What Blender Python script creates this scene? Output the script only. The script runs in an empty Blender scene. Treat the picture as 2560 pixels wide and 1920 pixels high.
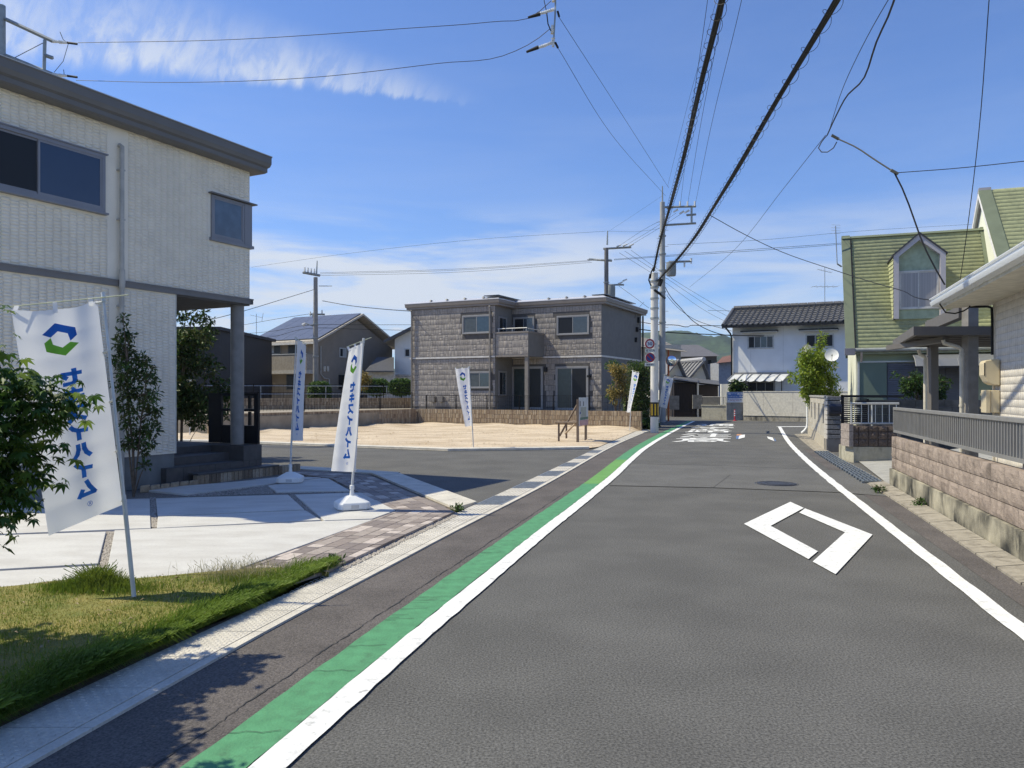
import bpy, bmesh, math, random
import numpy as np
from mathutils import Vector, Matrix
R = math.radians
random.seed(7); np.random.seed(7)
SC = bpy.context.scene
COL = SC.collection
# ---------------------------------------------------------------- camera, sky, sun, exposure
F, H, CX, HY = 1923.0, 1.6, 1280.0, 983.0        # focal length (px of a 2560 px frame), eye height, centre, horizon row
cam = bpy.data.cameras.new('camera'); camo = bpy.data.objects.new('camera', cam); COL.objects.link(camo)
cam.sensor_width = 36; cam.lens = 36*F/2560; cam.shift_y = (HY-960)/2560
cam.clip_start = .05; cam.clip_end = 9000
camo.location = (0, 0, H); camo.rotation_euler = (R(90), 0, 0); SC.camera = camo
SUN_EL, SUN_AZ = R(53), R(7)                     # elevation; degrees ahead of due left
sdir = Vector((-math.cos(SUN_AZ)*math.cos(SUN_EL), math.sin(SUN_AZ)*math.cos(SUN_EL), math.sin(SUN_EL)))
sl = bpy.data.lights.new('sun', 'SUN'); sl.energy = 4.6; sl.angle = R(.53); sl.color = (1, .925, .70)
so = bpy.data.objects.new('sun', sl); COL.objects.link(so); so.rotation_euler = sdir.to_track_quat('Z', 'Y').to_euler()
so.location = (-20, 5, 40)
W = bpy.data.worlds.new('World'); SC.world = W; W.use_nodes = True
nt = W.node_tree; nt.nodes.clear()
def nd(t, **kw):
    n = nt.nodes.new(t)
    for k, v in kw.items(): setattr(n, k, v)
    return n
def mth(op, a, b=None, c=None):
    n = nd('ShaderNodeMath', operation=op)
    for i, x in enumerate((a, b, c)):
        if x is None: continue
        if isinstance(x, (int, float)): n.inputs[i].default_value = x
        else: nt.links.new(x, n.inputs[i])
    return n.outputs[0]
def mrange(x, a, b, c=0., d=1., smooth=True):
    n = nd('ShaderNodeMapRange', interpolation_type='SMOOTHSTEP' if smooth else 'LINEAR')
    nt.links.new(x, n.inputs[0])
    for i, q in enumerate((a, b, c, d)): n.inputs[i+1].default_value = q
    return n.outputs[0]
sky = nd('ShaderNodeTexSky', sky_type='NISHITA', sun_disc=False)
sky.sun_elevation = SUN_EL; sky.sun_rotation = R(-90)+SUN_AZ; sky.altitude = 0
sky.air_density = 1.0; sky.dust_density = .35; sky.ozone_density = 3.0
tc = nd('ShaderNodeTexCoord'); D = tc.outputs['Generated']
def dotv(v):
    n = nd('ShaderNodeVectorMath', operation='DOT_PRODUCT'); nt.links.new(D, n.inputs[0]); n.inputs[1].default_value = v
    return n.outputs['Value']
def wnoise(scale, stretch, det=6, rough=.6, dist=0):
    m = nd('ShaderNodeMapping'); nt.links.new(D, m.inputs[0]); m.inputs['Scale'].default_value = stretch
    n = nd('ShaderNodeTexNoise'); nt.links.new(m.outputs[0], n.inputs['Vector'])
    n.inputs['Scale'].default_value = scale; n.inputs['Detail'].default_value = det
    n.inputs['Roughness'].default_value = rough; n.inputs['Distortion'].default_value = dist
    return n.outputs['Fac']
p1 = Vector((-.6656, 1, .440)).normalized(); p2 = Vector((-.03, 1, .374)).normalized()
Nn = p2.cross(p1).normalized(); Nn = Nn if Nn.z > 0 else -Nn
Tt = Nn.cross(p2).normalized(); Tt = Tt if Tt.dot(p1-p2) > 0 else -Tt
dd = dotv(Nn); ss = dotv(Tt)
cx_ = nd('ShaderNodeCombineXYZ'); nt.links.new(mth('MULTIPLY', mth('ADD', ss, mth('MULTIPLY', dd, .35)), 2.6), cx_.inputs[0]); nt.links.new(dd, cx_.inputs[1])
def bnoise(scale, det, rough, dist):
    n = nd('ShaderNodeTexNoise'); nt.links.new(cx_.outputs[0], n.inputs['Vector']); n.inputs['Scale'].default_value = scale
    n.inputs['Detail'].default_value = det; n.inputs['Roughness'].default_value = rough; n.inputs['Distortion'].default_value = dist; return n.outputs['Fac']
n1 = bnoise(19, 8, .64, .5); n2 = bnoise(5.5, 5, .55, .3)
wid = mrange(ss, -.01, .62, .014, .15, False)
up = mth('DIVIDE', mth('ADD', dd, mth('MULTIPLY', mth('SUBTRACT', n1, .5), .022)), wid)
band = mth('MULTIPLY', mrange(up, -.1, .12), mrange(up, .05, 1.15, 1, 0))
band = mth('MULTIPLY', band, mrange(ss, -.02, .2))
front = mrange(dotv((0, 1, 0)), .1, .3)
c1 = mth('MULTIPLY', mth('MULTIPLY', band, mrange(n1, .34, .64, .3, 1)), mth('MULTIPLY', front, mrange(n2, .3, .6, .6, 1)))
zz = dotv((0, 0, 1))
n3 = wnoise(3.1, (1, 1, 7), 7, .58, .35); n4 = wnoise(9, (1, 1, 3.0), 8, .6, .2)
st = mth('MULTIPLY', mth('MULTIPLY', mrange(zz, .04, .12), mrange(zz, .16, .25, 1, 0)), mrange(n3, .34, .6))
st = mth('MULTIPLY', st, mrange(dotv((1, 0, 0)), -.05, .25, 1, .55))
cu = mth('MULTIPLY', mth('MULTIPLY', mrange(zz, .0, .06), mrange(zz, .085, .12, 1, 0)), mrange(n4, .5, .62))
ve = mth('MULTIPLY', mrange(n3, .35, .75, 0, .1), mrange(zz, .05, .5, 1, .3))
cl = mth('MINIMUM', mth('ADD', mth('ADD', mth('MULTIPLY', c1, .78), mth('MULTIPLY', st, .95)), mth('ADD', mth('MULTIPLY', cu, .6), ve)), .92)
mx = nd('ShaderNodeMixRGB'); nt.links.new(cl, mx.inputs[0])
tint = nd('ShaderNodeMixRGB', blend_type='MULTIPLY'); tint.inputs[0].default_value = 1; tint.inputs[2].default_value = (.655, .85, 1.20, 1)
nt.links.new(sky.outputs[0], tint.inputs[1]); nt.links.new(tint.outputs[0], mx.inputs[1]); mx.inputs[2].default_value = (5.4, 5.75, 6.3, 1)
bg = nd('ShaderNodeBackground'); bg.inputs[1].default_value = .122
nt.links.new(mx.outputs[0], bg.inputs[0])
wo = nd('ShaderNodeOutputWorld'); nt.links.new(bg.outputs[0], wo.inputs[0])
vs = SC.view_settings; vs.view_transform = 'Standard'; vs.look = 'None'; vs.exposure = .22; vs.gamma = 1; vs.use_curve_mapping = False
SC.cycles.use_denoising = True; SC.cycles.denoising_prefilter = 'NONE'; SC.cycles.max_bounces = 6; SC.cycles.transparent_max_bounces = 12
# ---------------------------------------------------------------- helpers
def P(px, py, Y): return (( px-CX)/F*Y, Y, H-(py-HY)/F*Y)            # the point at distance Y seen at a pixel of the photograph
def G(px, py, z=0.):                                                # the point of the level z seen there
    Y = F*(H-z)/(py-HY); return ((px-CX)/F*Y, Y, z)
def GL(pts, z=0.): return [G(a, b, z) for a, b in pts]
class Fr:
    """a local frame: u along a wall, v into the building, z up"""
    def __init__(s, o, du, dv=None, k=1., z0=0.):
        s.o = o; s.du = du; s.k = k; s.z0 = z0; s.dv = dv or (-du[1], du[0])
    def __call__(s, p):
        return (s.o[0]+p[0]*s.du[0]+p[1]*s.dv[0], s.o[1]+p[0]*s.du[1]+p[1]*s.dv[1], s.z0+s.k*p[2])
    def uz(s, px, py, v=0.):                                        # where a pixel's line of sight meets the plane v
        k = (px-CX)/F; ox = s.o[0]+v*s.dv[0]; oy = s.o[1]+v*s.dv[1]
        u = (k*oy-ox)/(s.du[0]-k*s.du[1]); Y = oy+u*s.du[1]
        return u, H-(py-HY)/F*Y
    def sub(s, u, v, du, dv):
        a = s((u, v, 0)); f = lambda d: (d[0]*s.du[0]+d[1]*s.dv[0], d[0]*s.du[1]+d[1]*s.dv[1])
        return Fr(a[:2], f(du), f(dv), s.k, s.z0)
class MB:
    def __init__(s, fr=None): s.v = []; s.f = []; s.fr = fr; s.items = []
    def add(s, pts, faces):
        b = len(s.v); s.v += [s.fr(p) for p in pts] if s.fr else [tuple(p) for p in pts]
        s.f += [tuple(b+i for i in f) for f in faces]; return s
    def hexa(s, p):
        return s.add(p, [(0, 3, 2, 1), (4, 5, 6, 7), (0, 1, 5, 4), (1, 2, 6, 5), (2, 3, 7, 6), (3, 0, 4, 7)])
    def box(s, x0, x1, y0, y1, z0, z1):
        return s.hexa([(x0, y0, z0), (x1, y0, z0), (x1, y1, z0), (x0, y1, z0), (x0, y0, z1), (x1, y0, z1), (x1, y1, z1), (x0, y1, z1)])
    def ext(s, poly, vec):
        n = len(poly); q = [tuple(a+b for a, b in zip(p, vec)) for p in poly]
        return s.add(list(poly)+q, [tuple(range(n-1, -1, -1)), tuple(range(n, 2*n))]+[(i, (i+1) % n, n+(i+1) % n, n+i) for i in range(n)])
    def prism(s, poly, z0, z1): return s.ext([(p[0], p[1], z0) for p in poly], (0, 0, z1-z0))
    def sheet(s, poly): return s.add(poly, [tuple(range(len(poly)))])
    def strip(s, a, b):
        n = len(a); return s.add(list(a)+list(b), [(i, i+1, n+i+1, n+i) for i in range(n-1)])
    def tube(s, pts, r, n=6, cap=True):
        pts = [Vector(s.fr(p) if s.fr else p) for p in pts]; fr, s.fr = s.fr, None
        m = len(pts); vs_ = []; rr = r if isinstance(r, (list, tuple)) else [r]*m; up = None
        for i, p in enumerate(pts):
            t = (pts[min(i+1, m-1)]-pts[max(i-1, 0)])
            t = t.normalized() if t.length > 1e-9 else Vector((0, 0, 1))
            if up is None: up = Vector((0, 0, 1)) if abs(t.z) < .9 else Vector((1, 0, 0))
            x = t.cross(up).normalized(); y = x.cross(t).normalized(); up = y
            for k in range(n):
                a = 2*math.pi*k/n; vs_.append(tuple(p+(x*math.cos(a)+y*math.sin(a))*rr[i]))
        fs = [(i*n+k, i*n+(k+1) % n, (i+1)*n+(k+1) % n, (i+1)*n+k) for i in range(m-1) for k in range(n)]
        if cap: fs += [tuple(range(n-1, -1, -1)), tuple(range((m-1)*n, m*n))]
        s.add(vs_, fs); s.fr = fr; return s
    def lathe(s, c, prof, n=16):
        vs_ = []; m = len(prof)
        for r, z in prof:
            for k in range(n):
                a = 2*math.pi*k/n; vs_.append((c[0]+r*math.cos(a), c[1]+r*math.sin(a), c[2]+z))
        fs = [(i*n+k, i*n+(k+1) % n, (i+1)*n+(k+1) % n, (i+1)*n+k) for i in range(m-1) for k in range(n)]
        fs += [tuple(range(n-1, -1, -1)), tuple(range((m-1)*n, m*n))]
        return s.add(vs_, fs)
    def build(s, name, mat, par=None, smooth=False, bevel=0, label=None, kind=None, recalc=True):
        if s.items: return [q.build(name, mat, par, smooth) for q in s.items][-1]
        me = bpy.data.meshes.new(name); me.from_pydata(s.v, [], s.f)
        if recalc and len(s.f) < 6000:
            bm = bmesh.new(); bm.from_mesh(me); bmesh.ops.recalc_face_normals(bm, faces=bm.faces); bm.to_mesh(me); bm.free()
        return link(name, me, mat, par, smooth, bevel, label, kind)
def link(name, me, mat, par=None, smooth=False, bevel=0, label=None, kind=None):
    if mat and not me.materials: me.materials.append(mat)
    if smooth:
        me.polygons.foreach_set('use_smooth', [True]*len(me.polygons)); me.set_sharp_from_angle(angle=R(40))
    o = bpy.data.objects.new(name, me); COL.objects.link(o)
    if par is not None:
        o.parent = par
        m = Matrix.Identity(4); q = par
        while q is not None: m = Matrix.Translation(q.location) @ q.matrix_parent_inverse @ m if q.parent else Matrix.Translation(q.location) @ m; q = q.parent
        o.matrix_parent_inverse = m.inverted()
    if bevel:
        b = o.modifiers.new('bevel', 'BEVEL'); b.width = bevel; b.segments = 2; b.limit_method = 'ANGLE'
    if label: o['label'] = label
    if kind: o['kind'] = kind
    return o
def npmesh(name, v, f):
    v = np.asarray(v, np.float32).reshape(-1, 3); f = np.asarray(f, np.int32); k = f.shape[1]
    me = bpy.data.meshes.new(name); me.vertices.add(len(v)); me.vertices.foreach_set('co', v.ravel())
    me.loops.add(f.size); me.loops.foreach_set('vertex_index', f.ravel())
    me.polygons.add(len(f)); me.polygons.foreach_set('loop_start', np.arange(0, f.size, k, dtype=np.int32))
    me.update(calc_edges=True); return me
def tag(o, label, cat, group=None):
    o['label'] = label; o['category'] = cat
    if group: o['group'] = group
    return o
def thing(name, label, cat, loc, group=None):
    o = bpy.data.objects.new(name, None); COL.objects.link(o); o.location = loc; o.empty_display_size = .2
    return tag(o, label, cat, group)
def struct(o): o['kind'] = 'structure'; return o
def dup(o, par=None):
    c = o.copy(); COL.objects.link(c)
    if par is not None: c.parent = par
    for ch in [q for q in o.children]: dup(ch, c)
    return c
def inst(o, par, loc=None, rz=None, mat=None):       # another piece sharing o's mesh, under the same parent
    c = bpy.data.objects.new(o.name.split('.')[0], o.data); COL.objects.link(c); c.parent = par
    c.matrix_parent_inverse = o.matrix_parent_inverse.copy(); return c
def spl(xs, ys):
    xs = np.array(xs, float); ys = np.array(ys, float); m = np.gradient(ys, xs)
    def f(x):
        x = float(x); i = int(np.clip(np.searchsorted(xs, x)-1, 0, len(xs)-2)); h = xs[i+1]-xs[i]; t = (x-xs[i])/h
        if t < 0: return ys[0]+m[0]*(x-xs[0])
        if t > 1: return ys[-1]+m[-1]*(x-xs[-1])
        return (2*t**3-3*t*t+1)*ys[i]+(t**3-2*t*t+t)*h*m[i]+(3*t*t-2*t**3)*ys[i+1]+(t**3-t*t)*h*m[i+1]
    return f
# ---------------------------------------------------------------- materials
_m = {}
def M(name, col, rough=.7, var=.12, sc=6., bump=0., bsc=60., metal=0., spec=.4, col2=None, thr=(.35, .65), det=5, stretch=(1, 1, 1), fine=0., fsc=300., alpha=None, trans=0.):
    if name in _m: return _m[name]
    m = bpy.data.materials.new(name); m.use_nodes = True; t = m.node_tree; N = t.nodes; L = t.links
    b = N['Principled BSDF']; out = N['Material Output']
    b.inputs['Roughness'].default_value = rough; b.inputs['Metallic'].default_value = metal; b.inputs['Specular IOR Level'].default_value = spec
    g = N.new('ShaderNodeNewGeometry'); mp = N.new('ShaderNodeMapping'); L.new(g.outputs['Position'], mp.inputs[0]); mp.inputs['Scale'].default_value = stretch
    nz = N.new('ShaderNodeTexNoise'); L.new(mp.outputs[0], nz.inputs['Vector']); nz.inputs['Scale'].default_value = sc; nz.inputs['Detail'].default_value = det
    rp = N.new('ShaderNodeValToRGB'); L.new(nz.outputs['Fac'], rp.inputs[0])
    rp.color_ramp.elements[0].position = thr[0]; rp.color_ramp.elements[1].position = thr[1]
    c2 = col2 or tuple(min(1, c*(1+var)) for c in col); c1 = col if col2 else tuple(c*(1-var) for c in col)
    rp.color_ramp.elements[0].color = (*c1, 1); rp.color_ramp.elements[1].color = (*c2, 1)
    last = rp.outputs[0]
    if fine:
        n2 = N.new('ShaderNodeTexNoise'); L.new(g.outputs['Position'], n2.inputs['Vector']); n2.inputs['Scale'].default_value = fsc; n2.inputs['Detail'].default_value = 2
        r2 = N.new('ShaderNodeMapRange'); L.new(n2.outputs['Fac'], r2.inputs[0]); r2.inputs[1].default_value = .3; r2.inputs[2].default_value = .7
        r2.inputs[3].default_value = 1-fine; r2.inputs[4].default_value = 1+fine
        mm = N.new('ShaderNodeVectorMath'); mm.operation = 'SCALE'; L.new(last, mm.inputs[0]); L.new(r2.outputs[0], mm.inputs['Scale']); last = mm.outputs[0]
    L.new(last, b.inputs['Base Color'])
    if bump:
        n3 = N.new('ShaderNodeTexNoise'); L.new(g.outputs['Position'], n3.inputs['Vector']); n3.inputs['Scale'].default_value = bsc; n3.inputs['Detail'].default_value = 4
        bp = N.new('ShaderNodeBump'); bp.inputs['Strength'].default_value = bump; bp.inputs['Distance'].default_value = .02; L.new(n3.outputs['Fac'], bp.inputs['Height']); L.new(bp.outputs[0], b.inputs['Normal'])
    if trans:
        tr = N.new('ShaderNodeBsdfTranslucent'); L.new(last, tr.inputs[0]); ms = N.new('ShaderNodeMixShader'); ms.inputs[0].default_value = trans
        L.new(b.outputs[0], ms.inputs[1]); L.new(tr.outputs[0], ms.inputs[2]); L.new(ms.outputs[0], out.inputs[0])
    if alpha is not None: b.inputs['Alpha'].default_value = alpha
    _m[name] = m; return m
def stained(name, base, dark, zlo, zhi, sc=3., rough=.85, bump=.3):
    """concrete with runs of black grime down it"""
    m = M(name, base, rough, .1, 9, bump, 60); t = m.node_tree; N = t.nodes; L = t.links; b = N['Principled BSDF']
    src = b.inputs['Base Color'].links[0].from_socket; g = N.new('ShaderNodeNewGeometry'); mp = N.new('ShaderNodeMapping')
    L.new(g.outputs['Position'], mp.inputs[0]); mp.inputs['Scale'].default_value = (1, 1, .3)
    n = N.new('ShaderNodeTexNoise'); L.new(mp.outputs[0], n.inputs['Vector']); n.inputs['Scale'].default_value = sc; n.inputs['Detail'].default_value = 8; n.inputs['Roughness'].default_value = .65
    r = N.new('ShaderNodeMapRange'); L.new(n.outputs['Fac'], r.inputs[0]); r.inputs[1].default_value = zlo; r.inputs[2].default_value = zhi
    n2 = N.new('ShaderNodeTexNoise'); L.new(g.outputs['Position'], n2.inputs['Vector']); n2.inputs['Scale'].default_value = sc*.3; n2.inputs['Detail'].default_value = 6
    r2 = N.new('ShaderNodeMapRange'); L.new(n2.outputs['Fac'], r2.inputs[0]); r2.inputs[1].default_value = .34; r2.inputs[2].default_value = .62
    ml = N.new('ShaderNodeMath'); ml.operation = 'MULTIPLY'; L.new(r.outputs[0], ml.inputs[0]); L.new(r2.outputs[0], ml.inputs[1])
    mx_ = N.new('ShaderNodeMixRGB'); L.new(ml.outputs[0], mx_.inputs[0]); L.new(src, mx_.inputs[1]); mx_.inputs[2].default_value = (*dark, 1)
    L.new(mx_.outputs[0], b.inputs['Base Color']); return m
asphalt = M('asphalt', (.108, .105, .098), .9, .12, 1.1, .3, 120, fine=.5, fsc=75, det=10)
asph2 = M('asphalt_brown', (.112, .099, .092), .9, .16, 1.5, .4, 130, fine=.4, fsc=80, det=10)
asph3 = M('asphalt_patch', (.124, .121, .114), .9, .10, 1.2, .3, 130, fine=.3, fsc=80, det=10)
asph4 = M('asphalt_side', (.126, .122, .117), .9, .13, .8, .25, 200, fine=.2, fsc=150, stretch=(.4, 1, 1), det=8)
seam = M('tar_seam', (.045, .045, .045), .8)
wpaint = stained('white_paint', (.77, .765, .74), (.33, .325, .31), .53, .70, 16, .75, .2)
gpaint = stained('green_paint', (.085, .275, .13), (.065, .17, .085), .48, .70, 12, .75, .2)
gpaint2 = M('light_green_paint', (.14, .32, .085), .75, .07, 3, .15, 150)
bpaint = M('blue_paint', (.10, .17, .34), .75); opaint = M('orange_paint', (.5, .24, .12), .75)
conc = M('concrete_white', (.49, .47, .435), .8, .06, 1.6, .12, 90, col2=(.585, .57, .535), thr=(.3, .62), det=11, stretch=(1, 2.2, 1), fine=.04, fsc=40)
conc2 = M('concrete_lid', (.60, .56, .485), .85, .1, 4, .3, 90, fine=.1, fsc=60)
conc3 = M('concrete_grey', (.36, .35, .32), .85, .12, 5, .3, 60, fine=.1, fsc=80)
concb = M('concrete_beige', (.52, .48, .41), .85, .08, 2.5, .15, 60)
dark = M('dark_void', (.012, .012, .013), .9)
blk = M('black_metal', (.014, .014, .016), .45, spec=.3)
galv = M('galvanised', (.36, .38, .39), .45, .15, 12, metal=.6)
alu = M('aluminium_grey', (.30, .295, .28), .5, .05, 10, metal=.2)
alul = M('aluminium_light', (.55, .55, .53), .45, .05, 10, metal=.3)
white = M('white_plastic', (.78, .78, .76), .45, .02)
glass = M('window_glass', (.012, .018, .026), .04, 0, spec=.6)
glassd = M('window_glass_screen', (.012, .013, .016), .35, 0, spec=.3)
rub = M('black_rubber', (.012, .012, .013), .6, spec=.3)
porc = M('porcelain', (.72, .72, .68), .25)
sand = M('sand', (.40, .305, .20), .95, .1, .9, 1.2, 9, col2=(.60, .49, .355), thr=(.3, .58), fine=.16, fsc=25, det=12, stretch=(.6, 1.6, 1))
gravel = M('gravel', (.20, .18, .16), .9, .35, 60, 1., 50, fine=.4, fsc=70)
soil = M('soil', (.14, .11, .08), .95, .25, 20, .6, 60)
def leaf(name, a, b, tr=.3): return M(name, a, .5, 0, 5, col2=b, thr=(.3, .7), spec=.35, trans=tr)
# ---------------------------------------------------------------- ground and road
struct(MB().sheet([(-3000, -60, -.07), (3000, -60, -.07), (3000, 6000, -.07), (-3000, 6000, -.07)]).build('ground', M('ground_far', (.16, .15, .12), .95, .3, .05, det=9)))
struct(MB().sheet([(-40, -8, 0), (30, -8, 0), (60, 90, 0), (-60, 90, 0)]).build('road', asphalt))
bnd = spl([0, 3.284, 4.793, 7.31, 13.5, 21.67, 29.9, 37, 44.3], [-1.9, -1.115, -.753, -.114, 1.537, 3.606, 5.98, 8.15, 10.44])
gout = spl([0, 3.284, 4.08, 5.305, 6.754, 8.57, 11.52, 23.9, 31.2], [-2.85, -2.06, -1.88, -1.59, -1.2, -.72, .1, 3.28, 5.4])
ginn = spl([0, 3.6, 4.63, 5.4, 6.8, 8.77, 10.36, 12.87, 21.7, 31.2], [-3.3, -2.43, -2.17, -1.96, -1.61, -1.09, -.67, .01, 2.34, 4.95])
rlin = spl([0, 6.0, 9.08, 17.3, 22.6, 36.6], [2.05, 3.64, 4.47, 6.72, 8.27, 12.72])
wall_x = spl([0, 7.127, 13.26, 20.93, 30.2], [2.7, 4.744, 6.507, 8.62, 11.55])
redge = spl([0, 6.376, 12.94, 20, 30], [2.4, 4.244, 6.09, 8.0, 11.0])
def path(fn, y0, y1, off=0., z=0., n=60):
    return [(fn(y)+off, y, z) for y in np.linspace(y0, y1, n)]
struct(MB().strip(path(gout, -2, 31, .0, .004), path(bnd, -2, 31, -.285, .004)).build('road_shoulder', asph2))
struct(MB().strip(path(rlin, -2, 22, .25, .004), path(redge, -2, 22, .02, .004)).build('road_shoulder', asph2))
# cracked seam along the left shoulder
ck = []
for y in np.linspace(2.0, 12.5, 300):
    w = .002+.005*abs(math.sin(y*5.1)+math.sin(y*12.7))/2; ck.append((np.interp(y, [2, 4.815, 9.5, 13], [-1.85, -1.15, .1, 1.03])+random.uniform(-.007, .007)+.005*math.sin(y*9), y, w))
struct(MB().strip([(x-w, y, .0075) for x, y, w in ck], [(x+w, y, .0075) for x, y, w in ck]).build('road_crack', seam))
# resurfaced band across the road and its tar seams
pf = [(bnd(13.3)+.2, 13.3), (3.4, 13.0), (5.2, 12.4), (redge(11.9), 11.9)]; pb = [(bnd(17.4)+.2, 17.4), (4.6, 16.9), (7.0, 15.8), (redge(15.2), 15.2)]
struct(MB().strip([(*p, .005) for p in pf], [(*p, .005) for p in pb]).build('road_patch', asph3))
sm = MB()
for line, w in ((pf, .03), (pb, .03), ([pf[1], ((pf[1][0]+pb[1][0])/2+.25, 15), pb[1]], .012)):
    sm.strip([(x, y-w, .0085) for x, y in line], [(x, y+w, .0085) for x, y in line])
struct(sm.build('road_seam', M('tar_seam_worn', (.085, .083, .078), .9)))
def worn(fn, off, y0, y1, n=260, amp=.006):
    return [(fn(y)+off+amp*(math.sin(y*37)*.5+math.sin(y*91+1)*.5+random.uniform(-1, 1)*.5), y, .012) for y in np.linspace(y0, y1, n)]
struct(MB().strip(worn(bnd, 0, -2, 43.8), worn(bnd, .16, -2, 43.8)).build('road_edge_line', wpaint))
struct(MB().strip(worn(rlin, -.075, -2, 36.4), worn(rlin, .075, -2, 36.4)).build('road_edge_line', wpaint))
struct(MB().sheet([(12.6, 36.2, .0125), (15.5, 36.5, .0125), (15.5, 37.0, .0125), (12.6, 36.75, .0125)]).build('road_edge_line', wpaint))
for a, b_, m_ in ((-2, 13.5, gpaint), (13.5, 18.4, gpaint2), (18.4, 44.2, gpaint)):
    struct(MB().strip(worn(bnd, -.285, a, b_, 120), [(x-.006, y, z) for x, y, z in worn(bnd, 0, a, b_, 120, .003)]).build('green_walking_lane', m_))
# hairline cracks in the green lane
cr = MB()
for k in range(16):
    y = random.uniform(2.6, 8); x = bnd(y)-.285; pts = [(x+i*.04, y+random.uniform(-.012, .012)+i*.004, .0165) for i in range(random.randint(3, 7))]
    cr.strip(pts, [(p[0], p[1]+.0045, p[2]) for p in pts])
struct(cr.build('paint_crack', seam))
S7 = lambda pts: [(1250+x/2.328, 1000+y/2.328) for x, y in pts]
dm = MB()
for q in ([(1690, 592), (1768, 628), (1575, 732), (1850, 880), (1795, 925), (1420, 720)], [(1775, 630), (2168, 783), (1953, 1013), (1820, 940), (2008, 770), (1742, 655)]):
    struct(MB().sheet(GL(S7(q), .012)).build('diamond_marking', wpaint))
S8 = lambda pts: [(1600+x/5.53, 1040+y/5.53) for x, y in pts]
for q, m_ in (([(1375, 262), (1452, 257), (1448, 295), (1360, 318)], wpaint), ([(1330, 275), (1374, 270), (1359, 318), (1328, 315)], bpaint), ([(1340, 250), (1415, 250), (1380, 268), (1335, 272)], opaint),
              ([(1757, 283), (1835, 297), (1858, 348), (1770, 312)], wpaint), ([(1851, 300), (1885, 345), (1863, 348)], bpaint)):
    struct(MB().sheet(GL(S8(q), .012)).build('crossing_mark', m_))
# writing: turned into meshes from the built-in fonts
def textmesh(s, size=1., bold=0., extrude=0., align='CENTER'):
    cu_ = bpy.data.curves.new('text', 'FONT'); cu_.body = s; cu_.size = size; cu_.offset = bold; cu_.extrude = extrude; cu_.align_x = align; cu_.align_y = 'CENTER'; cu_.resolution_u = 3
    ob = bpy.data.objects.new('text', cu_); COL.objects.link(ob); bpy.context.view_layer.update()
    me = bpy.data.meshes.new_from_object(ob.evaluated_get(bpy.context.evaluated_depsgraph_get())); bpy.data.objects.remove(ob); return me
def fit(me, fn):
    """stretch the lettering over a unit box, then map it with fn(x, y)"""
    n = len(me.vertices); a = np.empty(n*3, np.float32); me.vertices.foreach_get('co', a); a = a.reshape(-1, 3)
    lo = a.min(0); hi = a.max(0); a[:, :2] = (a[:, :2]-lo[:2])/(hi[:2]-lo[:2]+1e-9)
    out = np.array([fn(x, y) for x, y, _ in a], np.float32); me.vertices.foreach_set('co', out.ravel()); me.materials.clear(); me.update(); return me
rows = [(37.3, 39.9), (34.4, 36.4), (31.2, 34.0), (27.9, 30.4), (25.1, 27.6)]
for ch, (ya, yb) in zip('通学路注意', rows):
    def mp_(x, y, ya=ya, yb=yb):
        yy = ya+y*(yb-ya); L0 = bnd(yy)+.62; return (L0+x*(1.95), yy, .012)
    struct(link('road_lettering', fit(textmesh(ch, 1, .012), mp_), wpaint))
mh = MB(); mh.lathe((4.66, 13.55, 0), [(.33, 0), (.33, .016), (.3, .018), (.3, .013), (.27, .013), (.27, .018), (.2, .018), (.2, .013), (.17, .013), (.17, .018), (.05, .018), (.02, .013)], 32)
mh.lathe((4.66, 13.55, 0), [(.345, 0), (.36, .011), (.37, .007), (.385, 0)], 32)
struct(mh.build('manhole_cover', M('cast_iron', (.07, .072, .08), .55, .2, 30, metal=.4)))
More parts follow.
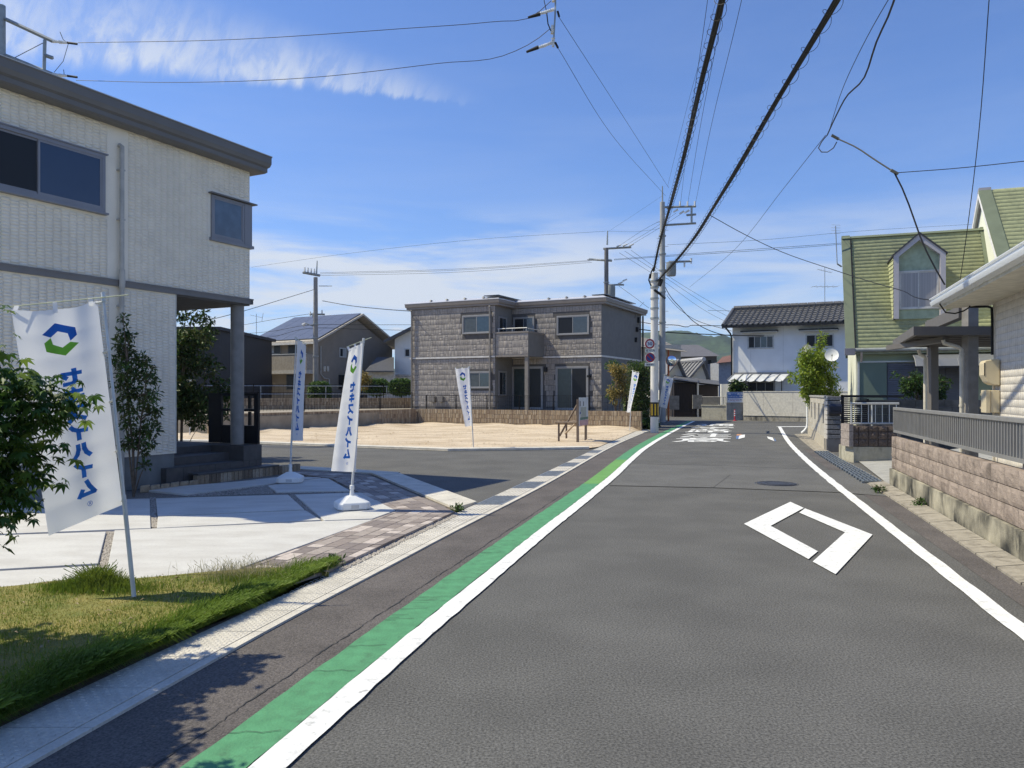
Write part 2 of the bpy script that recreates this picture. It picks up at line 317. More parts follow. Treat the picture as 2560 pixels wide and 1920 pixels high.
# ---------------------------------------------------------------- left gutter: concrete lids and gratings
gut = struct(MB().strip(path(gout, -1, 33, .03, .002), path(ginn, -1, 33, -.03, .002)).build('gutter', conc3))
def quadY(fa, fb, y0, y1, z0, z1, i0=0, i1=0):
    return [(fa(y0)+i0, y0, z0), (fb(y0)-i1, y0, z0), (fb(y1)-i1, y1, z0), (fa(y1)+i0, y1, z0), (fa(y0)+i0, y0, z1), (fb(y0)-i1, y0, z1), (fb(y1)-i1, y1, z1), (fa(y1)+i0, y1, z1)]
lidm = conc2
y = 1.2
while y < 33:
    grate = y > 9.0 and y < 21.2 and int((y-9.0)/.945+.01) % 2 == 0
    step = .945 if y >= 9.0 else .4875
    if y+step > 9.0 and y < 8.99: step = 9.0-y if 9.0-y < .6 else step
    if not grate:
        n_ = 2 if step > .6 else 1
        for k in range(n_):
            a, b_ = y+step*k/n_, y+step*(k+1)/n_-.008
            m = MB(); m.hexa(quadY(ginn, gout, a, b_, 0, .022, .0, .075)); zt = .0225
            if y < 9:                                   # raised treads of the chequered lids
                nr = 13
                for i in range(nr):
                    for j in range(9):
                        yy = a+(b_-a)*(i+.5)/nr; t0 = (j+.5)/9; x0 = ginn(yy)+.01; x1 = gout(yy)-.085; xx = x0+(x1-x0)*t0; l = .013
                        dx, dy = (l, .003) if (i+j) % 2 else (.003, l)
                        m.add([(xx-dx, yy-dy, zt), (xx+dx, yy-dy, zt), (xx+dx*.7, yy+dy*.7, zt+.005), (xx-dx*.7, yy+dy*.7, zt+.005), (xx+dx, yy+dy, zt), (xx-dx, yy+dy, zt)], [(0, 1, 2, 3), (3, 2, 4, 5)])
            else:
                for j in range(7):
                    yy0, yy1 = a+.02, b_-.02; t0 = (j+.5)/7
                    f = lambda yy, d: (ginn(yy)+(gout(yy)-.07-ginn(yy))*t0+d, yy)
                    m.add([(*f(yy0, -.012), zt), (*f(yy0, .012), zt), (*f(yy1, .012), zt), (*f(yy1, -.012), zt), (*f(yy0, 0), zt+.005), (*f(yy1, 0), zt+.005)], [(0, 4, 5, 3), (4, 1, 2, 5)])
            m.build('gutter_lid', lidm, gut, recalc=False)
        m = MB(); m.hexa(quadY(gout, gout, y, y+step-.006, 0, .02, -.068, 0)); m.build('gutter_edge', conc2, gut)
    else:
        m = MB()
        for k in range(16):
            t0 = k/15; f = lambda yy, d: (ginn(yy)+.02+(gout(yy)-.1-ginn(yy))*t0+d, yy)
            a, b_ = y+.01, y+step-.015
            m.hexa([(*f(a, -.006), .004), (*f(a, .006), .004), (*f(b_, .006), .004), (*f(b_, -.006), .004), (*f(a, -.006), .022), (*f(a, .006), .022), (*f(b_, .006), .022), (*f(b_, -.006), .022)])
        for k in range(8):
            yy = y+.03+(step-.07)*k/7; m.hexa(quadY(ginn, gout, yy-.008, yy+.008, .003, .019, .01, .09))
        for fa, o0 in ((ginn, .0), (gout, -.09)):
            m.hexa(quadY(fa, fa, y+.005, y+step-.01, 0, .024, o0, -o0-.02))
        m.build('gutter_grating', galv, gut, recalc=False)
        MB().hexa(quadY(ginn, gout, y, y+step, .0, .0035, 0, .08)).build('grating_pit', dark, gut)
        m = MB(); m.hexa(quadY(gout, gout, y, y+step-.006, 0, .02, -.068, 0)); m.build('gutter_edge', conc2, gut)
    y += step
# ---------------------------------------------------------------- left forecourt: slabs, gravel joints, pavers, lawn
ZS = .06
gpoly = [(-9, 15.9), (-5.5, 16.6), (-3.9, 16.0), (-2.5, 15.1), (-.7, 10.55), (ginn(9.6), 9.6)]+[(ginn(t), t) for t in np.linspace(9, 1.0, 14)]+[(-9, 1.0)]
struct(MB().prism([(p[0], p[1]) for p in gpoly], 0., .022).build('forecourt', soil))
S3 = lambda p: [(x/3.16, 1050+y/3.16) for x, y in p]
SB = lambda p: [(300+x/5.53, 1100+y/5.53) for x, y in p]
SZ = lambda p: [(600+x/3.16, 1100+y/3.16) for x, y in p]
slabs = [SB([(390, 695), (540, 660), (1650, 570)])+[(700, 1191.5), (802, 1193), (700, 1206)]+SB([(1300, 700), (930, 745)]),
         [(669.6, 1214), (691.8, 1229), (875, 1226), (821.5, 1196), (808, 1194.5), (715, 1206.5)],
         [(389.5, 1245.6), (720, 1236.3), (761, 1273), (394.5, 1289.2)],
         [(394.6, 1291.6), (764, 1275.6), (802, 1299), (392, 1319.5)],
         [(737, 1236), (903, 1231), (990, 1275), (932, 1296), (811, 1300.2)],
         [(-330, 1262), (374, 1246), (377, 1319.6), (-330, 1347)],
         [(286.4, 1325.5), (805, 1302.5), (934, 1298.5), (600, 1419.5), (600, 1421), (560, 1470), (240, 1470), (264, 1441)],
         [(-330, 1349.5), (265, 1328.6), (245, 1407.8), (-330, 1441)],
         [(-330, 1445), (243.5, 1413.6), (232, 1470), (-330, 1500)]]
fc = struct(MB().prism([(-8.8, 15.7), (-5.5, 16.4), (-3.9, 15.8), (-2.8, 14.9), (-.9, 10.6), (-1.2, 9.2), (-3, 4.8), (-8.8, 4.5)], .022, .03).build('forecourt_bed', gravel))
for q in slabs:
    MB().prism([p[:2] for p in GL(q, ZS)], .024, ZS).build('concrete_slab', conc, fc, bevel=.006)
# loose pebbles between the slabs
pv = []; pf_ = []
def pebbles(n, area, z, s0, s1):
    for _ in range(n):
        x, y = area(); s = random.uniform(s0, s1); a = random.random()*6.28; b = len(pv); c_, s_ = math.cos(a), math.sin(a); q = random.uniform(.6, 1)
        for dx, dy, dz in ((1, 0, 0), (0, q, 0), (-1, 0, 0), (0, -q, 0), (.2, .1, .7), (0, 0, -.6)):
            pv.append((x+(dx*c_-dy*s_)*s, y+(dx*s_+dy*c_)*s, z+dz*s))
        for f in ((0, 1, 4), (1, 2, 4), (2, 3, 4), (3, 0, 4)): pf_.append(tuple(b+i for i in f))
def along(pix, z=.03):
    g = [Vector(p) for p in GL(pix, z)]
    def f():
        w1, w2 = random.random(), random.random(); a = g[0].lerp(g[1], w1); b = g[3].lerp(g[2], w1); p = a.lerp(b, w2); return p.x, p.y
    return f
pebbles(900, along(SB([(412, 800), (492, 800), (512, 1215), (428, 1215)])), .034, .008, .018)
pebbles(900, along(S3([(840, 880), (903, 880), (835, 1235), (775, 1190)])), .034, .006, .014)
pebbles(900, along(SZ([(0, 410), (230, 360), (290, 425), (0, 430)])), .034, .01, .02)
pebbles(700, along(SB([(930, 755), (2040, 622), (2200, 745), (940, 785)])), .034, .012, .022)
pebbles(500, along(SZ([(380, 440), (430, 430), (665, 632), (615, 632)])), .034, .01, .02)
pebbles(500, along(SZ([(290, 412), (870, 402), (940, 412), (300, 428)])), .034, .01, .02)
pebbles(500, along(SZ([(715, 300), (745, 300), (940, 410), (880, 400)])), .034, .01, .02)
pebbles(1500, along(SZ([(705, 1030), (1700, 572), (1740, 585), (790, 1040)])), .028, .008, .018)
pebbles(900, along(SB([(120, 640), (900, 600), (1000, 620), (400, 690)])), .034, .01, .022)
me = npmesh('pebbles', pv, pf_); link('pebbles', me, M('pebble', (.24, .21, .18), .8, .4, 45, col2=(.5, .46, .41), thr=(.3, .8), fine=.3, fsc=90), fc, kind='stuff')
def fpav(px, py): return G(px, py, ZS)[:2]
# pavers: rows along the road, mitred against rows along the side street kerb
pm = [M('paver_a', (.27, .225, .20), .85, .1, 20, .2), M('paver_b', (.35, .30, .265), .85, .1, 20, .2), M('paver_c', (.52, .45, .40), .85, .1, 20, .2), M('paver_d', (.22, .185, .17), .85, .1, 20, .2)]
pw = [.38, .34, .14, .14]
def clip(poly, a, b):
    """keep the part left of a->b"""
    out = []; n = len(poly); sd = lambda p: (b[0]-a[0])*(p[1]-a[1])-(b[1]-a[1])*(p[0]-a[0])
    for i in range(n):
        p, q = poly[i], poly[(i+1) % n]; s, t = sd(p), sd(q)
        if s >= 0: out.append(p)
        if (s > 0 and t < 0) or (s < 0 and t > 0): k = s/(s-t); out.append((p[0]+(q[0]-p[0])*k, p[1]+(q[1]-p[1])*k))
    return out
def area2(p): return abs(sum(p[i][0]*p[(i+1) % len(p)][1]-p[(i+1) % len(p)][0]*p[i][1] for i in range(len(p))))/2
def ccw(p):
    s = sum(p[i][0]*p[(i+1) % len(p)][1]-p[(i+1) % len(p)][0]*p[i][1] for i in range(len(p))); return p if s > 0 else p[::-1]
def paving(region, o, d, rows_, rowh, l0, l1):
    region = ccw(region); nx, ny = -d[1], d[0]; cnt = 0
    for r in range(-2, rows_):
        u = -2.+random.uniform(0, .2)
        while u < 14:
            l = random.choice([l0, l0, (l0+l1)/2, l1]); g = .004
            q = [(u+g, r*rowh+g), (u+l-g, r*rowh+g), (u+l-g, (r+1)*rowh-g), (u+g, (r+1)*rowh-g)]; u += l
            q = ccw([(o[0]+d[0]*a+nx*b, o[1]+d[1]*a+ny*b) for a, b in q])
            for i in range(len(region)):
                q = clip(q, region[i], region[(i+1) % len(region)])
                if len(q) < 3: break
            if len(q) < 3 or area2(q) < .004: continue
            MB().prism(q, .026, ZS+random.uniform(-.002, .002)).build('paver', random.choices(pm, pw)[0], fc); cnt += 1
    return cnt
mit0, mit1 = fpav(991, 1277), fpav(1136, 1278.5)
regA = [fpav(566, 1434), fpav(640, 1448)]+[fpav(821, 1423), mit1, mit0, fpav(936, 1297)]
regA = [fpav(560, 1440), fpav(700, 1462), fpav(821, 1424), mit1, mit0]
d = Vector((mit1[0]-fpav(821, 1424)[0], mit1[1]-fpav(821, 1424)[1])).normalized()
nA = paving(regA, fpav(700, 1466), (d.x, d.y), 14, .15, .15, .3)
regB = [mit0, mit1, fpav(929, 1190), fpav(700, 1170.5), fpav(690, 1176), fpav(795, 1191), fpav(828, 1195.5), fpav(880, 1226), fpav(906, 1231)]
regB2 = [fpav(828, 1195.5), mit0, mit1, fpav(929, 1190)]
d2 = Vector((fpav(929, 1190)[0]-mit1[0], fpav(929, 1190)[1]-mit1[1])).normalized()
nB = paving(regB2, mit1, (d2.x, d2.y), 12, .15, .15, .3)
regC = [fpav(690, 1177), fpav(826, 1195), fpav(929, 1190), fpav(700, 1170.5)]
nC = paving(regC, fpav(929, 1190), (-.93, .36), 12, .15, .15, .3)
# kerb band along the side street
kb = struct(MB().prism(ccw([G(929, 1188.6)[:2], G(1138, 1279)[:2], G(1192, 1263)[:2], G(992, 1187)[:2]]), 0, .03).build('kerb', conc2))
pa, pb_, pc, pd = [Vector((*G(*q)[:2], 0)) for q in ((929, 1188.6), (1138, 1279), (1192, 1263), (992, 1187))]
for k in range(8):
    t0, t1 = k/8+.001, (k+1)/8-.001
    MB().prism(ccw([tuple(pa.lerp(pb_, t0))[:2], tuple(pa.lerp(pb_, t1))[:2], tuple(pd.lerp(pc, t1))[:2], tuple(pd.lerp(pc, t0))[:2]]), .03, .055).build('kerb_stone', conc2, kb)
qa, qb, qc, qd = [Vector((*G(*q)[:2], 0)) for q in ((929, 1188.6), (992, 1187), (822, 1177.5), (701, 1168))]
kq = [(-2.73, 14.97), (-2.2, 15.12), (-4.2, 16.25), (-8.5, 17.9), (-14, 20.2), (-14, 19.7), (-8.5, 17.4), (-4.5, 15.8)]
MB().prism(ccw(kq), .0, .05).build('kerb_stone', conc2, kb)
# ---------------------------------------------------------------- building plot with bare sand
lot_front = [(-40, 31.0), (-14, 26.4), (-7.97, 24.3), (-4.54, 22.6), (-1.77, 21.3), (.22, 21.6), (2.2, 22.0)]
side = [(ginn(t)-.02, t) for t in np.linspace(22.6, 31.5, 10)]
poly = lot_front+side+[(5.42, 32.4), (-4.64, 37.6), (-10.9, 27.7), (-40, 37)]
mound = MB(); nx_, ny_ = 90, 60; idx = {}
import mathutils
def inside(x, y, pl):
    c = False; n = len(pl); j = n-1
    for i in range(n):
        if (pl[i][1] > y) != (pl[j][1] > y) and x < (pl[j][0]-pl[i][0])*(y-pl[i][1])/(pl[j][1]-pl[i][1])+pl[i][0]: c = not c
        j = i
    return c
bm = bmesh.new(); vs_ = [bm.verts.new((p[0], p[1], .03)) for p in ccw(poly)]; f0 = bm.faces.new(vs_)
bmesh.ops.triangulate(bm, faces=bm.faces[:])
for _ in range(6):
    es = [e for e in bm.edges if e.calc_length() > .6 and max(v.co.x for v in e.verts) > -13]
    if not es: break
    bmesh.ops.subdivide_edges(bm, edges=es, cuts=1, use_grid_fill=False); bmesh.ops.triangulate(bm, faces=bm.faces[:])
for v in bm.verts:
    if v.is_boundary: continue
    x, y = v.co.x, v.co.y; h = mathutils.noise.noise((x*.5, y*.5, 1))*.05+mathutils.noise.noise((x*1.9, y*1.9, 5))*.025
    dw = min(abs((x+4.64)*.466+(y-37.6)*.885), abs((x+4.64)*-.845+(y-37.6)*.535) if x < -3 else 9)
    v.co.z = .05+h+.16*max(0, 1-dw/2.2)*(1+.6*mathutils.noise.noise((x*.9, y*.9, 8)))+.03*math.sin((y-.3*x)*5+2*mathutils.noise.noise((x*.4, y*.4, 2)))*max(0, mathutils.noise.noise((x*.25, y*.4, 4)))
me = bpy.data.meshes.new('sand_plot'); bm.to_mesh(me); bm.free(); struct(link('sand_plot', me, sand))
bpy.data.objects['sand_plot'].data.polygons.foreach_set('use_smooth', [True]*len(me.polygons))
kl = struct(MB().strip([(x, y+.02, .015) for x, y in lot_front], [(x, y-.14, .015) for x, y in lot_front]).build('plot_kerb', conc2))
for (x0, y0), (x1, y1) in zip(lot_front, lot_front[1:]):
    MB().hexa([(x0, y0-.12, 0), (x1, y1-.12, 0), (x1, y1+.03, 0), (x0, y0+.03, 0), (x0, y0-.12, .07), (x1, y1-.12, .07), (x1, y1+.03, .09), (x0, y0+.03, .09)]).build('kerb_stone', conc2, kl)
# pebbles lying on the sand
pv.clear(); pf_.clear()
def rnd_sand():
    while True:
        x, y = random.uniform(-8, 5), random.uniform(22, 36)
        if inside(x, y, poly): return x, y
pebbles(700, rnd_sand, .06, .02, .05)
link('sand_clods', npmesh('sand_clods', pv, pf_), sand, None, kind='stuff')
tag(bpy.data.objects['sand_clods'], 'small clods scattered over the bare sandy plot', 'clods')
# raised ground behind the plot walls, and yards to the right of the road
struct(MB().prism(ccw([(5.3, 32.5), (-4.5, 37.9), (-10.6, 28.0), (-60, 45), (-60, 80), (11, 80), (6.6, 45), (5.4, 36)]), .0, .72).build('raised_ground', M('yard_soil', (.30, .26, .20), .95, .2, 2)))
yard = struct(MB().prism(ccw([(wall_x(4)+.16, 4), (wall_x(13.2)+.16, 13.2), (9.6, 12.2), (22, 9), (22, 4)]), 0., .5).build('yard_slab', conc3))
struct(MB().add([(wall_x(13.25)-.02, 13.25, .03), (8.0, 17.75, .03), (13.5, 20.6, .32), (20, 20.8, .34), (20, 9, .34), (9.6, 12.1, .3)], [(0, 5, 4, 3, 2, 1)]).build('driveway', conc3))
# ---------------------------------------------------------------- windows shared by the houses
def window(par, fr, u0, u1, z0, z1, v=0., n=2, fw=.045, dep=.05, fm=None, gm=None, name='window', stag=True, mull=None):
    fm = fm or alu; m = MB(fr)
    a, b = v-dep, v+.02
    m.box(u0, u1, a, b, z0, z0+fw).box(u0, u1, a, b, z1-fw, z1).box(u0, u0+fw, a, b, z0+fw, z1-fw).box(u1-fw, u1, a, b, z0+fw, z1-fw)
    w = m.build(name, fm, par, bevel=.004)
    iu0, iu1, iz0, iz1 = u0+fw, u1-fw, z0+fw, z1-fw; wd = (iu1-iu0)/n; s = .03
    for k in range(n):
        p0, p1 = iu0+wd*k-(0 if k == 0 else .012), iu0+wd*(k+1)+(0 if k == n-1 else .012); dv = (.018 if k % 2 else 0) if stag else 0
        va, vb = a+.008+dv, a+.026+dv
        MB(fr).box(p0, p1, va, vb, iz0, iz0+s).box(p0, p1, va, vb, iz1-s, iz1).box(p0, p0+s, va, vb, iz0+s, iz1-s).box(p1-s, p1, va, vb, iz0+s, iz1-s).build('sash', fm, w)
        gmk = gm[k] if isinstance(gm, (list, tuple)) else (gm or glass)
        MB(fr).box(p0+s, p1-s, va+.006, va+.012, iz0+s, iz1-s).build('pane', gmk, w)
    MB(fr).box(u0+.01, u1-.01, v-.006, v-.002, z0+.01, z1-.01).build('reveal', dark, w)
    return w
# ---------------------------------------------------------------- show house on the left
ivory = M('siding_ivory', (.87, .80, .67), .75, .05, 2, .12, 120, fine=.03, fsc=120)
trim = M('trim_grey', (.19, .18, .172), .5, .05, 4, metal=.1)
fasc = M('fascia_grey', (.155, .148, .14), .5, .05, 3)
winf = M('window_frame_grey', (.24, .24, .26), .45, .04, 3, metal=.2)
kh = .975; hf = Fr((-4.987, 14.62), (-.451*kh, -.8925*kh), (-.8925*kh, .451*kh), kh, .04)
house = thing('show_house', 'ivory tiled two storey house with flat grey eaves and open corner porch', 'house', hf((0, 0, 0)))
MB(hf).box(0, 5.3, 0, 8, 3.36, 6.02).build('upper_wall', ivory, house)
MB(hf).box(1.715, 5.3, 0, 8, .55, 3.33).box(0, 1.71, 2.06, 8, .55, 3.33).build('lower_wall', ivory, house)
MB(hf).box(1.73, 5.28, .02, 7.9, 0, .55).build('foundation', M('foundation_grey', (.19, .20, .20), .85, .1, 5, .2, 60), house)
# relief of the wall panels: stacked bricks, each with its own depth and tilt
def relief(fr, u0, u1, z0, z1, v, bw, bh, holes=(), dmin=.004, dmax=.011, gap=.0055, row=8):
    vs_, fs = [], []
    nu, nz = int((u1-u0)/bw), int((z1-z0)/bh)
    for j in range(nz):
        for i in range(nu):
            ua, ub = u0+i*bw, u0+(i+1)*bw-.0025
            off = .5*bh if (i//1) % 2 else 0
            za, zb = z0+j*bh+off, z0+(j+1)*bh+off-gap
            if zb > z1: continue
            if any(a < ub and b > ua and c < zb and d > za for a, b, c, d in holes): continue
            d0, d1 = random.uniform(dmin, dmax), random.uniform(dmin, dmax); k = len(vs_)
            for u, z, d in ((ua, za, 0), (ub, za, 0), (ub, zb, 0), (ua, zb, 0), (ua+.0012, za+.002, max(d0, d1)), (ub-.0012, za+.002, max(d0, d1)), (ub-.0012, zb-.002, min(d0, d1)), (ua+.0012, zb-.002, min(d0, d1))):
                vs_.append(fr((u, v-.001-d, z)))
            fs += [(k+4, k+5, k+6, k+7), (k, k+1, k+5, k+4), (k+1, k+2, k+6, k+5), (k+2, k+3, k+7, k+6), (k+3, k, k+4, k+7)]
    return npmesh('wall_brick', vs_, fs)
hole = [(3.0, 9, 4.4, 5.42), (-.2, 1.0, 4.38, 5.36), (2.74, 2.9, 0, 6)]
link('wall_bricks', relief(hf, .02, 5.28, 3.44, 5.98, 0, .125, .05, hole), ivory, house, kind='stuff')
link('wall_bricks', relief(hf, 1.74, 5.28, .58, 3.3, 0, .125, .05, hole), ivory, house, kind='stuff')
MB(hf).box(-.05, 5.3, -.045, .02, 3.33, 3.43).box(-.05, 0.02, -.045, 8, 3.33, 3.43).box(-.055, 5.3, -.055, -.02, 3.41, 3.435).build('belt_course', trim, house)
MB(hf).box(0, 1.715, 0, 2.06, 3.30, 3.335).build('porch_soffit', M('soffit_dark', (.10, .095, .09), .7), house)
MB(hf).box(1.70, 1.72, -.004, .5, .55, 3.33).build('corner_trim', M('corner_pale', (.6, .58, .52), .6), house)
# eaves: stepped fascia with gutter, mitred round the corner
prof = [(-.02, 5.90), (-.20, 5.90), (-.235, 5.93), (-.235, 6.005), (-.25, 6.012), (-.25, 6.02), (-.268, 6.03), (-.29, 6.10), (-.29, 6.215), (-.30, 6.225), (-.30, 6.24), (.3, 6.27), (.3, 6.06), (-.02, 6.02)]
m = MB(hf); n_ = len(prof)
ringA = [(5.55, v, z) for v, z in prof]; ringB = [(v, v, z) for v, z in prof]; ringC = [(v, 8, z) for v, z in prof]
m.add(ringA+ringB+ringC, [(i, (i+1) % n_, n_+(i+1) % n_, n_+i) for i in range(n_)]+[(n_+i, n_+(i+1) % n_, 2*n_+(i+1) % n_, 2*n_+i) for i in range(n_)])
m.build('eaves', fasc, house)
MB(hf).box(.2, 5.5, .2, 8, 6.1, 6.3).build('roof', alul, house)
MB(hf).box(-.30, 5.55, -.303, -.29, 6.24, 6.252).build('eaves_lip', alul, house)
gl2 = M('window_glass_blue', (.02, .035, .075), .08, .1, 1.0, spec=.7)
window(house, hf, 3.09, 5.2, 4.46, 5.38, 0, 2, .06, .07, winf, [gl2, glassd])
MB(hf).box(3.05, 5.25, -.085, 0, 5.38, 5.40).box(3.05, 5.25, -.095, 0, 4.43, 4.46).build('window_flashing', winf, house)
window(house, hf, .16, .95, 4.47, 5.26, 0, 1, .045, .035, winf, M('window_glass_pale', (.10, .14, .19), .12, spec=.6))
MB(hf).box(-.03, .155, -.036, .3, 4.47, 5.26).build('corner_post', winf, house)
MB(hf).box(-.12, 1.0, -.09, .3, 5.27, 5.295).build('window_hood', fasc, house)
MB(hf).box(-.06, .98, -.06, .3, 4.41, 4.465).build('window_sill', winf, house)
m = MB(hf); m.tube([(2.81, -.02, 5.62), (2.81, -.075, 5.60), (2.81, -.075, 3.55), (2.81, -.075, 3.0), (2.81, -.075, .15)], .036, 10)
m.tube([(2.81, -.075, 3.6), (2.81, -.085, 3.4), (2.81, -.075, 3.3)], .046, 10)
for z in (5.2, 4.4, 3.0, 2.0, 1.0): m.box(2.765, 2.855, -.1, -.0, z, z+.025)
m.build('downpipe', M('downpipe_grey', (.45, .43, .39), .5), house, True)
# porch: pillar, floor, steps
tile = M('step_tile', (.085, .08, .078), .6, .12, 9, .1, 80)
m = MB(hf); m.lathe((.15, .17, .60), [(.115, 0), (.125, .01), (.125, 2.72), (.11, 2.73)], 24); m.build('porch_pillar', M('pillar_grey', (.23, .22, .205), .5), house, True)
MB(hf).box(-.2, 1.7, .75, 2.4, -.03, .594).box(-.2, .27, -.12, .745, -.03, .594).build('porch_floor', tile, house, bevel=.004)
for k, (va, vb, z0, z1, ua) in enumerate(((-.12, .24, -.03, .31, 2.0), (.245, .5, -.03, .455, 1.71), (.505, .745, -.03, .52, 1.71))):
    if k < 2: MB(hf).box(.275, ua, va, vb+.3 if k == 1 else vb, z0, z1).build('step', tile, house, bevel=.004)
for u in (-.05, .12, .6, .95, 1.3, 1.65):                            # joints between the step tiles
    MB(hf).box(u-.003, u+.003, -.1225, -.119, .07, .30).build('tile_joint', M('joint_grey', (.05, .05, .05), .9), house)
MB(hf).box(-.2, 2.0, -.1225, -.119, .305, .309).build('tile_joint', M('joint_grey', (.05, .05, .05), .9), house)
# black screen of posts and panels on the porch end
scr = thing('porch_screen', 'black slotted privacy screen standing on the porch floor behind the grey pillar', 'screen', hf((-.12, .5, .594)))
sf = hf.sub(-.14, -.08, (0, 1), (-1, 0))
MB(sf).box(.0, .11, 0, .05, .6, 1.6).build('panel', blk, scr); MB(sf).box(1.0, 1.36, 0, .05, .6, 1.6).build('panel', blk, scr)
MB(sf).box(.115, .995, .005, .045, .6, .96).build('panel', blk, scr)
for z0, z1 in ((1.24, 1.29), (1.55, 1.6)): MB(sf).box(.115, .995, 0, .05, z0, z1).build('rail', blk, scr)
for u in (.22, .55): MB(sf).box(u, u+.05, .001, .049, .965, 1.235).box(u, u+.05, .001, .049, 1.295, 1.545).build('bar', blk, scr)
# planter edging in front of the steps: ribbed low blocks, tiles and a run of tan stones
edg = thing('planter_edging', 'low ribbed brown block edging in front of the dark porch steps', 'edging', G(580, 1180, .05))
e0, e1 = Vector((*hf((1.55, -.34, 0))[:2], 0)), Vector((*hf((-.95, -.36, 0))[:2], 0)); ed = (e1-e0).normalized(); en = Vector((-ed.y, ed.x, 0)); ef = Fr((e0.x, e0.y), (ed.x, ed.y), (en.x, en.y)); el = (e1-e0).length
rib = [M('rib_tan', (.30, .235, .165), .85, .15, 30), M('rib_brown', (.19, .145, .105), .85, .15, 30), M('rib_pale', (.40, .33, .25), .85, .15, 30)]
k = 0; u = 0
while u < el:
    m = MB(ef)
    for j in range(5): m.box(u+j*.05+.004, u+j*.05+.046, -.008*(j % 2)-.01, .1, .03, .19+.003*(j % 3))
    m.build('edging_block', rib[k % 3], edg); u += .25; k += 1
MB(ef).box(.0, el*.78, -.03, .32, .195, .225).build('cap_tile', tile, edg)
ste = thing('stone_edging', 'short row of tan edging stones beside the slender shrub', 'edging', G(400, 1205, .05))
s0, s1 = Vector((*hf((2.75, -.42, 0))[:2], .06)), Vector((*hf((1.58, -.40, 0))[:2], .06))
for k in range(6):
    a, b_ = s0.lerp(s1, k/6+.005), s0.lerp(s1, (k+1)/6-.008); dz = random.uniform(-.01, .012)
    MB().hexa([(a.x, a.y, .03), (b_.x, b_.y, .03), (b_.x-.05, b_.y+.14, .03), (a.x-.05, a.y+.14, .03), (a.x, a.y+.01, .13+dz), (b_.x, b_.y+.01, .13+dz), (b_.x-.05, b_.y+.13, .13+dz), (a.x-.05, a.y+.13, .13+dz)]).build('stone', M('edging_stone', (.36, .28, .19), .9, .2, 14, .6, 50), ste, bevel=.012)
# ---------------------------------------------------------------- advertising flags
GLY = {'セ': [[(0, .36), (.93, .30), (.90, .47), (.72, .62)], [(.36, .02), (.36, .82), (.48, .95), (.98, .95)]],
       'キ': [[(.06, .30), (.94, .30)], [(0, .66), (1, .66)], [(.47, .0), (.53, 1.0)]],
       'ス': [[(.08, .10), (.88, .10), (.80, .40), (.50, .70), (.04, .96)], [(.56, .66), (.96, .96)]],
       'イ': [[(.96, .03), (.80, .24), (.52, .42), (.04, .50)], [(.54, .46), (.54, 1.02)]],
       'ハ': [[(.36, .04), (.35, .40), (.26, .68), (.04, .96)], [(.66, .04), (.67, .40), (.76, .68), (.98, .96)]],
       'ム': [[(.48, .02), (.34, .42), (.10, .88), (.90, .88)], [(.70, .52), (.98, 1.02)]]}
LOGO = [[(740, 760), (1020, 572), (1365, 690), (1382, 840), (1250, 935), (1215, 785), (1045, 725), (895, 825)], [(895, 832), (760, 920), (775, 1080), (1120, 1195), (1400, 1000), (1245, 952), (1090, 1040), (920, 960)]]
cloth = M('flag_cloth', (.86, .86, .87), .8, .02, 5, trans=.5)
inkb = M('ink_blue', (.03, .19, .62), .7, trans=.3); inkl = M('ink_logo_blue', (.02, .13, .52), .7, trans=.3); inkg = M('ink_green', (.17, .45, .05), .7, trans=.3)
polem = M('flag_pole', (.62, .62, .60), .35); rodm = M('flag_rod', (.62, .62, .40), .5)
def resample(poly, step):
    out = []; n = len(poly)
    for i in range(n):
        a, b = Vector(poly[i]), Vector(poly[(i+1) % n]); k = max(1, int((b-a).length/step))
        out += [tuple(a.lerp(b, j/k)) for j in range(k)]
    return out
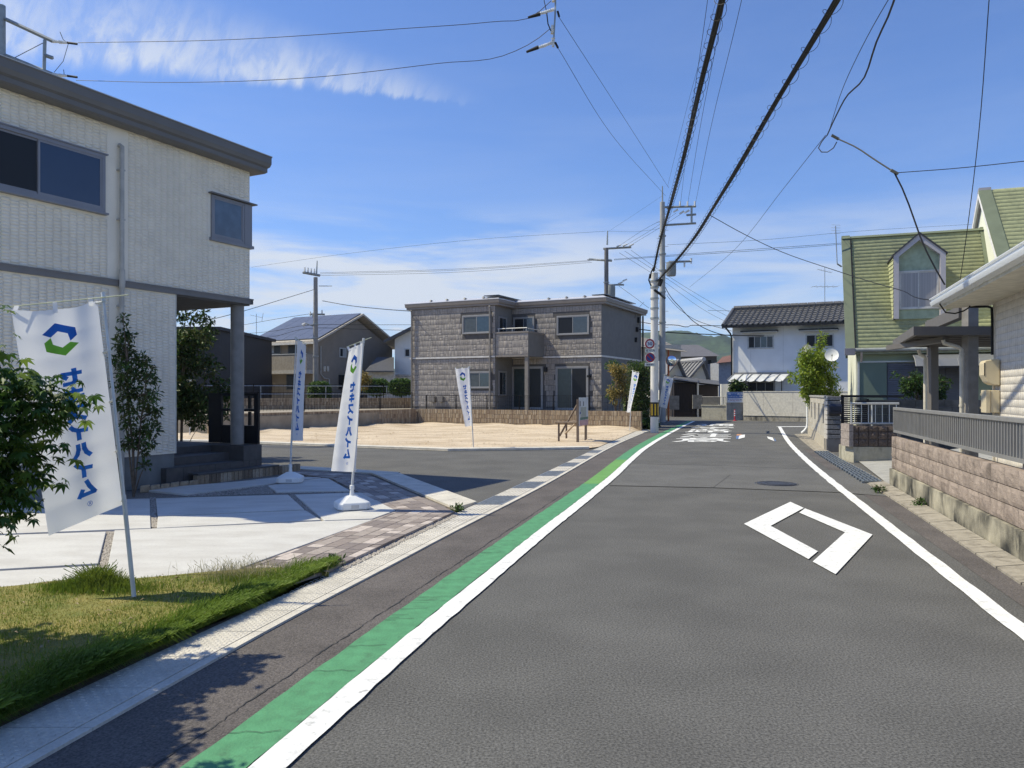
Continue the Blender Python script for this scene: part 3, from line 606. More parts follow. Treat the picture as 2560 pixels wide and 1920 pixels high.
def flag(label, base, top, TL, TR, BL, BR, wr=.02, pole_left=False, seed=1, sag=.0, rod=None, text=True, clips=5, bulge=0., logo=True):
    rng = random.Random(seed); base, top, TL, TR, BL, BR = map(Vector, (base, top, TL, TR, BL, BR))
    t = thing('advertising_flag', label, 'flag', base, 'white advertising flags on poles')
    nrm = (TR-TL).cross(BL-TL).normalized(); nrm = nrm if nrm.y < 0 else -nrm
    ph = [rng.uniform(0, 6) for _ in range(6)]
    def Dm(u, v, off=0.):
        p = TL.lerp(TR, u).lerp(BL.lerp(BR, u), v)
        w = wr*(math.sin(5*u+3*v+ph[0])*.8+math.sin(11*u-4*v+ph[1])*.3*(.4+v)+math.sin(3*v+ph[2])*.8)+wr*.12*abs(math.sin(v*math.pi*9))
        w += wr*.5*math.exp(-((v)/.16)**2)*math.cos(u*math.pi*4)               # tucks under the clips
        w *= min(1, (u if pole_left else 1-u)*3+.15)
        p = p+nrm*(w+off)+Vector((0, 0, -sag*4*u*(1-u)*(1-v)*.1))
        if bulge: p += (TR-TL).normalized()*bulge*math.sin(v*math.pi)*(u if pole_left else 1-u)
        return p
    nu, nv = 28, 72
    v_ = [Dm(i/nu, j/nv) for j in range(nv+1) for i in range(nu+1)]
    f_ = [(j*(nu+1)+i, j*(nu+1)+i+1, (j+1)*(nu+1)+i+1, (j+1)*(nu+1)+i) for j in range(nv) for i in range(nu)]
    cl_ = link('flag_cloth', npmesh('flag_cloth', v_, f_), cloth, t, True)
    def patch(poly, name, mat, par, off):
        bm = bmesh.new(); q = resample(poly, .02); vv = [bm.verts.new((a, b, 0)) for a, b in q]; bm.faces.new(vv)
        bmesh.ops.triangulate(bm, faces=bm.faces[:])
        for _ in range(3):
            es = [e for e in bm.edges if e.calc_length() > .05]
            if not es: break
            bmesh.ops.subdivide_edges(bm, edges=es, cuts=1); bmesh.ops.triangulate(bm, faces=bm.faces[:])
        for w in bm.verts: w.co = Dm(w.co.x, w.co.y, off)
        me = bpy.data.meshes.new(name); bm.to_mesh(me); bm.free(); return link(name, me, mat, par)
    if logo:
        lx0, lw, ly0, lh = .29, .42, .065, .155
        for q, m_ in zip(LOGO, (inkl, inkg)):
            patch([(lx0+(x-740)/660*lw, ly0+(y-572)/623*lh) for x, y in q], 'logo_half', m_, cl_, .004)
    if text:
        def stroke(mb, pl, th, x0, y0, sx, sy, off):
            for k in range(len(pl)-1):
                a, b = Vector(pl[k]), Vector(pl[k+1]); d = (b-a).normalized(); n = Vector((-d.y, d.x))*th/2
                e0 = d*th*.35 if k > 0 else Vector((0, 0)); e1 = d*th*.35 if k < len(pl)-2 else Vector((0, 0)); m_ = 4
                for s in range(m_):
                    c0, c1 = (a-e0).lerp(b+e1, s/m_), (a-e0).lerp(b+e1, (s+1)/m_)
                    q = [c0+n, c1+n, c1-n, c0-n]
                    mb.add([Dm(x0+(1-p.x)*sx, y0+p.y*sy, off+k*.0004) for p in q], [(0, 1, 2, 3)])
        for i, ch in enumerate('セキスイハイム'):
            y0 = .285+i*.089; mb = MB()
            for si, pl in enumerate(GLY[ch]): stroke(mb, pl, .25, .44, y0, .26, .074, .004+si*.0015)
            mb.build('letter', inkb, cl_, recalc=False)
        mb = MB(); ring = [(.5+.5*math.cos(a), .5+.5*math.sin(a)) for a in np.linspace(0, 2*math.pi, 21)]
        stroke(mb, ring, .09, .555, .922, .07, .022, .004)
        stroke(mb, [(.38, .8), (.38, .22), (.6, .22), (.66, .36), (.6, .5), (.38, .5)], .1, .555, .922, .07, .022, .0045); stroke(mb, [(.5, .5), (.68, .8)], .1, .555, .922, .07, .022, .0062)
        mb.build('registered_mark', inkb, cl_, recalc=False)
    ax = (top-base).normalized()
    MB().tube([base, base.lerp(top, .42), top], [.013, .013, .0095], 10).build('pole', polem, t, True)
    MB().tube([base+ax*.0, base.lerp(top, .33)], .0165, 10).build('pole_sleeve', polem, t, True)
    ends = (TL, TR) if not pole_left else (TR, TL)
    far, near = ends; dr = (near-far).normalized(); up = Vector((0, 0, .035))
    r0 = rod[0] if rod else far-dr*.02+up; r1 = rod[1] if rod else top+dr*.12+Vector((0, 0, -.01))
    MB().tube([r0, r1], .005, 6).build('cross_rod', rodm, t, True)
    m = MB(); m.tube([top-ax*.05, top+ax*.02], .017, 8); m.build('pole_cap', polem, t, True)
    def ribbon(a, b, w):
        a, b = Vector(a), Vector(b); d = (b-a); s = nrm.cross(d).normalized()*w
        return [tuple(a+s+nrm*.006), tuple(b+s+nrm*.006), tuple(b-s+nrm*.006), tuple(a-s+nrm*.006)]
    for u in (.03, .5, .93):
        p = Dm(u, .0); k = max(0, min(1, (p-Vector(r0)).dot(Vector(r1)-Vector(r0))/(Vector(r1)-Vector(r0)).length_squared)); q = Vector(r0).lerp(Vector(r1), k)
        MB().sheet(ribbon(q, p-Vector((0, 0, .03)), .016)).build('cloth_loop', cloth, t)
    for k in range(clips):
        v = .01+.97*k/(clips-1); e = Dm(0 if pole_left else 1, v); h = max(0, min(1, (e-base).dot(top-base)/(top-base).length_squared)); q = base.lerp(top, h)
        MB().tube([q+(q-e).normalized()*.015, e.lerp(q, -.35)], .009, 6).build('clip', polem, t)
    return t
def water_base(label, c, rz, lab2=None):
    t = thing('flag_base', label, 'flag base', c, 'white water filled flag bases')
    m = MB(Fr((c[0], c[1]), (math.cos(rz), math.sin(rz)))); z = c[2]
    def ring(a, b, ch, zz): return [(-a+ch, -b, zz), (a-ch, -b, zz), (a, -b+ch, zz), (a, b-ch, zz), (a-ch, b, zz), (-a+ch, b, zz), (-a, b-ch, zz), (-a, -b+ch, zz)]
    rings = [ring(.20, .18, .05, z+.005), ring(.215, .195, .05, z+.02), ring(.215, .195, .05, z+.085), ring(.205, .185, .05, z+.10), ring(.075, .06, .03, z+.175), ring(.06, .045, .02, z+.178)]
    m.add([p for r in rings for p in r], [(i*8+k, i*8+(k+1) % 8, (i+1)*8+(k+1) % 8, (i+1)*8+k) for i in range(5) for k in range(8)]+[tuple(range(7, -1, -1)), tuple(range(40, 48))])
    m.build('tank', white, t, bevel=.008)
    m = MB(); m.lathe((c[0], c[1], z+.176), [(.036, 0), (.026, .06), (.026, .085), (.031, .086), (.031, .135), (.02, .14)], 12); m.build('socket', white, t, True)
    MB(Fr((c[0], c[1]), (math.cos(rz), math.sin(rz)))).box(-.05, .05, -.1985, -.19, z+.03, z+.075).build('grip', M('plastic_shadow', (.5, .5, .5), .6), t)
    return t
v3 = lambda *a: Vector(P(*a))
ZL = .075
# nearest flag, planted in the lawn
b1 = Vector(G(335, 1492, .07)); t1 = Vector(P(258, 738, 6.0))
flag('large white logo flag on a leaning pole planted in the front lawn', b1, t1, v3(36, 778, 5.85), v3(244, 752, 6.0), v3(116, 1341, 5.75), v3(306, 1262, 6.02), .03, seed=3, rod=(v3(22, 767, 5.85), v3(321, 737, 6.02)), sag=.3)
b2 = G(880, 1272, ZS); flag('white logo flag standing in a sunlit water base beside the pavers', (b2[0], b2[1], ZS+.28), P(909, 849, b2[1]), v3(870, 873, b2[1]-.12), v3(906, 859, b2[1]), v3(829, 1178, b2[1]-.2), v3(889, 1180, b2[1]), .02, seed=8, bulge=-.012)
water_base('white water base in sunlight at the edge of the brown pavers', b2, R(24))
b5 = G(726, 1206, ZS); flag('shaded white flag seen edge on, standing in a water base by the porch', (b5[0], b5[1], ZS+.28), P(740.5, 845, b5[1]), v3(743, 849, b5[1]), v3(766, 866, b5[1]-.5), v3(731, 1102, b5[1]), v3(757, 1102, b5[1]-.5), .02, True, seed=5, bulge=-.05)
water_base('white water base in the house shade on the small far slab', b5, R(8))
b3 = G(1183.5, 1119, .05); flag('white logo flag standing on the bare sand in front of the grey house', b3, P(1173, 917, b3[1]), v3(1138, 922, b3[1]-.2), v3(1172.5, 919, b3[1]), v3(1163, 1067, b3[1]-.25), v3(1181, 1064, b3[1]), .03, seed=12)
b4 = G(1574, 1078, .05); flag('narrow white flag leaning at the right end of the block wall', b4, P(1582, 926, b4[1]), v3(1581, 929, b4[1]), v3(1597, 932, b4[1]-.4), v3(1567, 1031, b4[1]), v3(1577, 1031, b4[1]-.4), .04, True, seed=14)
Y6 = 36.5; b6 = (P(1652, 983, Y6)[0]-.1, Y6, 0.0); flag('bluish shaded flag tilted in front of the tall utility pole', b6, P(1661, 936, Y6), v3(1660, 938.7, Y6), v3(1683.5, 946, Y6-.1), v3(1647, 1016, Y6), v3(1667, 1021.5, Y6-.1), .02, True, seed=15)
b7 = G(474, 1097, .05); flag('white flag on the sand half hidden behind the dark porch tree', b7, P(478, 950, b7[1]), v3(463, 953, b7[1]), v3(478, 951, b7[1]), v3(468, 1050, b7[1]), v3(477, 1050, b7[1]), .03, seed=17, text=False)
# ---------------------------------------------------------------- plants
def leaves(cs, n, size, rng, aspect=.42, droop=.35, fold=.12, flat=0.):
    """leaf faces scattered through ellipsoid clumps: cs = [(centre, (rx, ry, rz)), ...]"""
    vol = np.array([r[0]*r[1]*r[2] for _, r in cs])**.7; pr = vol/vol.sum(); k = rng.choice(len(cs), n, p=pr)
    c = np.array([a for a, _ in cs], float)[k]; r = np.array([b for _, b in cs], float)[k]
    d = rng.normal(size=(n, 3)); d /= np.linalg.norm(d, axis=1)[:, None]; rad = rng.random(n)**.45
    p = c+d*r*rad[:, None]
    ax = d*.6+rng.normal(size=(n, 3))*.7; ax[:, 2] = ax[:, 2]*(1-flat)-droop; ax /= np.linalg.norm(ax, axis=1)[:, None]
    up = np.tile([0, 0, 1.], (n, 1))+rng.normal(size=(n, 3))*.45; sd_ = np.cross(ax, up); sd_ /= np.linalg.norm(sd_, axis=1)[:, None]+1e-9
    nm = np.cross(sd_, ax); s = size*rng.uniform(.6, 1.25, n)[:, None]
    a = p; b = p+ax*s; l = p+ax*s*.45+sd_*s*aspect*.5+nm*s*fold; q = p+ax*s*.45-sd_*s*aspect*.5+nm*s*fold
    v = np.stack([a, q, b, l], 1).reshape(-1, 3); f = np.arange(n*4).reshape(-1, 4); return v, f
def plant(name, label, cat, base, stems, clumps, n, size, lm, group=None, seed=1, bark=None, **kw):
    rng = np.random.default_rng(seed); t = thing(name, label, cat, base, group); rr = random.Random(seed)
    bark = bark or M('bark', (.12, .09, .065), .9, .25, 20)
    m = MB()
    for s in stems: m.tube(s[0], s[1], 6)
    if stems: m.build('trunk', bark, t, True)
    mb = MB()
    for c, r in clumps[::1]:                                          # a twig from the nearest stem to each clump
        if not stems: break
        st_ = min((Vector(p) for s in stems for p in s[0]), key=lambda p: (p-Vector(c)).length+(.6 if p.z > c[2] else 0))
        mb.tube([st_, st_.lerp(Vector(c), .6)+Vector((0, 0, .04)), c], [.012, .008, .003], 4)
    if stems: mb.build('branches', bark, t, kind='stuff')
    lms = lm if isinstance(lm, list) else [lm]; share = 1/len(lms)
    for i, l in enumerate(lms):
        v, f = leaves(clumps, int(n*share), size, rng, **kw); link('foliage', npmesh('foliage', v, f), l, t, kind='stuff')
    return t
def blob(c, r, k, rng, rmin=.25, rmax=.45, squash=1.):
    out = []
    for _ in range(k):
        d = Vector((rng.gauss(0, 1), rng.gauss(0, 1), rng.gauss(0, 1))).normalized()*rng.random()**.4
        s = rng.uniform(rmin, rmax); out.append(((c[0]+d.x*r[0], c[1]+d.y*r[1], c[2]+d.z*r[2]), (s, s, s*squash)))
    return out
rg = random.Random(5)
lf_ol = leaf('leaf_olive', (.055, .075, .02), (.12, .13, .04)); lf_dk = leaf('leaf_dark', (.02, .045, .012), (.05, .085, .02)); lf_md = leaf('leaf_mid', (.04, .09, .02), (.09, .16, .03))
lf_br = leaf('leaf_bright', (.13, .22, .02), (.24, .30, .03), .4); lf_ye = leaf('leaf_gold', (.28, .22, .06), (.40, .30, .10), .35); lf_mp = leaf('leaf_maple', (.035, .085, .016), (.075, .15, .026), .34); lf_mp2 = leaf('leaf_maple_light', (.12, .20, .03), (.20, .28, .05), .45)
# slender shrub against the ivory wall
Yb = 11.6; g0 = Vector(P(334, 1228, Yb)); g0 = Vector((g0.x, Yb, .04))
p_ = lambda px, py, dy=0.: P(px, py, Yb+dy)
stems = [([tuple(g0), p_(333, 1130), p_(320, 1000), p_(318, 900), p_(308, 800)], [.02, .018, .014, .01, .004]), ([tuple(g0), p_(345, 1140), p_(352, 1050), p_(365, 960)], [.016, .012, .01, .004]), ([tuple(g0), p_(322, 1120), p_(312, 1040), p_(300, 960)], [.014, .012, .008, .004])]
cl_ = [(p_(x, y, rg.uniform(-.15, .15)), (s, s, s*.9)) for x, y, s in ((308, 795, .06), (310, 830, .1), (304, 860, .12), (322, 842, .09), (300, 900, .12), (318, 880, .1), (312, 930, .12), (330, 915, .1), (352, 900, .12), (368, 925, .11), (345, 945, .13), (378, 950, .09), (300, 960, .12), (320, 980, .13), (350, 985, .13), (366, 1005, .12), (385, 985, .1), (306, 1010, .12), (335, 1030, .12), (375, 1040, .11), (390, 1030, .08), (320, 1060, .12), (355, 1075, .12), (382, 1070, .11), (340, 1100, .12), (375, 1105, .1), (312, 1110, .1), (360, 1130, .08), (362, 1165, .08))]
plant('slender_shrub', 'slender olive leaved shrub with several thin stems against the ivory wall', 'shrub', tuple(g0), stems, cl_, 2600, .085, [lf_ol, lf_md], seed=2, droop=.2)
# dark tree behind the porch
Yt = 18.6; g0 = P(440, 1118, Yt); g0 = (g0[0], Yt, 0.0); q = lambda px, py, dy=0.: P(px, py, Yt+dy)
stems = [([g0, q(440, 1050), q(450, 980), q(462, 900), q(478, 800)], [.05, .045, .04, .03, .012]), ([(g0[0]-.1, Yt, 0), q(428, 1060), q(440, 990), q(425, 880), q(440, 790)], [.045, .04, .03, .02, .01]), ([(g0[0]+.12, Yt, 0), q(455, 1030), q(490, 985), q(515, 950)], [.035, .03, .02, .008])]
cl_ = [(q(rg.gauss(462, 38), rg.uniform(835, 1030), rg.uniform(-.7, .7)), (.3, .3, .26)) for _ in range(46)]+[(q(x, y), (.2, .2, .16)) for x, y in ((430, 790), (455, 782), (500, 785), (515, 800), (470, 800), (520, 830), (500, 850), (540, 965), (555, 990), (575, 985), (560, 960), (500, 1060), (480, 1050), (425, 860), (410, 900), (410, 960))]
plant('porch_tree', 'dark multi stemmed tree standing behind the open porch', 'tree', g0, stems, cl_, 9000, .13, [lf_dk, lf_ol, lf_md], seed=4)
# maple whose boughs hang into the picture from the left
tm = thing('maple_tree', 'green maple whose drooping boughs hang in from the left edge over the lawn', 'tree', (-3.75, 4.35, .06))
rgm = random.Random(11)
def bough(p0, p1, p2, r=.022):
    return [Vector(p0), Vector(p1), Vector(p2)], r
boughs = []; tops = []
root = Vector((-3.75, 4.35, .05))
MB().tube([root, (-3.72, 4.33, .5), (-3.6, 4.35, 1.0), (-3.55, 4.3, 1.6), (-3.6, 4.2, 2.5)], [.055, .05, .042, .034, .02], 8).build('trunk', M('maple_bark', (.16, .13, .10), .9, .25, 20), tm, True)
ends = []
for px, py, Y in ((60, 905, 4.7), (125, 935, 4.6), (180, 965, 4.65), (215, 990, 4.7), (150, 985, 4.5), (95, 960, 4.4), (55, 990, 4.35), (170, 1035, 4.6), (120, 1030, 4.45), (70, 1060, 4.4), (30, 1010, 4.3), (150, 1100, 4.5), (95, 1120, 4.45), (40, 1110, 4.35), (130, 1160, 4.5), (60, 1170, 4.4), (15, 1160, 4.3), (95, 1215, 4.5), (40, 1225, 4.4), (75, 1262, 4.5), (0, 1080, 4.2), (-10, 960, 4.3), (-20, 1230, 4.3), (-5, 740, 4.5), (-30, 880, 4.5), (-10, 1340, 4.4), (-30, 1300, 4.2), (10, 930, 4.9), (-15, 840, 4.6)):
    ends.append((Vector(P(px-62, py+22, Y)), .11))
shade = [(60, 1905), (0, 1800), (0, 1640), (330, 1610), (560, 1650), (660, 1690), (560, 1760), (440, 1830), (330, 1920)]
while len(ends) < 120:                                                # the rest of the crown, left of the frame; it shades kerb, lawn and road
    px, py = rgm.uniform(-60, 700), rgm.uniform(1600, 1960)
    if not inside(px, py, shade) and rgm.random() > .06: continue
    g_s = G(px, py); z = rgm.uniform(1.05, 2.0); x, y = g_s[0]-z*.748, g_s[1]+z*.092
    if x/y > -.76: continue
    ends.append((Vector((x, y, z)), .125))
mb = MB()
for e, r in ends:
    st_ = Vector((-3.6, 4.3, max(.7, e.z-.35))); mid = st_.lerp(e, .55)+Vector((0, 0, .12)); mb.tube([st_, mid, e], [.009, .006, .002], 5)
mb.build('branches', M('maple_bark', (.16, .13, .10), .9, .25, 20), tm, kind='stuff')
mv = {0: ([], []), 1: ([], [])}
def maple_leaf(c, size, yaw, tilt, roll, which):
    vv, ff = mv[which]; rot = Matrix.Rotation(yaw, 3, 'Z') @ Matrix.Rotation(tilt, 3, 'Y') @ Matrix.Rotation(roll, 3, 'X')
    for a, l in ((0, 1), (.62, .92), (-.62, .92), (1.25, .66), (-1.25, .66), (1.95, .32), (-1.95, .32)):
        d = Vector((math.cos(a), math.sin(a), 0)); n = Vector((-d.y, d.x, 0)); L_ = size*l; w = L_*.15; k = len(vv)
        for p in (Vector((0, 0, 0)), d*L_*.45+n*w+Vector((0, 0, .004)), d*L_+Vector((0, 0, -L_*.22)), d*L_*.45-n*w+Vector((0, 0, .004))): vv.append(tuple(c+rot @ p))
        ff.append((k, k+1, k+2, k+3))
for e, r in ends:
    inframe = e.x/e.y > -.8; nl = 38 if inframe else 52
    for _ in range(nl):
        p = e+Vector((rgm.gauss(0, r*.75), rgm.gauss(0, r*.75), rgm.gauss(0, r*.5)))
        if p.z < .35: continue
        hi = p.z > 1.58+rgm.uniform(-.1, .1)
        maple_leaf(p, rgm.uniform(.055, .095) if inframe else rgm.uniform(.07, .1), rgm.uniform(0, 6.28), rgm.uniform(.1, .9), rgm.uniform(-.4, .4), 1 if rgm.random() < .3 else 0)
for w, m_ in ((0, lf_mp), (1, lf_mp2)): link('foliage', npmesh('maple_foliage', *mv[w]), m_, tm, kind='stuff')
# ---------------------------------------------------------------- lawn
lawn_pix = S3([(0, 1320), (160, 1305), (420, 1272), (700, 1250), (1000, 1258), (1300, 1232), (1500, 1212), (1900, 1180)])+[(650, 1420), (700, 1419), (822, 1431)]
top_ = [p[:2] for p in GL(lawn_pix, ZS)]; top_ = [(-8.5, 6.45), (-6, 6.4)]+top_
bot_ = [(ginn(t)-.07, t) for t in np.linspace(6.7, 1.0, 26)]
lpoly = top_+bot_+[(-8.5, 1.0)]
turf = M('turf', (.27, .235, .07), .95, .3, 4, 1., 60, col2=(.17, .185, .04), thr=(.38, .62), fine=.3, fsc=160, det=9)
struct(MB().prism(ccw(lpoly), .023, .062).build('lawn', turf))
rng = np.random.default_rng(3)
def edge_dist(x, y): return ginn(y)-x
def blades(n, area, hfun, w0, lean, dr=.95):
    v = []; f = []
    for _ in range(n):
        x, y = area(); h, keep = hfun(x, y)
        if not keep: continue
        h *= random.uniform(.5, 1.2); a = random.random()*6.283; lx, ly = lean(x, y); l = random.gauss(0, .35)
        bx, by = lx*h+math.cos(a)*l*h, ly*h+math.sin(a)*l*h; w = w0*random.uniform(.6, 1.3); a2 = random.random()*3.14; wx, wy = math.cos(a2)*w, math.sin(a2)*w; k = len(v)
        v += [(x-wx, y-wy, .06), (x+wx, y+wy, .06), (x+wx*.7+bx*.4, y+wy*.7+by*.4, .06+h*.6), (x-wx*.7+bx*.4, y-wy*.7+by*.4, .06+h*.6), (x+bx, y+by, .06+h*dr), (x+bx*1.05, y+by*1.05, .06+h*(dr-.02))]
        f += [(k, k+1, k+2, k+3), (k+3, k+2, k+4, k+5)]
    return v, f
def in_lawn():
    while True:
        y = random.uniform(2.6, 7.3); x = random.uniform(-5.2, ginn(y))
        if inside(x, y, lpoly) and x/y > -.8: return x, y
def in_edge():
    while True:
        y = random.uniform(2.4, 7.25)**1.0; x = ginn(y)-abs(random.gauss(0, .13))-.0
        if y < 6.9: return x, y
c1 = G(235, 1470, .06); c2 = G(335, 1500, .06)
def in_tuft():
    cx, cy, sx, sy = random.choice([(c1[0], c1[1]-.02, .17, .08)]*5+[(c1[0]+.2, c1[1]-.08, .2, .08)]*2+[(G(620, 1450, .06)[0], G(620, 1450, .06)[1], .14, .1)]*2+[(G(0, 1610, .06)[0]-.05, G(0, 1610, .06)[1]-.15, .3, .2)])
    return random.gauss(cx, sx), random.gauss(cy, sy)
zero = lambda x, y: (0, 0)
gA = leaf('grass_dry', (.27, .25, .05), (.38, .33, .09), .4); gB = leaf('grass_green', (.13, .20, .022), (.22, .27, .04), .4); gC = leaf('grass_deep', (.10, .175, .02), (.18, .26, .035), .4); gS = leaf('grass_straw', (.36, .32, .16), (.45, .40, .22), .3)
patchn = lambda x, y: mathutils.noise.noise((x*1.7, y*1.7, 3))
def gobj(v, f, m_, lab): o = link('grass', npmesh('grass', v, f), m_, None, kind='stuff'); tag(o, lab, 'grass')
gobj(*blades(20000, in_lawn, lambda x, y: (.014, True), .0024, zero), gA, 'short dry yellow grass covering the front lawn')
gobj(*blades(12000, in_lawn, lambda x, y: (.026, patchn(x, y) > -.05 or edge_dist(x, y) < .4), .0024, zero), gB, 'short green grass in patches on the front lawn')
gobj(*blades(30000, in_edge, lambda x, y: ((.085+.06*mathutils.noise.noise((x*2.5, y*2.5, 9)))*(1.25 if y < 4.6 else 1), True), .0026, lambda x, y: (.55 if edge_dist(x, y) < .15 else .3, -.15)), gC, 'long deep green grass hanging over the gutter edge')
gobj(*blades(7000, in_tuft, lambda x, y: (.05+.13*math.exp(-(((x-c1[0]-.03)/.2)**2+((y-c1[1])/.12)**2)), inside(x, y, lpoly)), .0026, zero), gB, 'taller tufts of green grass around the flag pole and corner')
def in_rim():
    y = random.uniform(2.4, 6.95); return ginn(y)-random.uniform(.02, .16), y
gobj(*blades(16000, in_rim, lambda x, y: (.075*(1+.8*mathutils.noise.noise((x*3, y*3, 2))), True), .0026, lambda x, y: (1.0, -.25), .12), gC, 'blades of grass drooping from the lawn rim onto the kerb lids')
gobj(*blades(900, lambda: (random.gauss(G(610, 1440, .06)[0], .22), random.gauss(G(610, 1440, .06)[1], .16)), lambda x, y: (.11, True), .0014, zero), gS, 'straw coloured seed stalks at the lawn corner by the pavers')

# dry leaves on the lawn, weeds along kerb and gutter
dl = []; df = []
for _ in range(70):
    x, y = in_lawn(); a = random.random()*6.28; l = random.uniform(.012, .03); w = l*.4; k = len(dl); c_, s_ = math.cos(a), math.sin(a); z = .078
    dl += [(x, y, z), (x+c_*l-s_*w, y+s_*l+c_*w, z+.012), (x+2*c_*l, y+2*s_*l, z+.003), (x+c_*l+s_*w, y+s_*l-c_*w, z+.014)]; df.append((k, k+1, k+2, k+3))
o = link('dry_leaves', npmesh('dry_leaves', dl, df), M('dry_leaf', (.16, .10, .05), .8, .4, 40, col2=(.34, .27, .17)), None, kind='stuff'); tag(o, 'dry brown leaves scattered on the front lawn', 'leaves')
for lab, px, py, sd in (('small weed growing at the edge of the pavers and gravel strip', 848, 1410, 81), ('weed tuft at the tip of the pavers by the grating', 1142, 1276, 82), ('weed at the foot of the stained retaining wall', 2300, 1262, 83), ('low weed beside the steel grating in the right gutter', 2190, 1226, 84)):
    g_ = Vector(G(px, py, .04)); rw = random.Random(sd)
    plant('weed', lab, 'weed', tuple(g_), [([tuple(g_), tuple(g_+Vector((.01, 0, .05)))], [.003, .002])], [((g_.x+rw.gauss(0, .04), g_.y+rw.gauss(0, .04), .05+rw.random()*.05), (.04, .04, .03)) for _ in range(6)], 120, .06, lf_md, 'weeds along kerb and gutter', seed=sd, aspect=.3)
# ---------------------------------------------------------------- grey tiled house across the plot
gt = M('grey_tile', (.32, .285, .252), .6, .06, 1.2, .06, 120, fine=.14, fsc=11)
gts = M('grey_siding', (.19, .178, .165), .8, .06, 3, .1, 100)
gfas = M('taupe_fascia', (.235, .205, .18), .5, .05, 4)
gwin = M('grey_window_frame', (.30, .29, .285), .45, .04, 4, metal=.2)
wroof = M('pale_metal_roof', (.62, .61, .62), .35, .04, 4, metal=.2)
ga = R(27); gf = Fr((4.485, 38.5), (-math.cos(ga), math.sin(ga)), (math.sin(ga), math.cos(ga)))
gh = thing('grey_tiled_house', 'grey tiled flat roofed two storey house with a corner balcony behind the sandy plot', 'house', gf((0, 0, .7)))
UL, UR = 5.03, 10.18; V0 = -1.9; ZE = 6.08
MB(gf).box(0, UL, 0, 6.5, 0, ZE).box(UL, UR, V0, 6.5, 0, ZE).build('wall', gts, gh)
gro = M('tile_joint_grey', (.10, .093, .088), .9); MB(gf).box(.005, UL, -.0008, .01, .8, ZE-.01).box(UL+.005, UR-.005, V0-.0008, V0+.01, .8, ZE-.01).build('tile_joints', gro, gh)
def basket(fr, u0, u1, z0, z1, v, mod, holes):
    vs_, fs = [], []
    def brick(a, b, c, d):
        d0 = random.uniform(.003, .006); d1 = d0+random.uniform(-.001, .001); k = len(vs_)
        for u, z, q in ((a, c, 0), (b, c, 0), (b, d, 0), (a, d, 0), (a+.008, c+.008, d0), (b-.008, c+.008, d1), (b-.008, d-.008, d1), (a+.008, d-.008, d0)): vs_.append(fr((u, v-.001-q, z)))
        fs.extend([(k+4, k+5, k+6, k+7), (k, k+1, k+5, k+4), (k+1, k+2, k+6, k+5), (k+2, k+3, k+7, k+6), (k+3, k, k+4, k+7)])
    nz = int((z1-z0)/mod)
    for j in range(nz):
        u = u0; z = z0+j*(z1-z0)/nz; zz_ = z+(z1-z0)/nz-.012
        while u < u1-.05:
            w = min(random.choice([.08, .08, .12, .17, .17, .22]), u1-u); ub = u+w-.012; k = random.random()
            if not any(a < ub and b > u and c < zz_ and d > z for a, b, c, d in holes):
                if w < .1 or k < .3: brick(u, ub, z, zz_)
                elif k < .68:
                    n = 2 if w < .16 else 3
                    for i in range(n): brick(u+(ub-u)*i/n, u+(ub-u)*(i+1)/n-.01, z, zz_)
                else:
                    n = random.choice([2, 3, 4])
                    for i in range(n): brick(u, ub, z+(zz_-z)*i/n, z+(zz_-z)*(i+1)/n-.01)
            u += w
    return npmesh('facade_tile', vs_, fs)
def rect(fr, v, x0, y0, x1, y1):
    (ua, za), (ub, zb) = fr.uz(x0, y0, v), fr.uz(x1, y1, v); return min(ua, ub), max(ua, ub), min(za, zb), max(za, zb)
wr1 = rect(gf, 0, 1392.6, 790.5, 1473.6, 835.7); wr2 = rect(gf, 0, 1390, 916.5, 1472, 1026); wr3 = rect(gf, 0, 1281, 917, 1358.5, 1024); wr4 = rect(gf, 0, 1284, 794, 1336.5, 856)
wl1 = rect(gf, V0, 1157, 789.5, 1229, 833); wl2 = rect(gf, V0, 1172, 929, 1228, 971)
g_ = lambda q: (q[0]-.02, q[1]+.02, q[2]-.02, q[3]+.02)
MZ = 3.40
for z0, z1 in ((.9, MZ), (MZ+.14, ZE-.02)):
    link('facade_tiles', basket(gf, .01, UL, z0, z1, 0, .27, [g_(q) for q in (wr1, wr2, wr3, wr4)]), gt, gh, kind='stuff')
    link('facade_tiles', basket(gf, UL+.01, UR, z0, z1, V0, .27, [g_(q) for q in (wl1, wl2)]), gt, gh, kind='stuff')
MB(gf).box(-.02, UL, -.06, .02, MZ+.02, MZ+.11).box(UL, UR+.03, V0-.06, V0+.02, MZ+.02, MZ+.11).box(-.03, .0, -.06, 6.5, MZ+.02, MZ+.11).build('belt_course', M('belt_pale', (.62, .59, .55), .5), gh)
gsc = M('glass_grey_screen', (.07, .08, .085), .22, spec=.5); gbl = M('glass_sky', (.035, .05, .065), .07, spec=.8)
for q, v in ((wr1, 0), (wr4, 0), (wl1, V0), (wl2, V0)): window(gh, gf, *q, v, 2, .07, .07, gwin, [gbl, gsc] if q in (wl1, wl2) else [gbl, glassd])
for q in (wr2, wr3): window(gh, gf, *q, 0, 2, .09, .08, gwin, [glassd, M('glass_green_screen', (.035, .05, .05), .2, spec=.6)])
sfr = Fr(gf((UL, V0, 0))[:2], gf.dv, (-gf.du[0], -gf.du[1])); sfr.dv = (gf.du[0], gf.du[1])
for q in ((.35, 1.25, 4.25, 5.55), (.35, 1.2, 1.45, 2.75)): window(gh, sfr, *q, 0, 2, .06, .05, gwin, [glassd, gbl])
ri = rect(gf, V0, 1239.5, 826, 1320, 893)
ub0 = ri[0]
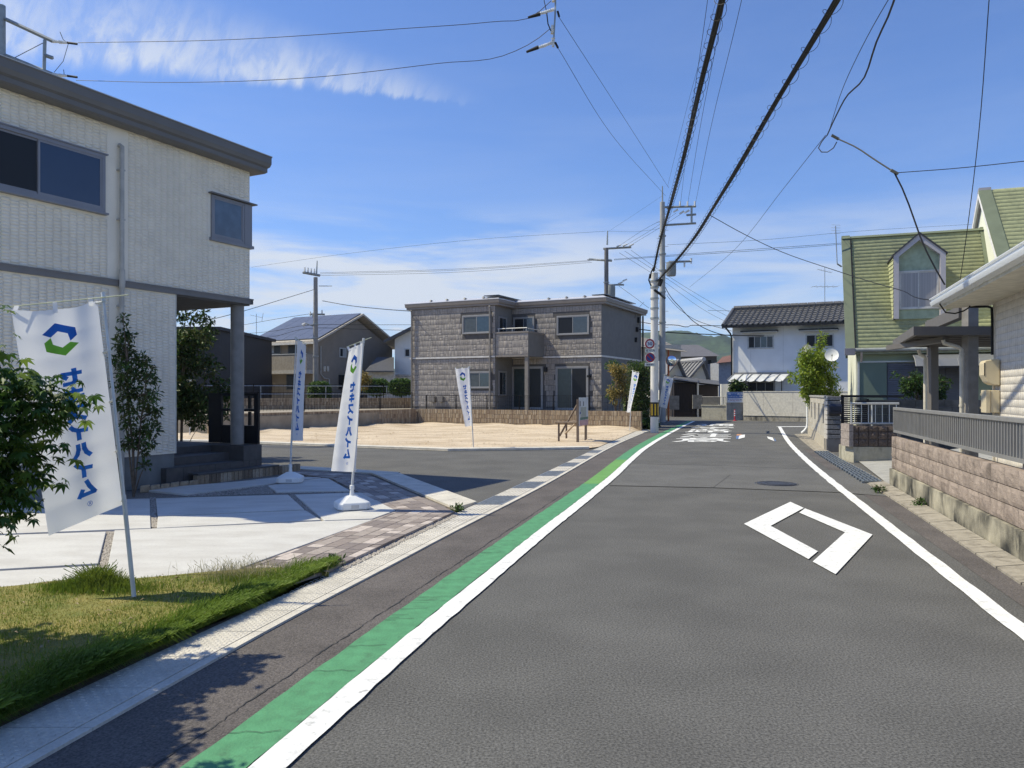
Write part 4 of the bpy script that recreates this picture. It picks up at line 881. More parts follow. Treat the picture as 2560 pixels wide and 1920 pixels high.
MB(gf).box(ub0, UL-.005, V0+.02, -.005, MZ+.05, 4.62).build('balcony', gts, gh)
link('facade_tiles', basket(gf, ub0, UL-.01, MZ+.16, 4.6, V0+.02, .27, []), gt, gh, kind='stuff')
MB(gf).box(ub0-.03, UL, V0-.02, V0+.12, 4.62, 4.70).box(ub0-.03, ub0+.1, V0+.12, 0, 4.62, 4.70).box(ub0-.02, UL, V0-.03, V0+.02, MZ+.03, MZ+.12).build('balcony_coping', gfas, gh)
m = MB(gf); m.tube([(ub0+.1, V0+.1, 4.87), (UL-.1, V0+.1, 4.87)], .025, 8).tube([(ub0+.05, V0+.15, 4.84), (ub0+.05, -.1, 4.84)], .02, 8)
for u in (ub0+.15, (ub0+UL)/2, UL-.15): m.tube([(u, V0+.1, 4.68), (u, V0+.1, 4.86)], .015, 6)
m.build('handrail', alul, gh, True)
MB(gf).box(ub0+.02, ub0+.2, V0+.03, V0+.2, .72, MZ+.04).build('balcony_post', M('post_taupe', (.22, .20, .175), .55), gh)
# flat roof with overhanging fascia following the step in the plan
o_ = .28; of = .13
pl = [(-o_, 6.8), (-o_, -o_), (UL-o_, -o_), (UL-o_, V0-o_), (UR+o_, V0-o_), (UR+o_, 6.8)]
def offs(d): return [(-o_+d, 6.8-d), (-o_+d, -of+d), (UL-o_+d, -of+d), (UL-o_+d, V0-of+d), (UR+o_-d, V0-of+d), (UR+o_-d, 6.8-d)]
m = MB(gf); lev = [(.128, ZE-.01), (.05, ZE), (.05, ZE+.10), (.0, ZE+.12), (-.02, ZE+.27), (-.02, ZE+.30)]
rings = [[(a, b, z) for a, b in offs(d)] for d, z in lev]
m.add([p for r in rings for p in r], [(i*6+k, i*6+(k+1) % 6, (i+1)*6+(k+1) % 6, (i+1)*6+k) for i in range(len(lev)-1) for k in range(6)]+[tuple(range(6))]); m.build('fascia', gfas, gh)
m = MB(gf); lev = [(-.03, ZE+.295), (-.03, ZE+.32), (.25, ZE+.43)]
rings = [[(a, b, z) for a, b in offs(d)] for d, z in lev]
m.add([p for r in rings for p in r], [(i*6+k, i*6+(k+1) % 6, (i+1)*6+(k+1) % 6, (i+1)*6+k) for i in range(2) for k in range(6)]+[tuple(range(12, 18))]); m.build('roof', wroof, gh)
for k, u in enumerate((.9, 1.9, 2.9, 5.7, 6.8, 7.9, 8.9)):
    vv = V0 if u > UL else 0
    MB(gf).hexa([(u-.07, vv-.1, ZE+.40), (u+.07, vv-.1, ZE+.40), (u+.07, vv+.1, ZE+.43), (u-.07, vv+.1, ZE+.43), (u-.01, vv-.05, ZE+.47), (u+.01, vv-.05, ZE+.47), (u+.01, vv+.05, ZE+.47), (u-.01, vv+.05, ZE+.47)]).build('snow_guard', blk, gh)
for u0, u1, va, vb in ((UL-.25, UL+.6, V0-.1, 1.), (-.2, .6, .2, 5.)):
    for k in range(4): MB(gf).box(u0, u1, va+(vb-va)*k/4, va+(vb-va)*(k+.93)/4, ZE+.47, ZE+.51).build('solar_panel', M('solar_cell', (.03, .035, .05), .2, .1, 20, spec=.6), gh)
dpm = M('downpipe_taupe', (.22, .20, .18), .5)
for u, v in ((UR-.12, V0), (UL+.25, V0)):
    m = MB(gf); m.tube([(u-.02, v-.2, ZE-.06), (u, v-.12, ZE-.1), (u, v-.1, ZE-.3), (u, v-.1, .75)], .045, 8); m.build('downpipe', dpm, gh, True)
m = MB(gf); m.tube([(-.12, 6.45, ZE-.05), (-.12, 6.45, .75)], .05, 8); m.build('downpipe', blk, gh, True)
for x, y in ((1282+81, 924),): MB(gf).box(*(lambda q: (q[0]-.06, q[0]+.06, -.16, 0, q[1]-.12, q[1]+.12))(gf.uz(1366, 924))).build('wall_lamp', blk, gh)
u, z = gf.uz(1475, 941); MB(gf).box(u-.05, u+.05, -.32, 0, z-.05, z+.06).build('wall_lamp', blk, gh)
for px in (1085, 1105): u, z = gf.uz(px, 998, V0); MB(gf).box(u-.14, u+.14, V0-.2, V0, z-.14, z+.14).build('vent_hood', M('vent_taupe', (.2, .18, .16), .5), gh)
u, z = .0, 5.6
for vv, zz_, s in ((5.9, 5.75, .12), (5.6, 5.2, .1), (5.4, 4.6, .1)): MB(gf).box(-.14, 0, vv-s, vv+s, zz_-s*1.3, zz_+s*1.3).build('vent_hood', blk, gh)
# black mesh fence in front of the grey house
def mesh_fence(label, a, b, z0, z1, np_, nb, m_=None, group=None):
    m_ = m_ or M('black_fence', (.012, .012, .013), .85, spec=.1); a, b = Vector((*a, 0)), Vector((*b, 0)); t = thing('mesh_fence', label, 'fence', (a.x, a.y, z0), group)
    for k in range(np_+1): p = a.lerp(b, k/np_); MB().tube([(p.x, p.y, z0), (p.x, p.y, z1+.03)], .028, 6).build('post', m_, t)
    MB().tube([(a.x, a.y, z1), (b.x, b.y, z1)], .011, 6).build('top_rail', m_, t)
    m = MB()
    for k in range(nb): p = a.lerp(b, (k+.5)/nb); m.tube([(p.x, p.y, z0+.04), (p.x, p.y, z1)], .0045, 3, False)
    for zz_ in np.linspace(z0+.08, z1-.1, 4): m.tube([(a.x, a.y, zz_), (b.x, b.y, zz_)], .004, 3, False)
    m.build('mesh_wire', m_, t, kind='stuff'); return t
# ribbed block walls round the plot
ribm = [M('block_tan', (.34, .26, .17), .9, .12, 8), M('block_brown', (.25, .185, .125), .9, .12, 8), M('block_pale', (.42, .34, .24), .9, .12, 8)]
def ribbed_wall(label, a, b, courses, z0, ch=.2, bl=.4, th=.14, cap=None, maxn=300):
    a, b = Vector((*a, 0)), Vector((*b, 0)); d = (b-a).normalized(); n = Vector((-d.y, d.x, 0)); L_ = (b-a).length
    t = thing('ribbed_block_wall', label, 'wall', (a.x, a.y, z0), 'ribbed block walls round the plots'); nb = round(L_/bl); bl = L_/nb; protos = []
    ang = math.atan2(d.y, d.x)
    for v in range(12):
        rr = random.Random(v+3); m = MB(); m.box(.002, bl-.002, .016, th-.016, .002, ch-.003); x = .003; mi = [1]*6
        while x < bl-.02:
            w = rr.choice([.03, .045, .045, .06, .075]); w = min(w, bl-.003-x); dp = rr.uniform(0, .014)
            m.box(x, x+w-.010, dp, th-dp, .003, ch-.006); x += w; mi += [rr.choices([0, 1, 2], [.5, .25, .25])[0]]*6
        me = bpy.data.meshes.new('block'); me.from_pydata(m.v, [], m.f); [me.materials.append(q) for q in ribm]; me.polygons.foreach_set('material_index', mi); protos.append(me)
    cnt = 0
    for c in range(courses):
        for k in range(nb):
            o = bpy.data.objects.new('block', protos[random.randrange(12)]); COL.objects.link(o); o.parent = t
            p = a+d*(bl*k); o.location = (p.x-t.location.x, p.y-t.location.y, c*ch); o.rotation_euler = (0, 0, ang)
    return t
WA, WB, WC = (5.42, 32.25), (-4.64, 37.6), (-10.9, 27.7)
ribbed_wall('ribbed tan block wall standing in sun below the grey tiled house', WB, WA, 4, .02, .205)
ribbed_wall('shaded ribbed block wall along the far side of the sandy plot', WC, WB, 4, .02, .205)
ribbed_wall('ribbed block wall of the upper plot seen above the shaded one', (-17.5, 38.5), (-5.2, 45.5), 3, .72, .205)
mesh_fence('thin black mesh fence below the ground floor of the grey house', (5.0, 33.6), (-4.3, 38.6), .74, 1.48, 6, 90)
mesh_fence('black mesh fence on the shaded ribbed wall', (WC[0]-.2, WC[1]+.2), (WB[0]-.3, WB[1]+.4), .84, 1.62, 5, 70)
mesh_fence('black mesh fence far behind the upper plot', (-19, 41), (-5.5, 47.5), 1.3, 2.1, 6, 60)
gfn = thing('steel_pipe_fence', 'grey steel pipe fence in front of the tan house and its hedges', 'fence', (-16, 48, .8))
a, b = Vector((-19, 45.5, 0)), Vector((-4.6, 52, 0))
for k in range(9): p = a.lerp(b, k/8); MB().tube([(p.x, p.y, .7), (p.x, p.y, 2.05)], .035, 6).build('post', galv, gfn)
for z in (2.05, 1.55, 1.1): MB().tube([(a.x, a.y, z), (b.x, b.y, z)], .03, 6).build('rail', galv, gfn)
# ---------------------------------------------------------------- tan house with solar roof
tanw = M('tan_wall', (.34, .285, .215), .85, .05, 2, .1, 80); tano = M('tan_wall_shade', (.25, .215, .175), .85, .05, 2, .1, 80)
tn = R(29); tf = Fr(P(795, 983, 57)[:2], (-math.cos(tn), math.sin(tn)), (math.sin(tn), math.cos(tn)))
th = thing('tan_house', 'tan two storey house with dark solar panels on its gable roof', 'house', tf((0, 0, 0)))
e = lambda px, py: tf.uz(px, py)
ulw = e(640, 900)[0]; DG = 9.0
MB(tf).box(0.12, ulw, 0, DG, .7, 5.35).build('wall', tanw, th)
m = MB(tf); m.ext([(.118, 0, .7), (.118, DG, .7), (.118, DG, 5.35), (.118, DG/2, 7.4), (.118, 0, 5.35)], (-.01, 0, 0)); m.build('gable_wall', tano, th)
rz = lambda v: 5.45+(min(v, DG-v)+.6)*.47
m = MB(tf)
for va, vb in ((-.6, DG/2), (DG+.6, DG/2)):
    za, zb = rz(min(va, DG-va)), rz(DG/2)
    m.hexa([(-.55, va, za-.12), (ulw+.5, va, za-.12), (ulw+.5, vb, zb-.12), (-.55, vb, zb-.12), (-.55, va, za+.03), (ulw+.5, va, za+.03), (ulw+.5, vb, zb+.03), (-.55, vb, zb+.03)])
m.build('roof', M('tan_eaves', (.45, .40, .33), .7), th)
sol = M('solar_cell_far', (.10, .105, .13), .3, .1, 3, spec=.6)
for i in range(6):
    for j in range(5):
        u0, u1 = -.4+(ulw+.7)*i/6+.015, -.4+(ulw+.7)*(i+1)/6-.015; v0, v1 = -.45+(DG/2+.35)*j/5+.01, -.45+(DG/2+.35)*(j+1)/5-.01
        MB(tf).hexa([(u0, v0, rz(v0)+.08), (u1, v0, rz(v0)+.08), (u1, v1, rz(v1)+.08), (u0, v1, rz(v1)+.08), (u0, v0, rz(v0)+.12), (u1, v0, rz(v0)+.12), (u1, v1, rz(v1)+.12), (u0, v1, rz(v1)+.12)]).build('solar_panel', sol, th)
MB(tf).box(-.5, ulw+.45, -.72, -.58, 5.22, 5.36).build('gutter', M('cream_gutter', (.62, .58, .50), .5), th)
r = rect(tf, 0, 669, 861, 703, 885); window(th, tf, *r, 0, 2, .05, .05, M('tan_window', (.2, .19, .17), .5), [glassd, M('lace_curtain', (.35, .36, .37), .4)])
r = rect(tf, 0, 720, 861, 745, 887); window(th, tf, *r, 0, 1, .05, .05, M('tan_window', (.2, .19, .17), .5), glassd)
r = rect(tf, -1.2, 645, 889, 766, 924); MB(tf).box(r[0]-.0, r[1], -1.2, 0, r[2], r[3]).build('balcony', M('tan_balcony', (.33, .29, .24), .8), th)
MB(tf).box(r[0], r[1]+.02, -1.23, -1.17, r[3], r[3]+.06).build('balcony_rail', alul, th); MB(tf).box(r[0]-.01, r[1]+.01, -1.24, -.02, r[2]-.28, r[2]-.01).build('balcony_base', M('tan_balcony_base', (.46, .43, .38), .8), th)
r = rect(tf, 0, 716, 934, 760, 975); window(th, tf, *r, 0, 2, .05, .05, M('tan_window', (.2, .19, .17), .5), [glassd, glassd])
r = rect(tf, 0, 662, 936, 680, 975); window(th, tf, *r, 0, 1, .05, .05, M('brown_door', (.07, .045, .035), .6), M('brown_door', (.07, .045, .035), .6), name='door')
tg = Fr(tf((.12, 0, 0))[:2], tf.dv, tf.du)
r = rect(tg, 0, 848, 869, 865, 894); window(th, tg, *r, -.0, 2, .05, .05, alul, [glassd, M('lace_curtain', (.35, .36, .37), .4)])
r = rect(tg, 0, 846, 937, 868, 973); window(th, tg, *r, -.0, 1, .05, .05, blk, glassd)
for px in (809, 817): u, z = tg.uz(px, 922); MB(tg).box(u-.1, u+.12, -.12, 0, z-.2, z+.2).build('meter_box', M('meter_beige', (.5, .47, .4), .6), th)
m = MB(tg); u, z = tg.uz(800, 915); m.tube([(u, -.08, 5.1), (u, -.08, z-.6), (u+.35, -.08, z-.9), (u+.9, -.08, z-.95), (u+.95, -.08, .8)], .05, 6); m.build('drain_pipe', M('pipe_grey', (.42, .41, .38), .5), th, True)
def antenna(label, base, h, kind=0):
    t = thing('tv_antenna', label, 'antenna', base); x, y, z = base
    MB().tube([(x, y, z), (x, y, z+h)], .02, 5).build('mast', galv, t)
    m = MB(); m.tube([(x-.45, y, z+h*.9+.12), (x+.45, y+.1, z+h*.9-.08)], .012, 4)
    for k in range(7): u = -.42+k*.14; m.tube([(x+u, y-.22, z+h*.9+.02-u*.2), (x+u, y+.22, z+h*.9+.02-u*.2)], .008, 3)
    if kind: m.tube([(x-.8, y, z+h*.5), (x+.8, y, z+h*.5)], .012, 4); [m.tube([(x+u, y-.5, z+h*.5), (x+u, y+.5, z+h*.5)], .009, 3) for u in (-.7, -.35, 0, .35, .7)]
    else: m.tube([(x+.42, y, z+h*.9-.35), (x+.5, y+.1, z+h*.9+.3)], .02, 4)
    m.build('elements', galv, t); return t
pa_ = P(641, 855, 60); antenna('thin television antenna on the left end of the solar roof', pa_, 2.2)
# neighbours: white house with dark tiled lower roof, black house, low pale house
wh = thing('white_house_behind', 'white plastered house with dark tiled roofs between the tan and grey houses', 'house', P(1000, 983, 60))
wpl = M('white_plaster', (.72, .71, .67), .85, .04, 2); drk = M('dark_kawara', (.085, .085, .09), .55, .2, 30)
q = lambda px, py, Y=60: P(px, py, Y)
x0, x1 = q(987, 900)[0], q(1050, 900)[0]
MB().box(x0, x1, 60, 68, .7, q(0, 848)[2]).build('wall', wpl, wh)
m = MB(); m.ext([q(987, 848), q(1060, 848), q(1060, 800)], (0, 7, 0)); m.build('gable_wall', wpl, wh)
m = MB(); zl, zr = q(962, 856)[2], q(1062, 806)[2]; xa, xb = q(962, 0)[0], q(1062, 0)[0]; m.hexa([(xa, 59.3, zl-.1), (xb, 59.3, zr-.1), (xb, 69, zr-.1), (xa, 69, zl-.1), (xa, 59.3, zl+.12), (xb, 59.3, zr+.12), (xb, 69, zr+.12), (xa, 69, zl+.12)]); m.build('roof', drk, wh)
m = MB(); m.hexa([q(913, 930, 57), q(985, 930, 57), q(985, 897, 60), q(942, 897, 60), q(913, 927, 57), q(985, 927, 57), q(985, 893, 60), q(942, 893, 60)]); m.build('lower_roof', drk, wh)
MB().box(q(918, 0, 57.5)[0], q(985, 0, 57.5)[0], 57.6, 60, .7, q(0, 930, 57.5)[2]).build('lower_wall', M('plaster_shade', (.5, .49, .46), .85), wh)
wf = Fr((x1, 60), (-1, 0), (0, 1)); r = rect(wf, 0, 1011, 871, 1026, 893); window(wh, wf, *r, 0, 1, .05, .05, alul, glassd)
MB().box(q(944, 0, 59)[0], q(1026, 0, 59)[0], 58.2, 59.8, q(0, 941, 59)[2], q(0, 937, 59)[2]).build('canopy', alu, wh)
bh = thing('black_house', 'black clad flat roofed house seen past the dark porch tree', 'house', P(540, 983, 46))
q = lambda px, py, Y=46: P(px, py, Y)
blkw = M('black_cladding', (.02, .021, .026), .6, .1, 4)
MB().box(q(380, 0)[0], q(549, 0)[0], 46, 56, .0, q(0, 824)[2]).build('wall', blkw, bh); MB().box(q(370, 0)[0], q(557, 0)[0], 45.6, 56.4, q(0, 826)[2], q(0, 818)[2]).build('roof', blkw, bh)
lh = thing('low_pale_house', 'low pale house with a grey tiled roof behind the porch pillar', 'house', P(590, 983, 66))
q = lambda px, py, Y=66: P(px, py, Y)
MB().box(q(548, 0)[0], q(652, 0)[0], 66, 73, .7, q(0, 935)[2]).build('wall', M('pale_wall', (.55, .52, .47), .85), lh)
MB().hexa([q(540, 937, 65.4), q(660, 937, 65.4), q(660, 900, 70), q(560, 900, 70), q(540, 934, 65.4), q(660, 934, 65.4), q(660, 897, 70), q(560, 897, 70)]).build('roof', M('grey_roof', (.22, .20, .20), .7, .15, 20), lh)
lf_ = Fr((q(652, 0)[0], 66), (-1, 0), (0, 1)); r = rect(lf_, 0, 616, 942, 634, 980); window(lh, lf_, *r, 0, 2, .05, .05, blk, [glassd, M('lace_curtain', (.35, .36, .37), .4)])
# hedges and trees round the tan house
rh = random.Random(21)
lf_hd = leaf('leaf_hedge', (.045, .10, .014), (.09, .16, .022), .25)
def topiary(label, px0, px1, py0, py1, Y, seed, lm=lf_hd, n=3500, grp='clipped hedges by the pipe fence'):
    a, b = P(px0, py0, Y), P(px1, py1, Y); c = ((a[0]+b[0])/2, Y, (a[2]+b[2])/2); r = ((b[0]-a[0])/2, .9, (a[2]-b[2])/2)
    rng_ = np.random.default_rng(seed); d = rng_.normal(size=(n, 3)); d /= np.linalg.norm(d, axis=1)[:, None]; d = np.sign(d)*np.abs(d)**.75
    v, f = leaves([(c, (r[0]*.92, r[1]*.92, r[2]*.92))], n, .13, rng_, aspect=.6); cc = np.repeat(d, 4, 0); base = v-np.repeat(v.reshape(-1, 4, 3)[:, 0], 4, 0)
    v = np.array(c)+cc*np.array(r)*np.repeat(rng_.uniform(.86, 1.02, n), 4)[:, None]+base
    t = thing('clipped_hedge', label, 'hedge', (c[0], Y, .7), grp); link('foliage', npmesh('foliage', v, f), lm, t, kind='stuff')
    m = MB(); m.lathe((c[0], c[1], 0), [(.05, .6), (.05, c[2])], 6)
    prof_ = [(max(.05, r[0]*.8*math.cos(x_)), r[2]*.8*math.sin(x_)) for x_ in np.linspace(-1.5, 1.5, 8)]
    m2 = MB(); k0 = 14; vs_ = []
    for rr_, zz_ in prof_:
        for k in range(k0): an = 2*math.pi*k/k0; vs_.append((c[0]+rr_*math.cos(an), c[1]+rr_*math.sin(an)*r[1]/r[0], c[2]+zz_))
    m.add(vs_, [(i*k0+k, i*k0+(k+1) % k0, (i+1)*k0+(k+1) % k0, (i+1)*k0+k) for i in range(7) for k in range(k0)]); m.build('branches', M('hedge_core', (.02, .035, .01), .9), t)
topiary('round clipped hedge beside the concrete pole', 772, 826, 953, 1006, 49.5, 31)
topiary('clipped oval hedge with loose leaves, middle of the row', 911, 972, 947, 988, 52, 32)
topiary('flat topped clipped hedge next to the grey house corner', 973, 1034, 947, 988, 50.5, 33)
yp = P(912, 975, 51); plant('yellow_shrub', 'small yellow leaved shrub between flag and clipped hedges', 'shrub', (yp[0], 51, .7), [([(yp[0], 51, .7), P(912, 955, 51)], [.03, .01])], [(P(x, y, 51), (.3, .3, .28)) for x, y in ((912, 942), (918, 950), (905, 952), (910, 965))], 500, .2, lf_ye, seed=5)
for lab, px, py, Y, rr_, n, lm, sd in (('dark green tree at the left end of the tan house', 622, 925, 59, (1.1, .8, 1.9), 2200, lf_md, 7), ('light green roadside tree far behind the porch', 570, 910, 72, (1.2, 1, 1.4), 1400, leaf('leaf_light', (.12, .18, .04), (.2, .26, .07)), 8),
                                     ('low light green bush below the porch roof line', 590, 930, 70, (.9, .8, .8), 900, leaf('leaf_light', (.12, .18, .04), (.2, .26, .07)), 9)):
    c = P(px, py, Y); rb = random.Random(sd)
    plant('tree', lab, 'tree', (c[0], Y, 0), [([(c[0], Y, 0), (c[0], Y, c[2])], [.12, .05])], blob(c, rr_, 22, rb, .35, .6), n, .25, lm, seed=sd)
# planting by the right corner of the grey house
c = P(1546, 965, 33.7); rb = random.Random(41)
plant('golden_bamboo_shrub', 'golden leaved slim shrub above the right end of the block wall', 'shrub', (c[0], 33.7, .7), [([(c[0], 33.7, .7), P(1552, 985, 33.7), P(1550, 930, 33.7)], [.025, .02, .008]), ([(c[0]-.15, 33.7, .7), P(1538, 970, 33.7)], [.02, .006])], [(P(rb.gauss(1545, 10), rb.uniform(915, 1005), 33.7+rb.uniform(-.3, .3)), (.2, .2, .2)) for _ in range(34)], 2600, .12, [lf_ye, lf_ye, lf_ol], seed=41, droop=.5)
c = P(1530, 912, 34.2); plant('green_bush', 'small green branch tip showing behind the golden shrub', 'shrub', (c[0]+.2, 34.2, .7), [([(c[0]+.2, 34.2, .7), P(1530, 915, 34.2)], [.02, .006])], [(P(x, y, 34.2), (.22, .22, .16)) for x, y in ((1522, 915), (1532, 908), (1542, 912), (1526, 990), (1540, 960))], 500, .11, lf_md, seed=43)
rb = random.Random(45)
plant('roadside_tree', 'dark leafy tree filling the gap behind the striped utility pole', 'tree', P(1596, 1075, 36)[:2]+(0,), [([P(1600, 1078, 36), P(1604, 1020, 36), P(1600, 960, 36)], [.06, .05, .02]), ([P(1592, 1078, 36), P(1588, 1000, 36)], [.05, .02])], [(P(rb.uniform(1570, 1622), rb.uniform(915, 1058), 36+rb.uniform(-.7, .9)), (.35, .35, .3)) for _ in range(60)], 8000, .16, [lf_dk, lf_md, lf_ol], seed=45)
rb = random.Random(46)
plant('low_bush', 'low dark bush at the foot of the block wall end', 'bush', P(1615, 1070, 33.8)[:2]+(0,), [], [(P(rb.uniform(1606, 1640), rb.uniform(1053, 1070), 33.8+rb.uniform(-.4, .4)), (.25, .25, .14)) for _ in range(16)], 1800, .12, [lf_md, lf_dk], seed=46)
# ---------------------------------------------------------------- retaining wall, fence and gutter on the right
def wf_(t, off=0.): return wall_x(t)+off
rwall = thing('retaining_wall', 'stained concrete base with brown split faced blocks below the grey bar fence', 'wall', (wall_x(13.2), 13.2, 0))
stn = stained('concrete_stained', (.44, .40, .30), (.03, .03, .026), .31, .50, 6)
ys = np.linspace(4.2, 13.26, 24)
m = MB(); m.strip([(wf_(a), a, 0) for a in ys], [(wf_(a), a, .305) for a in ys]); m.strip([(wf_(a), a, .305) for a in ys], [(wf_(a, .2), a, .315) for a in ys]); b = ys[-1]
m.add([(wf_(b), b, 0), (wf_(b, .2), b, 0), (wf_(b, .2), b, .315), (wf_(b), b, .305)], [(0, 1, 2, 3)])
m.build('concrete_base', stn, rwall)
spl1 = [stained('split_block_a', (.325, .26, .215), (.10, .08, .066), .44, .70, 5, .95, .6), stained('split_block_b', (.355, .285, .235), (.11, .088, .072), .46, .72, 5, .95, .6)]
for c in range(3):
    z0, z1 = .318+c*.182, .318+(c+1)*.182-.009; y = 4.2+(.2 if c % 2 else 0)
    while y < 13.2:
        b = min(y+.395, 13.24); nz, ny = 4, 6; m = MB(); g = []
        for j in range(nz+1):
            for i in range(ny+1):
                yy = y+.0015+(b-y-.003)*i/ny; edge = i in (0, ny) or j in (0, nz); g.append((wf_(yy, .035-(0 if edge else random.uniform(.004, .016))), yy, z0+(z1-z0)*j/nz))
        fs = [(j*(ny+1)+i, j*(ny+1)+i+1, (j+1)*(ny+1)+i+1, (j+1)*(ny+1)+i) for j in range(nz) for i in range(ny)]
        k = len(g); g += [(wf_(y, .17), y+.003, z0), (wf_(b, .17), b-.003, z0), (wf_(b, .17), b-.003, z1), (wf_(y, .17), y+.003, z1)]
        t_ = nz*(ny+1); fs += [(t_+i, t_+i+1, k+2) for i in range(ny)][:0]+[tuple(list(range(t_, t_+ny+1))+[k+2, k+3]), tuple([k, k+3]+[j*(ny+1) for j in range(nz, -1, -1)]), tuple([k+1]+[j*(ny+1)+ny for j in range(nz+1)]+[k+2])]
        m.add(g, fs); m.build('block', spl1[(c+int(y*2.5)) % 2], rwall, recalc=False); y = b if b < 13.23 else 14
m = MB(); m.hexa([(wf_(4.2, .05), 4.2, .3), (wf_(4.2, .16), 4.2, .3), (wf_(13.25, .16), 13.25, .3), (wf_(13.25, .05), 13.25, .3), (wf_(4.2, .05), 4.2, .84), (wf_(4.2, .16), 4.2, .84), (wf_(13.25, .16), 13.25, .84), (wf_(13.25, .05), 13.25, .84)])
m.build('mortar', M('mortar_dark', (.05, .045, .04), .95), rwall)
fence = thing('bar_fence', 'grey aluminium bar fence on top of the brown block retaining wall', 'fence', (wall_x(13.2)+.1, 13.2, .86))
fm_ = M('fence_grey', (.25, .245, .235), .5, .06, 6, metal=.2)
fa, fb = Vector((wf_(13.3, .1), 13.3, 0)), Vector((wf_(4.3, .1), 4.3, 0)); fd = (fb-fa).normalized(); FL = (fb-fa).length; ff = Fr((fa.x, fa.y), (fd.x, fd.y))
MB(ff).box(0, FL, -.03, .03, 1.31, 1.36).build('top_rail', fm_, fence, bevel=.006); MB(ff).box(0, FL, -.022, .022, .925, .965).build('bottom_rail', fm_, fence)
bar = MB(ff).box(.03, .055, -.012, .012, .965, 1.31).build('bar', fm_, fence)
k = 1
while .09*k < FL: c_ = inst(bar, fence); c_.location = (fd.x*.09*k, fd.y*.09*k, 0); k += 1
for u in (.02, 2.0, 4.0, 6.0, 8.0): MB(ff).box(u, u+.05, .035, .085, .84, 1.33).build('post', fm_, fence)
MB(ff).box(-.01, .03, -.025, .025, .92, 1.36).build('end_stile', fm_, fence)
rg_ = struct(MB().strip([(redge(t), t, .006) for t in np.linspace(3, 30, 40)], [(wf_(t, .02), t, .02) for t in np.linspace(3, 30, 40)]).build('side_gutter', stained('gutter_dirty', (.30, .27, .215), (.07, .06, .05), .46, .72, 6)))
stg = stained('gutter_slab', (.34, .305, .245), (.09, .075, .06), .45, .75, 7)
t = 4.0
while t < 29.5:
    b = t+.59
    if 13.5 < t < 20.4:
        m = MB()
        for k in range(5):
            x0 = .06+.075*k; m.hexa([(wf_(t, -.44+x0), t+.01, .01), (wf_(t, -.44+x0+.03), t+.01, .01), (wf_(b, -.44+x0+.03), b-.01, .01), (wf_(b, -.44+x0), b-.01, .01), (wf_(t, -.44+x0), t+.01, .045), (wf_(t, -.44+x0+.03), t+.01, .045), (wf_(b, -.44+x0+.03), b-.01, .045), (wf_(b, -.44+x0), b-.01, .045)])
        for s in (.02, .3, .56): m.hexa([(wf_(t+s, -.41), t+s, .005), (wf_(t+s, -.02), t+s, .005), (wf_(t+s, -.02), t+s+.02, .005), (wf_(t+s, -.41), t+s+.02, .005), (wf_(t+s, -.41), t+s, .04), (wf_(t+s, -.02), t+s, .04), (wf_(t+s, -.02), t+s+.02, .04), (wf_(t+s, -.41), t+s+.02, .04)])
        m.build('steel_grating', M('grating_steel', (.22, .25, .28), .45, .1, 20, metal=.5), rg_)
    else:
        x0, x1 = -.30, -.015
        MB().hexa([(wf_(t, x0), t+.004, .0), (wf_(t, x1), t+.004, .0), (wf_(b, x1), b-.004, .0), (wf_(b, x0), b-.004, .0), (wf_(t, x0), t+.004, .025), (wf_(t, x1), t+.004, .045), (wf_(b, x1), b-.004, .045), (wf_(b, x0), b-.004, .025)]).build('gutter_slab', stg, rg_)
    t += .6
# low split block wall with white railing facing the road opening
gx = Fr(P(2134, 983, 17.7)[:2], (1, -.05), (.05, 1))
lw = thing('split_block_planter', 'low brown split block wall on a concrete plinth between gate and driveway', 'wall', gx((0, 0, 0)))
MB(gx).box(0, 1.05, 0, .9, 0, .365).build('concrete_base', stained('plinth_stained', (.42, .39, .30), (.08, .075, .06), .55, .75, 3), lw)
sb = M('split_block', (.16, .122, .10), .95, .25, 30, 1.4, 70)
for r_ in range(3):
    for k in range(5):
        u0 = -.03+k*.2; w = .19 if k else .12; z0 = .37+r_*.175; z1 = min(z0+.168, .84); m = MB(gx); u0 = u0 if k else .0; u0 = .12+(k-1)*.22+.008 if k else .0; u1 = u0+(.205 if k else .115)
        m.hexa([(u0, .02, z0), (u1, .02, z0), (u1, .3, z0), (u0, .3, z0), (u0, .02, z1), (u1, .02, z1), (u1, .3, z1), (u0, .3, z1)]); c_ = len(m.v)
        m.add([(u0+.006, .019, z0+.006), (u1-.006, .019, z0+.006), (u1-.006, .019, z1-.006), (u0+.006, .019, z1-.006), ((u0+u1)/2+random.uniform(-.03, .03), -.012, (z0+z1)/2)], [(0, 1, 4), (1, 2, 4), (2, 3, 4), (3, 0, 4)]); m.build('block', sb, lw)
m = MB(gx)
for r_ in range(3): m.box(-.1, -.005, 0, .5, .37+r_*.175, .37+r_*.175+.168)
m.build('end_block', M('split_block_pale', (.33, .28, .25), .95, .2, 20, .6, 50), lw)
rail = thing('railing', 'pale metal railing with thin upright bars on the brown split blocks', 'railing', gx((0, 0, .84)))
m = MB(gx); m.tube([(-.03, .1, 1.36), (1.06, .1, 1.36)], .026, 8); m.build('top_rail', alul, rail, True)
m = MB(gx); m.tube([(.02, .1, .90), (1.06, .1, .90)], .022, 8); m.build('bottom_rail', alul, rail, True)
b0 = MB(gx).tube([(.06, .1, .9), (.06, .1, 1.36)], .009, 6).build('bar', alul, rail)
for k in range(1, 7): c_ = inst(b0, rail); c_.location = (gx.du[0]*.157*k, gx.du[1]*.157*k, 0)
for u in (0., .47): MB(gx).tube([(u, .14, .84), (u, .14, 1.34)], .02, 6).build('post', alul, rail)
